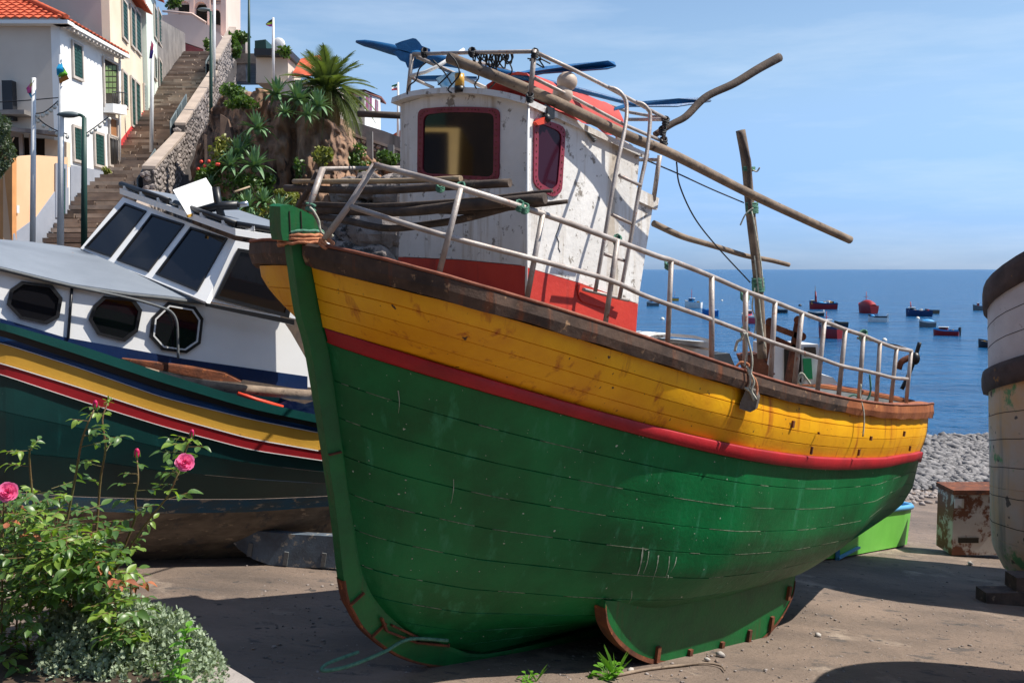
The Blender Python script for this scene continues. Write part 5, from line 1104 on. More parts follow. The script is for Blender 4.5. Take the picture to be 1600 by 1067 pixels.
# roof of house 1: hipped, rows of barrel tiles
def tiled(t, A, B, up, L, nc, nr, hipA=0, hipB=0, name='roof_tiles'):
    """A-B eave, up = slope vector of unit length; hips cut the ends"""
    A = V3(A); B = V3(B); e = B-A; W_ = np.linalg.norm(e); e = e/W_; nrm = unit(np.cross(e, up)); nrm = nrm if nrm[2] > 0 else -nrm
    mb = MB()
    for r in range(nr):
        s0, s1 = L*r/nr, L*(r+1)/nr*1.01; x0 = hipA*s0; x1 = W_-hipB*s0
        if x1 <= x0: break
        c0 = int(x0/W_*nc); c1 = int(math.ceil(x1/W_*nc)); lo = []; hi = []
        for c in range(c0*4, c1*4+1):
            x = min(max(W_*c/nc/4, x0), x1); z = .045*abs(math.sin(math.pi*c/4))
            lo.append(A+e*x+up*s0+nrm*(z+.05)); hi.append(A+e*x+up*s1+nrm*(z+.005))
        base = [p-nrm*.05 for p in lo]; mb.sheet([base, lo, hi], smooth=False)
    o = mb.build(name, K['tile'], t); o['kind'] = 'stuff'; return o
ez = 10.85
upf = unit(np.array([0, 1., .5])); upr = unit(np.array([-1., 0, .5]))
tiled(H1, (-27.5, 33.6, ez), (-14.75, 33.6, ez), upf, 5.2, 42, 14, 0, .894)
tiled(H1, (-14.75, 33.6, ez), (-14.8, 39.1, ez), upr, 3.0, 18, 9, .894, .894)
mb = MB(); mb.tube([(-14.75, 33.6, ez+.08), (-17.4, 36.2, ez+1.42), (-19.2, 38.0, ez+2.3)], .09, 8); mb.build('hip_ridge', K['tile'], H1)
for k in (0, 1):
    mb = MB()
    if k == 0: mb.box((-21, 33.85, ez-.08), (12.6, .5, .12))
    else: mb.box((-15.0, 36.4, ez-.08), (.5, 5.4, .12))
    mb.build('eave_soffit', K['plaster_w'], H1)
for i in range(16):
    mb = MB(); mb.box((-14.85, 34+i*.31, ez-.2), (.12, .1, .1)); mb.build('corbel', K['wframe'], H1)
# chimney-like louvre on the front wall and lean-to
mb = MB(); mb.box(at(15, 158, 33.8), (.34, .3, 1.3)); mb.build('flue', K['iron'], H1)
mb = MB(); mb.box(at(14, 178, 33.6), (1.4, .8, .14)); mb.build('flue_shelf', K['conc'], H1)
LT = thing('lean_to', 'grey canopied lean-to with dark opening below the beige gable', 'lean-to', at(60, 250, 32.5))
mb = MB(); mb.prism([at(-40, 200, 31.5), at(95, 212, 31.5), at(98, 216, 33.8), at(-40, 196, 33.8)], (0, 0, .12)); mb.build('canopy', K['conc'], LT, fix=True)
mb = MB(); mb.prism([at(18, 214, 33.6), at(70, 217, 33.6), at(70, 255, 33.6), at(18, 250, 33.6)], (0, .3, 0)); mb.build('opening', K['dark'], LT, fix=True)
mb = MB(); mb.prism([at(70, 217, 33.5), at(104, 222, 33.5), at(104, 260, 33.5), at(70, 256, 33.5)], (0, .3, 0)); mb.build('wall', K['plaster_c'], LT, fix=True)
for x in (34, 50): mb = MB(); mb.box(at(x, 234, 33.5), (.12, .12, 1)); mb.build('post', K['wframe'], LT)
# peach yard wall
PW = thing('yard_wall', 'peach rendered yard wall with blue-grey dado, painted shadow and green door beside the stair foot', 'wall', at(60, 385, 31))
pa, pb = at(19, 390, 28.6), at(106, 390, 33.0); pd = unit((pb-pa)*np.array([1, 1, 0])); pn = np.array([pd[1], -pd[0], 0]); pp = lambda x, y, o=0: onplane(x, y, pa, pn)+pn*o
mb = MB(); mb.prism([pp(19, 246), pp(60, 243), pp(106, 246), pp(106, 420), pp(19, 440)], -pn*.25); mb.build('wall', K['peach'], PW, fix=True)
mb = MB(); mb.prism([pp(19, 366, .01), pp(55, 340, .01), pp(84, 300, .01), pp(106, 293, .01), pp(106, 420, .01), pp(19, 440, .01)], pn*.02); mb.build('dado', K['dado'], PW, fix=True)  # sloping top takes in the wall's cast shadow, painted as part of the dado
mb = MB(); mb.prism([pp(87, 262, .03), pp(99, 264, .03), pp(99, 338, .03), pp(87, 338, .03)], pn*.03); d = mb.build('door', K['shutter'], PW, fix=True)
mb = MB(); mb.ring([pp(84.5, 255, .02), pp(101.5, 257, .02), pp(101.5, 340, .02), pp(84.5, 340, .02)], [pp(87, 262, .02), pp(99, 264, .02), pp(99, 338, .02), pp(87, 338, .02)], pn*.05); mb.build('door_frame', K['dado'], d, fix=True)
mb = MB(); mb.prism([at(19, 246, 28.6), at(-80, 240, 30), at(-80, 460, 30), at(19, 440, 28.6)], (0, .25, 0)); mb.build('return_wall', mat('shaded_peach_plaster', srgb(214, 150, 92), None, .9, bump=.15), PW, fix=True)  # deeper peach puts shade into the colour of the unlit face
mb = MB(); mb.prism([pp(23, 321, .01), pp(27, 321, .01), pp(27, 333, .01), pp(23, 333, .01)], pn*.05); mb.build('meter_box', K['white'], PW, fix=True)
for x_, yt, yb_ in ((184.5, 84, 262),):
    mb = MB(); mb.tube([pl(x_, yt, .06), pl(x_, yb_, .06)], .05, 6); mb.build('downpipe', K['plaster_w'], H1)
mb = MB(); mb.tube([pl(110, 52, .3), pl(186, 90, .3)], .055, 6); mb.build('gutter', K['plaster_w'], H1)
# house 2
H2, a2, n2 = house('cream_house', 'tall cream house with red base and grey shutters in the middle of the stairs', (-15.6, 39.4), (-17.15, 47), 1.5, 14.35, 14, K['plaster_c'], K['plaster_b'])
for r in ((190, 5, 197, 60), (203.5, 15, 209, 72), (211, 22, 218, 80), (223, 34, 229, 88), (190.5, 116, 197, 165), (204, 125, 209, 196), (211, 132, 217, 200), (224, 137, 230, 182)): fwin(H2, a2, n2, *r)
pl2 = lambda x, y, o=0: onplane(x, y, a2, n2)+n2*o
mb = MB(); mb.prism([pl2(186, 222, .01), pl2(204, 198, .01), pl2(221, 178, .01), pl2(236, 158, .01), pl2(236, 190, .01), pl2(186, 270, .01)], n2*.03); mb.build('dado', K['reddado'], H2, fix=True)
tiled(H2, (-15.1, 39.0, 14.35), (-16.75, 47.3, 14.35), unit(np.array([-1, -.19, .5])), 5, 26, 12)
mb = MB(); mb.box((-21.5, 39.2, 14.45), (13, .5, .12)); mb.build('eave_soffit', K['tile'], H2)
# house 3
H3, a3, n3_ = house('pale_green_house', 'narrow pale green house higher up the stairs beyond the cream one', (-17.0, 47.2), (-18.2, 52), 4, 16.2, 10, K['plaster_g'], K['plaster_g'])
for r in ((240, 15, 243.5, 58), (246.5, 22, 251, 68), (240, 92, 243, 122), (248, 98, 252, 158)): fwin(H3, a3, n3_, *r)
pl3 = lambda x, y, o=0: onplane(x, y, a3, n3_)+n3_*o
mb = MB(); mb.prism([pl3(238, 158, .01), pl3(256, 130, .01), pl3(256, 170, .01), pl3(238, 190, .01)], n3_*.03); mb.build('dado', K['reddado'], H3, fix=True)
tiled(H3, (-16.5, 46.9, 16.2), (-17.9, 52.3, 16.2), unit(np.array([-1, -.25, .5])), 4, 18, 10)
RW = solo(MB().add([], []).prism([(-18.25, 52, 4), (-20.3, 63, 4), (-20.3, 63, 17.2), (-18.25, 52, 15.5)], (-.5, 0, 0)), 'retaining_wall', K['conc'], 'streaked grey concrete wall along the upper left side of the stairs', 'wall', fix=True)
# pink building with arches at the top
PB = thing('pink_building', 'pale pink building with arched balconies at the top of the stairs', 'building', (-24, 68, 14))
py_ = 68.0
P = lambda x, y, Y=py_: at(x, y, Y)
mb = MB(); mb.prism([P(252, 56), P(318, 78), P(318, 100), P(252, 100)], (0, 1, 0)); mb.build('red_base', mat('maroon_plaster', srgb(150, 78, 76), srgb(130, 62, 62), .9, bump=.2), PB, fix=True)
mb = MB(); mb.prism([P(252, 24), P(300, 22), P(345, 55), P(356, 70), P(356, 92), P(318, 100), P(318, 77), P(252, 54)], (0, 1, 0)); mb.build('balcony_wall', K['plaster_p'], PB, fix=True)
mb = MB(); mb.prism([P(262, -60, 70.5), P(351, -60, 70.5), P(351, 60, 70.5), P(262, 60, 70.5)], (0, 4, 0)); mb.build('rear_wall', K['plaster_p'], PB, fix=True)
mb = MB(); mb.prism([P(276, -60, 69.2), P(352, -60, 69.2), P(352, 1, 69.2), P(276, -2, 69.2)], (0, .5, 0)); mb.build('lintel_wall', K['plaster_p'], PB, fix=True)
for x0, x1 in ((296, 303), (324, 328), (345, 353)):
    mb = MB(); mb.prism([P(x0, -3, 69.1), P(x1, -3, 69.1), P(x1, 60, 69.1), P(x0, 60, 69.1)], (0, .5, 0)); mb.build('pillar', K['plaster_p'], PB, fix=True)
def arch(x0, x1, yt, ys):
    c = (x0+x1)/2; r = (x1-x0)/2; pts = [(x0-.5, yt-6), (x1+.5, yt-6), (x1+.5, ys)]+[(c+r*math.cos(a), ys-(ys-yt)*math.sin(a)) for a in np.linspace(0, math.pi, 9)]+[(x0-.5, ys)]
    mb = MB(); mb.prism([P(x, y, 69.15) for x, y in pts], (0, .45, 0)); mb.build('arch', K['plaster_p'], PB, fix=True)
arch(303, 324, 3, 16); arch(328, 345, 14, 26); arch(278, 296, 2, 8)
for x0, x1 in ((279, 296), (304, 323), (329, 344)):
    mb = MB(); mb.prism([P(x0, 8, 70.4), P(x1, 8, 70.4), P(x1, 40, 70.4), P(x0, 36, 70.4)], (0, .05, 0)); mb.build('window', K['dark'], PB, fix=True)
mb = MB(); mb.tube([P(254, 18), P(300, 22), P(322, 36)], .08, 6); mb.build('hand_rail', K['plaster_p'], PB)
# --- rubble walls right of the stairs
def stonewall(label, A, B, zt0, zt1, drop0, drop1, n=300, cw_=.34, s=.2):
    A = V3((A[0], A[1], 0)); B = V3((B[0], B[1], 0)); d = B-A; Ln = np.linalg.norm(d); d /= Ln; nn = np.array([d[1], -d[0], 0])
    zt = lambda u: zt0+(zt1-zt0)*u; zb = lambda u: zt(u)-(drop0+(drop1-drop0)*u)
    t = thing('rubble_wall', label, 'wall', A+(0, 0, zb(0)))
    mb = MB(); mb.prism([A+(0, 0, zb(0)), B+(0, 0, zb(1)), B+(0, 0, zt(1)), A+(0, 0, zt(0))], -nn*cw_); mb.build('wall_core', K['mortar'], t, fix=True)
    mb = MB(); mb.prism([A+nn*.06+(0, 0, zt(0)), B+nn*.06+(0, 0, zt(1)), B+nn*.06+(0, 0, zt(1)+.1), A+nn*.06+(0, 0, zt(0)+.1)], -nn*(cw_+.08)); mb.build('coping', K['coping'], t, fix=True)
    me = []
    for k in range(5):
        m_ = MB(); stone(m_, (0, 0, 0), 1, .75, .22, False); me.append(mesh_of(m_, K['rubble'], 'stone'))
    cnt = 0; mb = MB(); u = 0
    rows = int((drop0+drop1)/2/(s*1.15)); per = int(Ln/(s*1.35)); allp = []
    for r in range(rows):
        for c in range(per):
            u = (c+.5*(r % 2)+random.uniform(-.25, .25))/per
            if 0 <= u <= 1: allp.append((u, (r+.5+random.uniform(-.25, .25))/rows))
    # front end of the wall too
    allp.sort(key=lambda q: q[0])
    for u, f in allp:
        p = A+d*Ln*u+np.array([0, 0, zt(u)-(zt(u)-zb(u))*f])+nn*.0
        if cnt < 290:
            o = shared('stone', random.choice(me), t, p-V3(t.location), (random.uniform(-.3, .3), random.uniform(-.3, .3), math.atan2(d[1], d[0])), (s*random.uniform(.6, .95), s*.36, s*random.uniform(.5, .72)))
        else:
            R_ = np.stack([d, nn, np.array([0, 0, 1.])]); q = ico*(1+np.random.uniform(-.22, .22, (12, 1)))*np.array([s*random.uniform(.6, .95), s*.36, s*random.uniform(.48, .7)]); mb.add(q@R_+p, icf, False)
        cnt += 1
    if mb.v: o = mb.build('stonework', K['rubble'], t); o['kind'] = 'stuff'
    for k in range(int(drop0/s/1.1)*2):
        p = A+nn*random.uniform(-cw_, 0)+np.array([0, -.02, zb(0)+(zt(0)-zb(0))*random.random()]); shared('end_stone', random.choice(me), t, p-V3(t.location), (0, 0, 0), (s*.75, s*.4, s*.6))
    return t
RX = SW+.1
ptR = lambda y: (L0[0]+RX+(L1[0]-L0[0])*(y-30)/32, y)
zS = lambda y: L0[2]+(L1[2]-L0[2])*(y-30)/32
stonewall('lowest stretch of grey rubble parapet at the stair foot', ptR(27.6), ptR(32.3), zS(27.6)+.6, zS(32.3)+.75, 2.6, 2.6)
stonewall('stepped rubble parapet in the middle of the stairs behind the white hatch board', ptR(32.35), ptR(39.5), zS(32.35)+1.5, zS(39.5)+.75, 4.6, 4.2)
stonewall('upper stretch of rubble parapet below the dark lamp post', ptR(39.55), ptR(52), zS(39.55)+1.1, zS(52)+.7, 4.8, 4.2, s=.2)
stonewall('topmost rubble parapet ending in a pillar against the sky', ptR(52.05), ptR(63), zS(52)+1.25, zS(63)+1.2, 4.5, 4.0, s=.22)
mb = MB(); mb.box((-16.9, 63, 15.6), (.9, .9, 2.8)); solo(mb, 'stone_pillar', K['rubble'], 'stone pillar with a small plant on top of the stairs wall', 'pillar')
for (y0, y1, h, lab) in ((33, 36.5, .9, 'grey metal rail panel at the stair foot'), (40.3, 45, 1.0, 'grey metal rail panel halfway up the stairs'), (52.8, 57, 1.0, 'grey metal rail panel near the top of the stairs')):
    x0, x1 = ptR(y0)[0]-.65, ptR(y1)[0]-.65; t = thing('stair_rail', lab, 'railing', (x0, y0, zS(y0)))
    a, b = np.array([x0, y0, zS(y0)+.1]), np.array([x1, y1, zS(y1)+.1]); H_ = np.array([0, 0, h])
    mb = MB(); mb.prism([a+(0, 0, .1), b+(0, 0, .1), b+H_*.95, a+H_*.95], (.02, 0, 0)); mb.build('wire_panel', K['mesh_pane'], t, fix=True)
    for p, q in ((a, b), (a+H_, b+H_)): mb = MB(); mb.tube([p, q], .03, 6); mb.build('rail', K['railm'], t)
    for f in (0, .33, .66, 1): mb = MB(); mb.tube([a+(b-a)*f-(0, 0, .2), a+(b-a)*f+H_], .035, 6); mb.build('post', K['railm'], t)
# --- cliff
from mathutils import noise as mn
def cnoise(x, y, z, o=5): return mn.fractal(Vector((x, y, z)), .9, 2.0, o)
TOPC = [(300, 262), (318, 205), (335, 170), (350, 150), (380, 144), (410, 140), (450, 152), (480, 168), (520, 196), (550, 228), (600, 262), (650, 285), (700, 300)]
CD = [(300, 37.0), (340, 37.2), (400, 36.0), (470, 34.6), (520, 34.4), (560, 35.6), (640, 36.5), (700, 37)]
rows = []; NC, NR = 190, 110
for j in range(NR):
    v_ = j/(NR-1); r = []
    for i in range(NC):
        x = 300+400*i/(NC-1); yt_ = interp(TOPC, x); y = yt_+(520-yt_)*v_
        Y = interp(CD, x)-2.6*v_**1.4
        P_ = at(x, y, Y)
        vert = cnoise(P_[0]*.9, 3.1, P_[2]*.22)*.75 if 400 < x < 540 else cnoise(P_[0]*.5, 1.1, P_[2]*.5)*.6
        rid = abs(cnoise(P_[0]*1.6, 7, P_[2]*.7))*.5+cnoise(P_[0]*3.2, 2, P_[2]*2.4)*.14
        blocky = (math.floor(cnoise(P_[0]*.8+4, 5, P_[2]*.9)*4)/4)*.7 if x > 520 else 0
        dY = -(vert+rid+blocky)+(1.1*math.exp(-((x-455)/9)**2) if True else 0)*(.5+.5*math.sin(v_*5))+1.0*math.exp(-((x-545)/22)**2-((y-330)/60)**2)
        f_ = (Y+dY)/Y; Q = P_+np.array([P_[0]/P_[1]*dY*.4, dY, 0]); r.append(Q)
    if j == 0: rows.append([p+np.array([0, 9, .8]) for p in r]); rows.append([p+np.array([0, 1.2, .15]) for p in r])
    rows.append(r)
mb = MB(); mb.sheet(rows, smooth=True); solo(mb, 'cliff', K['cliff'], 'rugged brown cliff with vertical folds under the palm tree', 'cliff', loc=(0, 0, 0), kind='structure')
BLAB = ['grey boulder lowest left, under the lowest foredeck pole', 'broad grey boulder between the two guard rails', 'grey boulder touching the wheelhouse just above the red base', 'dark grey boulder just right of the rope coil on the bow', 'grey boulder resting on the gunwale line before the wheelhouse', 'grey boulder level with the middle foredeck poles by the wheelhouse', 'smaller grey boulder behind the slanting bow post', 'grey boulder left of the slanting bow post', 'grey boulder behind the wheelhouse front just under the pale cane', 'grey boulder half hidden by the left wheelhouse edge', 'small grey boulder wedged between the broad ones', 'small grey boulder above the pole bundle, left one', 'small grey boulder above the pole bundle, right one', 'dark boulder nearest the green stem head']
# loose boulders below, right of the folds
for i, (x, y, s_) in enumerate(((560, 372, .8), (590, 355, .95), (612, 390, .9), (545, 402, .7), (575, 405, .8), (600, 330, .8), (560, 330, .6), (530, 350, .5), (615, 300, .7), (630, 360, .8), (585, 385, .5), (545, 300, .6), (575, 290, .55), (520, 385, .6))):
    c = at(x, y, 33.2+random.uniform(-.3, .5)); mb = MB()
    n_, m_ = 14, 10; vs = []
    for a in range(m_+1):
        th = math.pi*a/m_
        for b_ in range(n_):
            ph_ = 2*math.pi*b_/n_; dv = np.array([math.sin(th)*math.cos(ph_), math.sin(th)*math.sin(ph_), math.cos(th)]); rr_ = 1+.45*cnoise(dv[0]*1.1+i*5, dv[1]*1.1, dv[2]*1.1, 3); rr_ = min(rr_, .95+.15*random.random()); vs.append(c+dv*rr_*s_*np.array([1.15, .8, .85]))
    mb.add(vs, [(a*n_+b_, (a+1)*n_+b_, (a+1)*n_+(b_+1) % n_, a*n_+(b_+1) % n_) for a in range(m_) for b_ in range(n_)], False)
    solo(mb, 'boulder', K['greyrock'], BLAB[i], 'boulder', group='boulders at the cliff foot')
# grey walls above the rocks
stonewall('low rubble wall on the cliff right of the palm trunk', at(552, 225, 37.5), at(650, 262, 37.5), at(552, 213, 37.5)[2], at(650, 245, 37.5)[2], 1.2, 1.2, s=.16)
mb = MB(); mb.prism([at(545, 188, 39), at(600, 205, 39), at(645, 222, 39), at(645, 290, 39), at(545, 250, 39)], (0, .4, 0)); solo(mb, 'concrete_wall', K['conc'], 'grey concrete wall stepping down behind the palm', 'wall', fix=True)
for x, y, h, pl_ in ((520, 205, 36, 'tallest concrete post right under the palm crown'), (578, 228, 30, 'concrete post in the middle of the cliff edge wall'), (509, 195, 30, 'green stained post hidden among the palm fronds'), (611, 243, 22, 'short concrete post nearest the wheelhouse')):
    mb = MB(); c = at(x, y+h/2, 36.6); mb.box(c+np.array([0, 0, h/2/FPX*36.6]), (.22, .2, h/FPX*36.6*1.4)); solo(mb, 'fence_post', K['conc'], pl_, 'post', group='concrete posts on the cliff edge')
for x, y, lab in ((352, 208, 'rust-brown stone slab propped beside the upper stairs wall'), (327, 240, 'rust-brown stone slab propped lower by the stairs wall')):
    mb = MB(); mb.prism([at(x-8, y-30, 36), at(x+4, y-22, 36), at(x+14, y+22, 35.6), at(x-7, y+26, 35.8)], (0, .3, 0)); solo(mb, 'stone_slab', mat('brown_slab', srgb(112, 90, 76), srgb(84, 66, 56), .9, bump=.6), lab, 'slab', fix=True)
# buildings on the skyline
FB_ = thing('cream_building', 'cream building with purple windows on the skyline right of the palm', 'building', at(570, 200, 52))
mb = MB(); mb.prism([at(520, 146, 52), at(570, 144, 52), at(570, 215, 52), at(520, 215, 52)], (0, 3, 0)); mb.build('left_wall', K['plaster_c'], FB_, fix=True)
mb = MB(); mb.prism([at(570, 143, 52), at(594, 153, 54), at(594, 215, 54), at(570, 215, 52)], (-.3, 2.5, 0)); mb.build('right_wall', K['plaster_w'], FB_, fix=True)
mb = MB(); mb.prism([at(518, 141, 51.7), at(570, 140, 51.7), at(596, 151, 54), at(596, 154, 54), at(570, 144.5, 51.7), at(518, 146, 51.7)], (0, 2, 0)); mb.build('roof_edge', mat('brown_roof_edge', srgb(130, 80, 70), None, .8, bump=.1), FB_, fix=True)
K['purple'] = mat('purple_blind', srgb(110, 44, 74), srgb(150, 90, 120), .6, 6, bump=.1)
for x0, x1, y0 in ((571.5, 581, 148), (586, 591, 155)):
    mb = MB(); s_ = lambda x: 52+(x-570)/12; mb.prism([at(x0, y0, s_(x0)-.05), at(x1, y0+3, s_(x1)-.05), at(x1, y0+25, s_(x1)-.05), at(x0, y0+24, s_(x0)-.05)], (0, .05, 0)); w_ = mb.build('window', K['purple'], FB_, fix=True)
    mb = MB(); xm = (x0+x1)/2; mb.bar(at(xm, y0+1, s_(xm)-.1), at(xm, y0+24, s_(xm)-.1), .05, .05, up=(0, 1, 0)); mb.build('glazing_bar', K['plaster_w'], w_)
for i in range(5):
    for j in range(3):
        mb = MB(); x, y = 541+i*5, 152+j*6; mb.prism([at(x, y, 51.9), at(x+3.6, y, 51.9), at(x+3.6, y+4.4, 51.9), at(x, y+4.4, 51.9)], (0, .06, 0)); mb.build('pane', K['glass'], FB_, fix=True)
TB = thing('tiled_building', 'low building with orange tile roof hidden behind the palm fronds', 'building', at(480, 150, 48))
mb = MB(); mb.prism([at(425, 128, 48), at(520, 128, 48), at(520, 180, 48), at(425, 180, 48)], (0, 3, 0)); mb.build('wall', K['plaster_b'], TB, fix=True)
mb = MB(); mb.prism([at(455, 118, 47.5), at(470, 92, 49.5), at(500, 86, 49.5), at(525, 118, 47.5)], (0, .3, 0)); mb.build('roof', K['tile'], TB, fix=True)
mb = MB(); mb.prism([at(397, 76, 48), at(452, 76, 48), at(452, 87, 48), at(397, 87, 48)], (0, 3, 0)); mb.build('flat_roof', K['iron'], TB, fix=True)
mb = MB(); mb.prism([at(400, 87, 48.5), at(450, 87, 48.5), at(450, 130, 48.5), at(400, 130, 48.5)], (0, 3, 0)); mb.build('wall', K['plaster_b'], TB, fix=True)
mb = MB(); mb.prism([at(398, 64, 48), at(415, 62, 48), at(416, 76, 48), at(398, 76, 48)], (0, 1.5, 0)); mb.build('roof_tank', K['fl_green'], TB, fix=True)
mb = MB(); mb.ball(at(435, 70, 47.8), .33, 10, 6, (1, .3, 1)); mb.build('dish', K['white'], TB)
# small red roof by the far flag
mb = MB(); mb.prism([at(606, 215, 46), at(640, 195, 46), at(650, 215, 46)], (0, 3, 0)); solo(mb, 'red_roof', K['tile'], 'tip of a red roof beside the wheelhouse', 'roof', fix=True)
# poles, lamps, flags
def pole(name, label, cat, x0, y0, x1, y1, Y, r, m, grp=None):
    a = at(x1, y1, Y); b = at(x0, y0, Y); t = thing(name, label, cat, a, group=grp)
    mb = MB(); mb.tube([a, (a+b)/2, b], [r, r*.9, r*.7], 8); mb.build('post', K[m], t); return t, b
def flag(t, pts, Y, cols):
    n_ = len(cols)
    for i, c in enumerate(cols):
        k0, k1 = i/n_, (i+1)/n_; mb = MB(); rows = []
        for kk in (k0, (k0+k1)/2, k1):
            rows.append([at(p[0]+(q[0]-p[0])*kk, p[1]+(q[1]-p[1])*kk, Y+.07*math.sin(j*2+kk*4)) for j, (p, q) in enumerate(pts)])
        mb.sheet(rows); nm = 'flag_%s' % 'x'; key = 'cloth_%d_%d_%d' % c
        if key not in K: K[key] = mat(key, srgb(*c), None, .8, bump=.1)
        mb.build('flag_stripe', K[key], t)
def fq(t, Y, qs):
    for a, b, c, d, col_ in qs:
        g = lambda p, q, k: (p[0]+(q[0]-p[0])*k, p[1]+(q[1]-p[1])*k); rows = []
        for u in np.linspace(0, 1, 5): rows.append([at(*g(g(a, b, v), g(d, c, v), u), Y+.06*math.sin(u*5+v*4)) for v in np.linspace(0, 1, 5)])
        key = 'cloth_%d_%d_%d' % col_
        if key not in K: K[key] = mat(key, srgb(*col_), None, .8, bump=.1)
        mb = MB(); mb.sheet(rows); mb.build('flag_panel', K[key], t)
F1, _ = pole('flagpole', 'white flagpole with a pink, yellow and cyan flag, leftmost of all', 'flagpole', 53, 122, 51, 380, 24, .07, 'white')
fq(F1, 24, [((49, 124), (54, 124), (54, 134), (46, 137), (190, 210, 60)), ((41, 138), (49, 129), (54, 146), (43, 146), (226, 90, 150)), ((44, 146), (55, 145), (55, 151), (49, 154), (40, 170, 210))])
F2, _ = pole('flagpole', 'white flagpole with a cyan, green and brown flag before the white house', 'flagpole', 96, 86, 94.5, 388, 24, .085, 'white')
fq(F2, 23.9, [((96, 92), (88, 107), (89, 119), (100, 112), (30, 165, 215)), ((99, 105), (106, 116), (104, 121), (90, 120), (110, 180, 50)), ((91, 119), (105, 118), (108, 124), (93, 131), (186, 120, 50))])
F3, _ = pole('flagpole', 'white flagpole with a furled purple flag standing on the stairs', 'flagpole', 238, 65, 236.5, 238, 39, .08, 'white')
fq(F3, 38.8, [((237, 64), (240, 70), (239, 82), (235, 78), (214, 90, 120)), ((235, 72), (240, 80), (238, 92), (233, 92), (70, 54, 130))])
pole('flagpole', 'thin white pole near the stair top without a flag', 'flagpole', 335, -20, 334, 132, 50, .09, 'white')
F5, _ = pole('flagpole', 'white flagpole with a black, yellow and pink flag against the sky', 'flagpole', 427, 28, 427, 130, 46, .07, 'white')
flag(F5, [((426, 30), (426, 42)), ((420, 33), (421, 42)), ((415, 38), (416, 40))], 46, [(40, 40, 40), (190, 210, 60), (180, 60, 160)])
F6, _ = pole('flagpole', 'white flagpole with a small red, white and green flag beside the wheelhouse', 'flagpole', 622, 129, 622, 225, 44, .06, 'white')
flag(F6, [((621, 131), (621, 141)), ((612, 134), (612, 142))], 44, [(40, 120, 80), (220, 220, 220), (200, 50, 60)])
def lamp(label, x, y0, y1, Y, arm, grp=None):
    t, b = pole('street_lamp', label, 'street lamp', x, y0, x, y1, Y, .08, 'fl_green')
    mb = MB(); mb.tube(smooth_curve([b, b+np.array([-.1, 0, .06]), at(arm[0], arm[1], Y)], 10), .04, 6); mb.build('arm', K['fl_green'], t)
    mb = MB(); c = at(arm[0]-6*24/Y*1.0, arm[1]-1.5, Y); mb.ball(c, .28, 10, 6, (1, .45, .28)); mb.build('lamp_head', K['railm'], t)
lamp('dark green street lamp in front of the white house', 131.5, 184, 385, 24, (113, 181)); lamp('dark green street lamp beside the upper stairs wall', 329.5, 19, 212, 42, (322, 17))
pole('lamp_post', 'thin dark post rising out of the frame left of the skyline flag', 'post', 389, -20, 389, 130, 47, .07, 'fl_green')
K['bulb'] = mat('bulb_glass', srgb(220, 215, 200), None, .3, bump=0)
for pts, Y, lab in ((((54, 178), (68, 176), (80, 168), (91, 158)), 24, 'cable with festoon bulbs between the two left flagpoles'), (((54, 180), (70, 194), (90, 205), (105, 210)), 24, 'festoon cable sagging across the lower beige wall'), (((133, 210), (150, 198), (171, 182)), 26, 'festoon cable from the street lamp to the white house'), (((0, 160), (45, 157), (92, 153)), 26, 'plain cable running left across the beige gable')):
    t = thing('string_lights' if 'fest' in lab else 'cable', lab, 'string lights' if 'fest' in lab else 'cable', at(*pts[0], Y)); c = smooth_curve(PT(pts, Y), 18)
    mb = MB(); mb.tube(c, .014, 5); mb.build('wire', K['cable'], t)
    if 'fest' in lab:
        for p in c[2::3]: mb = MB(); mb.ball(p-np.array([0, 0, .07]), .05, 6, 5); mb.build('bulb', K['bulb'], t)
for (x0, y0, x1, y1, Y, lab) in ((401, 0, 500, 110, 50, None), (560, 118, 700, 150, 44, None)):
    pass
# unseen surroundings for the panes to reflect; buildings added dark to keep glass dark
OB = thing('reflected_building', 'unseen plain building at left, added dark for the window reflection', 'building', (-17, 6, 0))
mb = MB(); mb.box((-17, 6, 4), (4, 22, 12)); mb.build('wall', mat('dark_reflection_plaster', srgb(62, 50, 44), srgb(44, 36, 34), .9, bump=.2), OB)  # wall darkened so the wheelhouse window reflects near black
for k in range(5):
    mb = MB(); mb.box((-14.97, -2+k*4, 5.5), (.06, 1.2, 1.6)); mb.build('window', K['shutter'], OB)
TG = solo(MB().box((-13.5, 6, 1.0), (7.4, 24, 4.0)), 'street_terrace', K['conc'], 'raised street level out of frame at left', 'street', kind='structure')
K['van'] = mat('van_yellow_paint', srgb(246, 190, 10), None, .3, bump=0)
for y, lab in ((7.0, 'yellow van parked out of frame at left, nearer the camera'), (9.7, 'yellow van parked out of frame at left, nearer the village')):
    X_ = -10.4; t = thing('van', lab, 'van', (X_-2, y, 3.0)); f_ = lambda x, z, s_: (X_+x, y+s_, 3.0+z)
    mb = MB(); mb.prism([f_(0, .45, -.95), f_(0, 1.15, -.95), f_(-.25, 1.3, -.95), f_(-.75, 2.3, -.95), f_(-4.2, 2.35, -.95), f_(-4.2, .45, -.95)], (0, 1.9, 0)); mb.build('body', K['van'], t, fix=True)
    mb = MB(); mb.prism([f_(-.24, 1.38, -.8), f_(-.68, 2.2, -.75), f_(-.68, 2.2, .75), f_(-.24, 1.38, .8)], (.03, 0, .01)); mb.build('windscreen', K['glass'], t, fix=True)
    mb = MB(); mb.prism([f_(.01, .6, -.6), f_(.01, .95, -.6), f_(.01, .95, .6), f_(.01, .6, .6)], (.03, 0, 0)); mb.build('grille', K['black'], t, fix=True)
    for s_ in (-.96, .96):
        for x_ in (-.9, -3.4): mb = MB(); mb.tube([f_(x_, .36, s_*1.0), f_(x_, .36, s_*.8)], .36, 14); mb.build('wheel', K['black'], t)
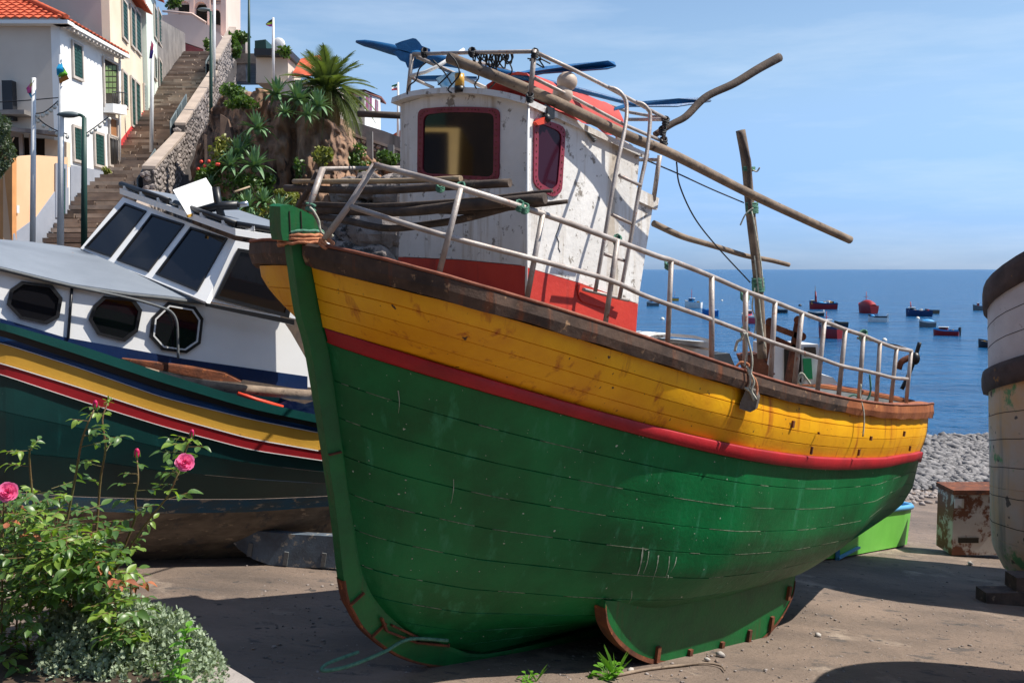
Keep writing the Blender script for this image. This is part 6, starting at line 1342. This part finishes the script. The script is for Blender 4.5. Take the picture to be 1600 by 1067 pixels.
BB = thing('unseen_building_row', 'unseen row of buildings added dark behind the photographer for the reflections', 'building', (0, -16, 0))
mb = MB(); mb.box((2, -18, 4), (44, 6, 13)); mb.build('wall', mat('shaded_ochre_plaster', srgb(84, 70, 60), srgb(60, 52, 46), .9, bump=.2), BB)  # added block, dark so the cabin panes don't mirror bright sky
for k in range(9): mb = MB(); mb.box((-16+k*4.4, -14.97, 4.6), (1.3, .08, 1.8)); mb.build('window', K['shutter'], BB)
# ---------------------------------------------------------------- vegetation
K['agave'] = leafmat('agave_leaf', srgb(112, 142, 98), srgb(78, 112, 74), .5, 2, .05)
K['palm'] = leafmat('palm_leaf', srgb(104, 116, 66), srgb(66, 82, 48), .5, 2, .2)
K['palmdry'] = leafmat('dry_palm_leaf', srgb(166, 136, 88), srgb(130, 104, 66), .7, 2, .1)
K['bark'] = mat('palm_bark', srgb(96, 76, 60), srgb(60, 48, 40), .95, 6, bump=1)
K['bush'] = leafmat('bush_leaf', srgb(86, 112, 44), srgb(54, 80, 34), .5, 1.5, .2)
K['bushy'] = leafmat('yellow_bush_leaf', srgb(138, 138, 66), srgb(92, 104, 46), .5, 1.5, .2)
K['rose_leaf'] = leafmat('rose_leaf', srgb(92, 122, 58), srgb(56, 86, 44), .38, 6, .28)
K['rose_leaf2'] = leafmat('young_rose_leaf', srgb(136, 160, 70), srgb(100, 130, 56), .4, 6, .35)
K['rose_dead'] = leafmat('dry_rose_leaf', srgb(170, 100, 60), srgb(120, 66, 44), .7, 6, .1)
K['petal'] = leafmat('pink_petal', srgb(250, 140, 186), srgb(240, 100, 160), .5, 20, .3, (.85, .22, .42, 1))
K['petal_d'] = leafmat('deep_pink_petal', srgb(222, 44, 110), srgb(196, 26, 88), .5, 20, .2, (.6, .04, .18, 1))
K['stem_g'] = mat('rose_stem', srgb(96, 96, 52), srgb(110, 70, 50), .6, 12, bump=.3)
K['silver'] = leafmat('silver_leaf', srgb(160, 172, 146), srgb(122, 138, 110), .75, 5, .12)
K['weed'] = leafmat('weed_leaf', srgb(110, 160, 50), srgb(84, 136, 40), .45, 6, .35)
def blade(L, W_, droop, n=6, fold=.25, tipw=.04):
    mb = MB(); rows = []
    for i in range(n+1):
        u = i/n; w_ = W_*(1-u)**.6*(.55+.9*u if u < .5 else 1)*.5+tipw*.0; z = -droop*u*u*L; x = L*u*(1-.25*droop*u)
        rows.append([(x, -w_, z+w_*fold), (x, 0, z), (x, w_, z+w_*fold)])
    mb.sheet(rows); return mb
am = [mesh_of(blade(1, .27, d, 6, .5), K['agave'], 'agave_leaf') for d in (-.12, .05, .3, .6)]
def agave(label, x, y, Y, r, n=34, grp='agaves growing on the cliff'):
    t = thing('agave', label, 'agave', at(x, y, Y), group=grp)
    for k in range(n):
        e = math.radians(np.interp(k/n, [0, 1], [82, 2]))+random.uniform(-.1, .1); a = k*2.39996+random.uniform(-.2, .2); s_ = r*random.uniform(.85, 1.15)*(.8+.2*math.cos(e))
        shared('leaf', am[min(3, int(k/n*4))], t, (0, 0, 0), (0, -e, a), (s_, s_*1.05, s_))
    mb = MB(); mb.ball((0, 0, -.05), .12*r/.7, 6, 4); mb.build('heart', K['agave'], t, local=True)
AG = [(432, 150, 35.2, .8, 'agave on the cliff top, leftmost of the three there'), (466, 158, 35.0, .85, 'large agave on the cliff top left of the palm trunk'), (497, 168, 34.6, .75, 'agave on the cliff top hanging toward the folds under the palm'), (402, 203, 34.4, .8, 'lone agave in the middle of the cliff face, left of the folds'), (372, 243, 34.3, .85, 'agave on the left slope just below the lone one'), (360, 262, 33.8, .75, 'bright agave lowest in the left slope cluster'), (398, 262, 33.8, .85, 'agave at the right side of the left slope cluster'), (385, 228, 34.8, .6, 'small agave tucked above the left slope cluster'), (388, 325, 32.6, .7, 'agave just right of the black searchlight bracket'), (412, 318, 32.8, .6, 'small agave above the roof of the left boat'), (436, 332, 32.4, .75, 'agave left of the green stem head'), (455, 345, 32.3, .6, 'agave half hidden by the green stem head'), (392, 352, 32.2, .65, 'agave lowest behind the cabin roof rail'), (362, 335, 32.6, .6, 'agave between the white board and the bracket'), (425, 355, 32.2, .55, 'small pale agave on the boat roof line'), (480, 182, 34.2, .55, 'small agave drooping over the cliff edge'), (445, 178, 34.4, .5, 'small agave below the cliff top row'), (330, 295, 34, .55, 'agave beside the end of the rubble wall')]
for x, y, Y, r, lab in AG: agave(lab, x, y, Y-.9, r*.92)
# palm
PT_ = thing('palm_tree', 'date palm with arching fronds on the cliff top', 'palm tree', at(514, 205, 35.5))
cb = at(512, 148, 35.5)
mb = MB(); mb.tube(smooth_curve([at(512, 215, 35.5), at(511, 185, 35.5), cb], 10), [.34, .33, .34, .36, .36, .36, .4, .44, .5, .5], 12); mb.build('trunk', K['bark'], PT_)
def frond(L, droop, dry=False):
    mb = MB(); n = 15; pts = [np.array([L*u*(1-.30*droop*u), 0, L*(.15*u-droop*u*u*.75)]) for u in np.linspace(0, 1, n)]
    mb.tube(pts, list(np.linspace(.03, .008, n)), 4)
    for i in range(1, n*3-1):
        u = i/(n*3-1); k = u*(n-1); j = min(int(k), n-2); p = pts[j]+(pts[j+1]-pts[j])*(k-j); d = unit(pts[j+1]-pts[j]); ll = L*.26*math.sin(math.pi*min(1, .12+u*.95))**.6+.05
        for s_ in (1, -1):
            tip = p+d*ll*.75+np.array([0, s_*ll*.62, -ll*.12-.0*u+random.uniform(-.05, .05)]); w_ = np.array([0, 0, 1.])*.0+np.cross(unit(tip-p), [0, 0, 1.])*.024
            mb.add([p-w_, p+w_, tip], [(0, 1, 2)])
    return mb
fm = [mesh_of(frond(2.15, d), K['palm'], 'frond') for d in (.5, .8, 1.1, 1.3)]; fd = mesh_of(frond(1.7, 1.5), K['palmdry'], 'dry_frond')
for k in range(62):
    f = k/62; e = math.radians(74-84*f**.9)+random.uniform(-.08, .08); a = k*2.39996
    shared('frond', fm[min(3, int(f*4.0))], PT_, cb-V3(PT_.location), (random.uniform(-.15, .15), -e, a), [random.uniform(.8, 1.0)]*3)
for k in range(12): shared('dry_frond', fd, PT_, cb-V3(PT_.location)-np.array([0, 0, .1]), (0, .25+random.uniform(0, .4), k*.55), [random.uniform(.75, 1)]*3)
# bushes and creepers on the cliff: clumps of leaves
def bush(name, label, cx, cy, Y, rx, ry, m, n=700, s=.09, grp=None, kind=None, depth=None):
    mb = MB(); C_ = at(cx, cy, Y); RX_, RZ = rx/FPX*Y, ry/FPX*Y; t = []
    lobes = [np.array([random.uniform(-.6, .6), random.uniform(-.5, .5), random.uniform(-.6, .6)]) for _ in range(7)]
    for i in range(n):
        l_ = random.choice(lobes); v_ = np.random.normal(size=3); v_ /= np.linalg.norm(v_); q = l_+v_*random.uniform(.3, .48)
        p = C_+q*np.array([RX_, RX_*.7, RZ]); a = unit(np.random.normal(size=3)+v_*.8); b = unit(np.cross(a, np.random.normal(size=3))); k = s*random.uniform(.6, 1.3)
        mb.add([p-a*k*.2-b*k*.35, p+a*k*.6, p+b*k*.35, p-a*k*.6], [(0, 1, 2, 3)])
    tt = thing(name, label, 'bush', (C_[0], C_[1], C_[2]-RZ), group=grp); o = mb.build('foliage', K[m], tt); o['kind'] = 'stuff'
    mb = MB(); 
    for l_ in lobes[:4]: mb.tube([C_-np.array([0, 0, RZ*.9]), C_+l_*np.array([RX_, RX_*.7, RZ])*.8], [.03, .012], 5)
    mb.build('branches', K['bark'], tt); return tt
for x, y, Y, rx, ry, m, lab in ((365, 145, 34.8, 20, 14, 'bush', 'low green bush at the top of the rubble wall'), (380, 160, 34.6, 22, 10, 'bush', 'green creeper under the cliff top bush'), (345, 238, 34, 18, 22, 'bushy', 'yellow-green bush beside the rubble wall'), (335, 268, 33.4, 24, 16, 'bush', 'dark green bush with red flowers by the wall'), (372, 292, 33, 36, 18, 'bush', 'wide dark bush above the roof of the left boat'), (350, 318, 32.6, 26, 16, 'bush', 'bush behind the black searchlight bracket'), (415, 290, 33.6, 18, 16, 'bush', 'dark bush left of the cliff folds'), (400, 340, 32.2, 40, 16, 'bushy', 'yellowish bush behind the cabin roof rail'), (445, 310, 33, 18, 14, 'bushy', 'light bush above the green stem head'), (560, 250, 35.5, 16, 20, 'bush', 'bush on the cliff right of the palm trunk'), (608, 246, 35.6, 16, 14, 'bush', 'leafy bush touching the wheelhouse wall'), (505, 245, 33.6, 12, 18, 'bushy', 'tuft hanging in the fold below the palm'), (470, 270, 33.6, 8, 20, 'bush', 'thin creeper in the cliff crack'), (585, 300, 33.2, 12, 10, 'bushy', 'small tuft among the grey boulders'), (376, 60, 62, 14, 10, 'bush', 'small plant on top of the stone pillar'), (365, 72, 60, 12, 16, 'bush', 'bush behind the top of the stairs wall'), (272, 4, 66, 12, 10, 'bush', 'bush hanging over the pink balcony'), (323, 74, 66, 5, 12, 'bush', 'narrow bush at the foot of the pink building'), (443, 78, 47, 8, 12, 'bush', 'thin shrub by the roof left of the palm'), (165, 267, 33, 6, 4, 'bushy', 'weeds growing at the foot of the white house')):
    bush('cliff_bush' if Y < 40 and x > 300 else 'shrub', lab, x, y, Y, rx*1.25, ry*1.25, m, 500 if rx > 10 else 160, .13 if Y < 40 else .2)
mb = MB()
for k in range(6): mb.ball(at(322+random.uniform(-14, 20), 256+random.uniform(-8, 10), 32.6), .06, 6, 4)
o = mb.build('flowers', mat('red_flower', srgb(220, 70, 50), None, .6, bump=0), None); tag(o, 'red flowers dotted on the bush beside the rubble wall', 'flowers', kind='stuff')
# olive-like tree at the left frame edge
OT = thing('tree', 'dark green tree poking in at the left frame edge', 'tree', at(-10, 380, 25))
mb = MB(); mb.tube([at(-12, 400, 25), at(-10, 330, 25), at(-2, 240, 25)], [.16, .12, .05], 8)
for q in ((15, 200), (20, 250), (-5, 190), (22, 215)): mb.tube([at(-8, 270, 25), at(q[0], q[1], 25)], [.05, .015], 5)
mb.build('trunk', K['bark'], OT)
mb = MB()
for k in range(2600):
    ang = random.uniform(0, 6.28); rr_ = random.random()**.5; x = -8+30*rr_*math.cos(ang)*(1+.2*math.sin(ang*5)); y = 228+52*rr_*math.sin(ang); p = at(x, y, 25+random.uniform(-.6, .6))
    a = unit(np.random.normal(size=3)); b = unit(np.cross(a, np.random.normal(size=3))); mb.add([p-a*.07, p+b*.022, p+a*.07, p-b*.022], [(0, 1, 2, 3)])
o = mb.build('crown', leafmat('olive_leaf', srgb(70, 84, 56), srgb(44, 58, 40), .5, 2, .15), OT); o['kind'] = 'stuff'
# ---------------------------------------------------------------- planter with roses in the foreground
K['kerb'] = mat('planter_concrete', srgb(170, 160, 152), srgb(138, 130, 124), .9, 3, bump=.6)
ZP = 1.12
top = [(-6, 4.3), (-1.17, 3.74), (-.96, 3.52), (-.25, 2.7), (-6, 1.0)]
mb = MB(); mb.prism([(x, y, -1) for x, y in top], (0, 0, 1+ZP)); PL = solo(mb, 'planter', K['kerb'], 'raised concrete planter whose corner shows at bottom left', 'planter', loc=(-2, 3.4, 0), kind='structure', fix=True)
mb = MB(); mb.sheet([[(-6, 4.2, ZP+.02), (-1.3, 3.68, ZP+.02)], [(-6, 1.2, ZP+.02), (-1.02, 2.9, ZP+.02)]]); solo(mb, 'soil', K['soil'], 'dark soil in the planter under the roses', 'soil', loc=(-2, 3.4, ZP), kind='structure')
def leafmesh(m, name, L=1., W_=.62, curl=.15):
    mb = MB(); n = 6; rows = []
    for i in range(n+1):
        u = i/n; w_ = W_/2*math.sin(math.pi*min(1, u*.94+.03))**.8*(1.12-.35*u); z = -curl*u*u*L; rows.append([(L*u, -w_, z+w_*.28), (L*u, -w_*.5, z+w_*.1), (L*u, 0, z), (L*u, w_*.5, z+w_*.1), (L*u, w_, z+w_*.28)])
    mb.sheet(rows); return mb
LM = {k: [mesh_of(leafmesh(k, 'leaf', curl=c), K[k], 'leaf') for c in (.05, .3, .55)] for k in ('rose_leaf', 'rose_leaf2', 'rose_dead', 'weed')}
RBH = thing('rose_bush', 'tall rose bush with pink blooms and buds in the planter at bottom left', 'rose bush', at(100, 1010, 3.95))
RO = V3(RBH.location)
def rpx(x, y, Y): return at(x, y, Y)
stems = [([(79, 990), (86, 900), (101, 832), (118, 744), (127, 692), (136, 665), (147, 640)], 3.9), ([(120, 1000), (140, 900), (151, 823), (157, 749), (165, 700), (160, 657), (168, 630)], 4.0), ([(150, 1010), (175, 902), (196, 850), (212, 806), (211, 775), (216, 749), (214, 716)], 3.95),
 ([(79, 1024), (131, 963), (184, 884), (227, 819), (262, 775), (276, 745), (286, 728)], 3.8), ([(262, 775), (280, 735), (293, 696), (299, 684)], 3.8), ([(2, 1050), (4, 862), (6, 788), (12, 775)], 3.7), ([(60, 960), (62, 860), (50, 766), (46, 709), (50, 700)], 4.05), ([(101, 850), (115, 838), (149, 834), (179, 825)], 3.8),
 ([(40, 1060), (50, 930), (80, 850), (70, 800)], 3.7), ([(20, 1060), (30, 900), (22, 830), (30, 790)], 3.8), ([(110, 1040), (120, 900), (90, 830), (95, 770)], 4.1), ([(100, 1050), (160, 960), (200, 940), (205, 905)], 3.75)]
for pts, Y in stems:
    mb = MB(); c = smooth_curve([at(x, y, Y+.04*math.sin(i)) for i, (x, y) in enumerate(pts)], 26); mb.tube(c, list(np.linspace(.0065 if len(pts) > 4 else .004, .0028, 26)), 6)
    for p in c[2:-2:2]: d = unit(np.random.normal(size=3)); mb.tube([p, p+d*.012], [.002, .0004], 4)
    mb.build('stem', K['stem_g'], RBH)
def rot_of(d, rollr):
    d = unit(d); q = Vector(d).to_track_quat('X', 'Z'); return (q.to_matrix() @ Matrix.Rotation(rollr, 3, 'X')).to_euler()
cnt = [0]
restmb = {'rose_leaf': MB(), 'rose_leaf2': MB(), 'rose_dead': MB()}
base_leaf = {k: [np.array([v.co[:] for v in m.vertices]) for m in LM[k]] for k in LM}
faces_leaf = [tuple(p.vertices) for p in LM['rose_leaf'][0].polygons]
def put_leaf(p, d, s_, k, single):
    rl = random.uniform(-.6, .6); e = rot_of(d, rl)
    if single and cnt[0] < 292:
        shared('leaf', random.choice(LM[k]), RBH, V3(p)-RO, e, (s_, s_, s_)); cnt[0] += 1
    else:
        R_ = np.array(e.to_matrix()); restmb[k].add(random.choice(base_leaf[k])*s_@R_.T+V3(p), faces_leaf, True)
def compound(p, d, s_, k, single=True, n=5):
    d = unit(V3(d)); side = unit(np.cross(d, [0, 0, 1.])+np.random.normal(size=3)*.2); L = s_*1.9; end = p+d*L-np.array([0, 0, L*.25])
    for f, sd in ((1, 0), (.72, 1), (.72, -1), (.4, 1), (.4, -1))[:n]:
        q = p+(end-p)*f; dd = (d if sd == 0 else unit(side*sd+d*.45))+np.array([0, 0, random.uniform(-.55, .05)]); put_leaf(q, dd, s_*random.uniform(.75, 1.1)*(1 if f > .5 else .8), k, single)
    return p, end
pet = MB()
for si, (pts, Y) in enumerate(stems[:7]):
    c = smooth_curve([at(x, y, Y+.04*math.sin(i)) for i, (x, y) in enumerate(pts)], 26)
    for i in range(4, 25, 2):
        a = random.uniform(0, 6.28); d = np.array([math.cos(a), math.sin(a)*.6-.25, .35]); k = 'rose_leaf2' if (random.random() < .28) else 'rose_leaf'
        if si in (0, 1, 2, 3, 4) or i % 4 == 0: s_ = random.uniform(.034, .052)*(.75 if i > 21 else 1); e = compound(c[i], d, s_, k, True, 5 if random.random() < .6 else 3); pet.tube([e[0], e[1]], .0016, 4, cap=False)
def tgt(x):      # outline of the mass
    return float(np.interp(x, [0, 40, 80, 130, 170, 200, 230], [785, 755, 762, 800, 850, 925, 1010]))
for i in range(900):
    x = random.uniform(-15, 215); y0 = tgt(x); y = y0+(1090-y0)*random.random()**.85; y = y if x < 60 else min(y, y0+(150 if x < 100 else 70)); Y = min(random.uniform(3.5, 4.3), (2.6-ZP-.03)*FPX/(y-421)); p = at(x, y, Y)
    a = random.uniform(0, 6.28); k = random.choices(['rose_leaf', 'rose_leaf2', 'rose_dead'], [.72, .25, .03])[0]
    e = compound(p, np.array([math.cos(a), math.sin(a)-.3, .3]), random.uniform(.032, .056), k, False); pet.tube([e[0], e[1]], .0016, 4, cap=False)
for x, y in ((140, 838), (150, 845), (178, 828), (113, 862), (118, 872), (145, 832), (108, 858)): put_leaf(at(x, y, 3.8), (random.uniform(-.5, .5), -.3, -1), .034, 'rose_dead', True)
for k, m_ in restmb.items():
    o = m_.build('foliage' if k != 'rose_dead' else 'dry_leaves', K[k], RBH); o['kind'] = 'stuff'
o = pet.build('leaf_stalks', K['stem_g'], RBH); o['kind'] = 'stuff'
def bloom(x, y, Y, r, m='petal'):
    t = MB(); c = at(x, y, Y); layers = ((5, 1.0, .15), (5, .85, .5), (5, .66, .85), (4, .45, 1.15), (3, .28, 1.4)); axis = unit(np.array([.25, -.8, .45])); s1 = unit(np.cross(axis, [0, 0, 1.])); s2 = np.cross(axis, s1)
    pm = bpy.data.objects.new('bloom', None); COL.objects.link(pm); pm.parent = RBH; pm.location = c-RO; first = True
    for li, (n_, rr_, up_a) in enumerate(layers):
        for j in range(n_):
            a0 = 2*math.pi*(j+.37*li)/n_; mb = MB(); rows = []
            for v_ in np.linspace(0, 1, 5):
                row = []
                for u_ in np.linspace(-1, 1, 5):
                    a = a0+u_*.75*(1 if v_ > .1 else .4); rad = r*rr_*(math.sin(v_*1.5)*(1-.12*u_*u_)*(1.1-.0*v_)); hgt = r*(.75*v_**1.3*(.35+up_a*.55)-.25+ (.0 if v_ < .9 else -.06)); row.append(c+(s1*math.cos(a)+s2*math.sin(a))*rad+axis*hgt+np.random.normal(size=3)*r*.012)
                rows.append(row)
            mb.sheet(rows); mb.build('petal', K[m], pm)
    mb = MB()
    for j in range(5): a = j*1.257; e = c-axis*r*.25+(s1*math.cos(a)+s2*math.sin(a))*r*.5-axis*r*.3; mb.add([c-axis*r*.3+s1*.003, c-axis*r*.3-s1*.003, e], [(0, 1, 2)])
    mb.ball(c-axis*r*.38, r*.22, 6, 4); mb.build('sepals', K['rose_leaf'], pm)
bloom(289, 722, 3.72, .034); bloom(12, 768, 3.62, .036)
for x, y, s_ in ((149, 632, .014), (214, 708, .016), (300, 677, .013)):
    pm = MB(); c = at(x, y, 3.82); pm.ball(c, s_, 10, 8, (.72, .72, 1.25)); pm.ball(c+np.array([.003, -.004, s_*.6]), s_*.72, 8, 6, (.7, .7, 1)); o = pm.build('bud', K['petal_d'], RBH)
    mb = MB()
    for j in range(5): a = j*1.257; b0 = c-np.array([0, 0, s_*1.2]); q = np.array([math.cos(a), math.sin(a), 0]); mb.add([b0, b0+q*s_*.85+np.array([-q[1], q[0], 0])*.004+(0, 0, s_*.4), c+q*s_*.7+(0, 0, s_*.9), b0+q*s_*.85-np.array([-q[1], q[0], 0])*.004+(0, 0, s_*.4)], [(0, 1, 2, 3)])
    mb.ball(c-np.array([0, 0, s_*1.3]), s_*.45, 6, 4); mb.build('sepals', K['rose_leaf'], o)
for x, y in ((50, 698), (169, 627)):
    mb = MB(); c = at(x, y, 4.0)
    for j in range(9): d = unit(np.random.normal(size=3)+np.array([0, 0, .3])); mb.add([c, c+d*.018+(.004, 0, 0), c+d*.026, c+d*.018-(.004, 0, 0)], [(0, 1, 2, 3)])
    mb.ball(c, .007, 6, 4); mb.build('spent_bloom', K['rose_leaf2'], RBH)
# silver-leaved shrub
SB = thing('silver_shrub', 'low silver-leaved shrub spilling over the planter corner', 'shrub', at(220, 1060, 3.6))
mb = MB(); st = MB()
def stop(x): return float(np.interp(x, [70, 110, 150, 185, 235, 290, 322, 350, 360], [965, 935, 922, 920, 943, 960, 990, 1036, 1062]))
def lobed(mb, p, d, s_):
    d = unit(d); sd = unit(np.cross(d, np.random.normal(size=3))); nn_ = np.cross(d, sd)
    v = [p]; 
    for f, w_ in ((.25, .18), (.4, .42), (.5, .2), (.65, .42), (.75, .18), (1, 0)): v.append(p+d*s_*f+sd*s_*w_+nn_*s_*.06)
    for f, w_ in ((.75, .18), (.65, .42), (.5, .2), (.4, .42), (.25, .18)): v.append(p+d*s_*f-sd*s_*w_+nn_*s_*.06)
    mb.add(v, [tuple(range(12))])
for i in range(2300):
    x = random.uniform(60, 356); y0 = stop(x); f = random.random(); y = y0+(1095-y0)*f; Y = min(3.78-.35*f+random.uniform(-.06, .12), (2.6-ZP-.02)*FPX/(y-421)); p = at(x, y, Y)
    d0 = unit(np.array([random.uniform(-.7, .7), random.uniform(-.8, .3), 1.0])); hgt = random.uniform(.03, .06); st.tube([p-d0*hgt, p+d0*hgt*.2], .0014, 3, cap=False)
    for j in range(9):
        q = p+d0*hgt*(j/9-.6); lobed(mb, q, unit(np.random.normal(size=3)+d0*1.1), random.uniform(.012, .022))
o = mb.build('foliage', K['silver'], SB); o['kind'] = 'stuff'; o = st.build('twigs', K['silver'], SB); o['kind'] = 'stuff'
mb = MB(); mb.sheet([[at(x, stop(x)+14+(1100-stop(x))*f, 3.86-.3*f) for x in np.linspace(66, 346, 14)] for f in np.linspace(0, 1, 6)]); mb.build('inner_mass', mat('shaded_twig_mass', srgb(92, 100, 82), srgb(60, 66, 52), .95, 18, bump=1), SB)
# bright weed shoot and ground weeds
def shoot(label, pts, Y, n, s_, name='weed', spikes=0):
    t = thing(name, label, 'weed', at(*pts[0], Y)); c = smooth_curve(PT(pts, Y), 16); mb = MB(); mb.tube(c, .003, 5); mb.build('stem', K['weed'], t)
    for k in range(n):
        p = c[int(2+13*k/n)]; a = k*2.4+random.uniform(-.3, .3); d = np.array([math.cos(a), math.sin(a)*.8, random.uniform(.1, .7)]); shared('leaf', random.choice(LM['weed']), t, p-V3(t.location), rot_of(d, random.uniform(-.4, .4)), [s_*random.uniform(.7, 1.2)]*3)
    for k in range(spikes):
        mb = MB(); a = random.uniform(0, 6.28); L_ = s_*random.uniform(1.6, 2.6); d = np.array([math.cos(a)*.4, math.sin(a)*.3, 1]); mb.add([c[0]-(.004, 0, 0), c[0]+(.004, 0, 0), c[0]+d*L_*.6+(.004, 0, 0), c[0]+d*L_+np.array([math.cos(a), 0, 0])*L_*.25], [(0, 1, 2, 3)]); mb.build('grass_blade', K['weed'], t)
    return t
shoot('bright green leafy shoot rising through the silver shrub', [(276, 1075), (283, 1035), (288, 1000), (294, 975)], 3.42, 20, .042)
shoot('second bright green shoot low in the silver shrub', [(262, 1080), (265, 1060), (270, 1045)], 3.4, 9, .038)
gw = gpt(950, 1058); gv = gpt(826, 1064)
def gweed(label, g, n, s_, sp):
    t = thing('weed', label, 'weed', g)
    for k in range(n):
        a = k*2.4; d = np.array([math.cos(a), math.sin(a), random.uniform(.3, 1.5)]); L_ = s_*random.uniform(.5, 1.3); e = g+unit(d)*L_; mb = MB(); mb.tube([g, e], .003, 4); mb.build('stalk', K['weed'], t); shared('leaf', random.choice(LM['weed']), t, e-V3(t.location), rot_of(d*np.array([1, 1, .3]), 0), [s_*.62, s_*.9, s_*.62])
    for k in range(sp):
        mb = MB(); a = random.uniform(0, 6.28); L_ = s_*random.uniform(1.5, 2.6); d = np.array([math.cos(a)*.6, math.sin(a)*.3, 1]); q = g+np.array([.06, 0, 0]); mb.add([q-(.005, 0, 0), q+(.005, 0, 0), q+d*L_*.6+(.004, 0, 0), q+d*L_+np.array([math.cos(a), 0, 0])*L_*.25], [(0, 1, 2, 3)]); mb.build('grass_blade', K['weed'], t)
gweed('green weed tuft growing before the bilge keel of the big boat', gw, 26, .10, 12); gweed('small weed on the ground left of the larger tuft', gv, 13, .06, 4)
# litter on the slipway
K['lstone'] = mat('pale_stone', srgb(190, 184, 176), srgb(150, 144, 138), .8, 8, bump=.4)
for x, y, s_, lab in ((1105, 1032, .035, 'small white stone by the bilge keel, left one'), (1126, 1025, .045, 'small white stone by the bilge keel, right one'), (1278, 994, .04, 'tan stone on the lit ground right of the keel'), (1516, 882, .06, 'dark lump lying in front of the rusty chest'), (985, 1050, .04, 'whitish scrap next to the weed tuft')):
    mb = MB(); g = gpt(x, y); stone(mb, g+np.array([0, 0, s_*.4]), s_, .6); solo(mb, 'stone', K['lstone'], lab, 'stone')
mb = MB(); mb.tube(smooth_curve([gpt(x, y)+np.array([0, 0, .015]) for x, y in ((960, 1058), (1010, 1048), (1060, 1042), (1100, 1038), (1125, 1042), (1133, 1050))], 24), list(np.linspace(.016, .006, 24)), 6); solo(mb, 'twig', K['wood'], 'dry twig lying along the front of the bilge keel', 'twig')
grit = MB()
for i in range(1300):
    x = random.uniform(380, 1600); y = random.uniform(880, 1067); g = gpt(x, y); stone(grit, g+np.array([0, 0, .003]), random.uniform(.006, .02)*random.random()**1.5+.004, .6)
for i in range(240):
    x = 1430+random.uniform(-20, 150); y = 768+abs(random.gauss(0, 8)); g = gpt(x, y); stone(grit, g+np.array([0, 0, .03]), random.uniform(.05, .11), .6)
o = solo(grit, 'grit', K['rubble'], 'loose grit and small stones scattered over the slipway', 'grit', kind='stuff')
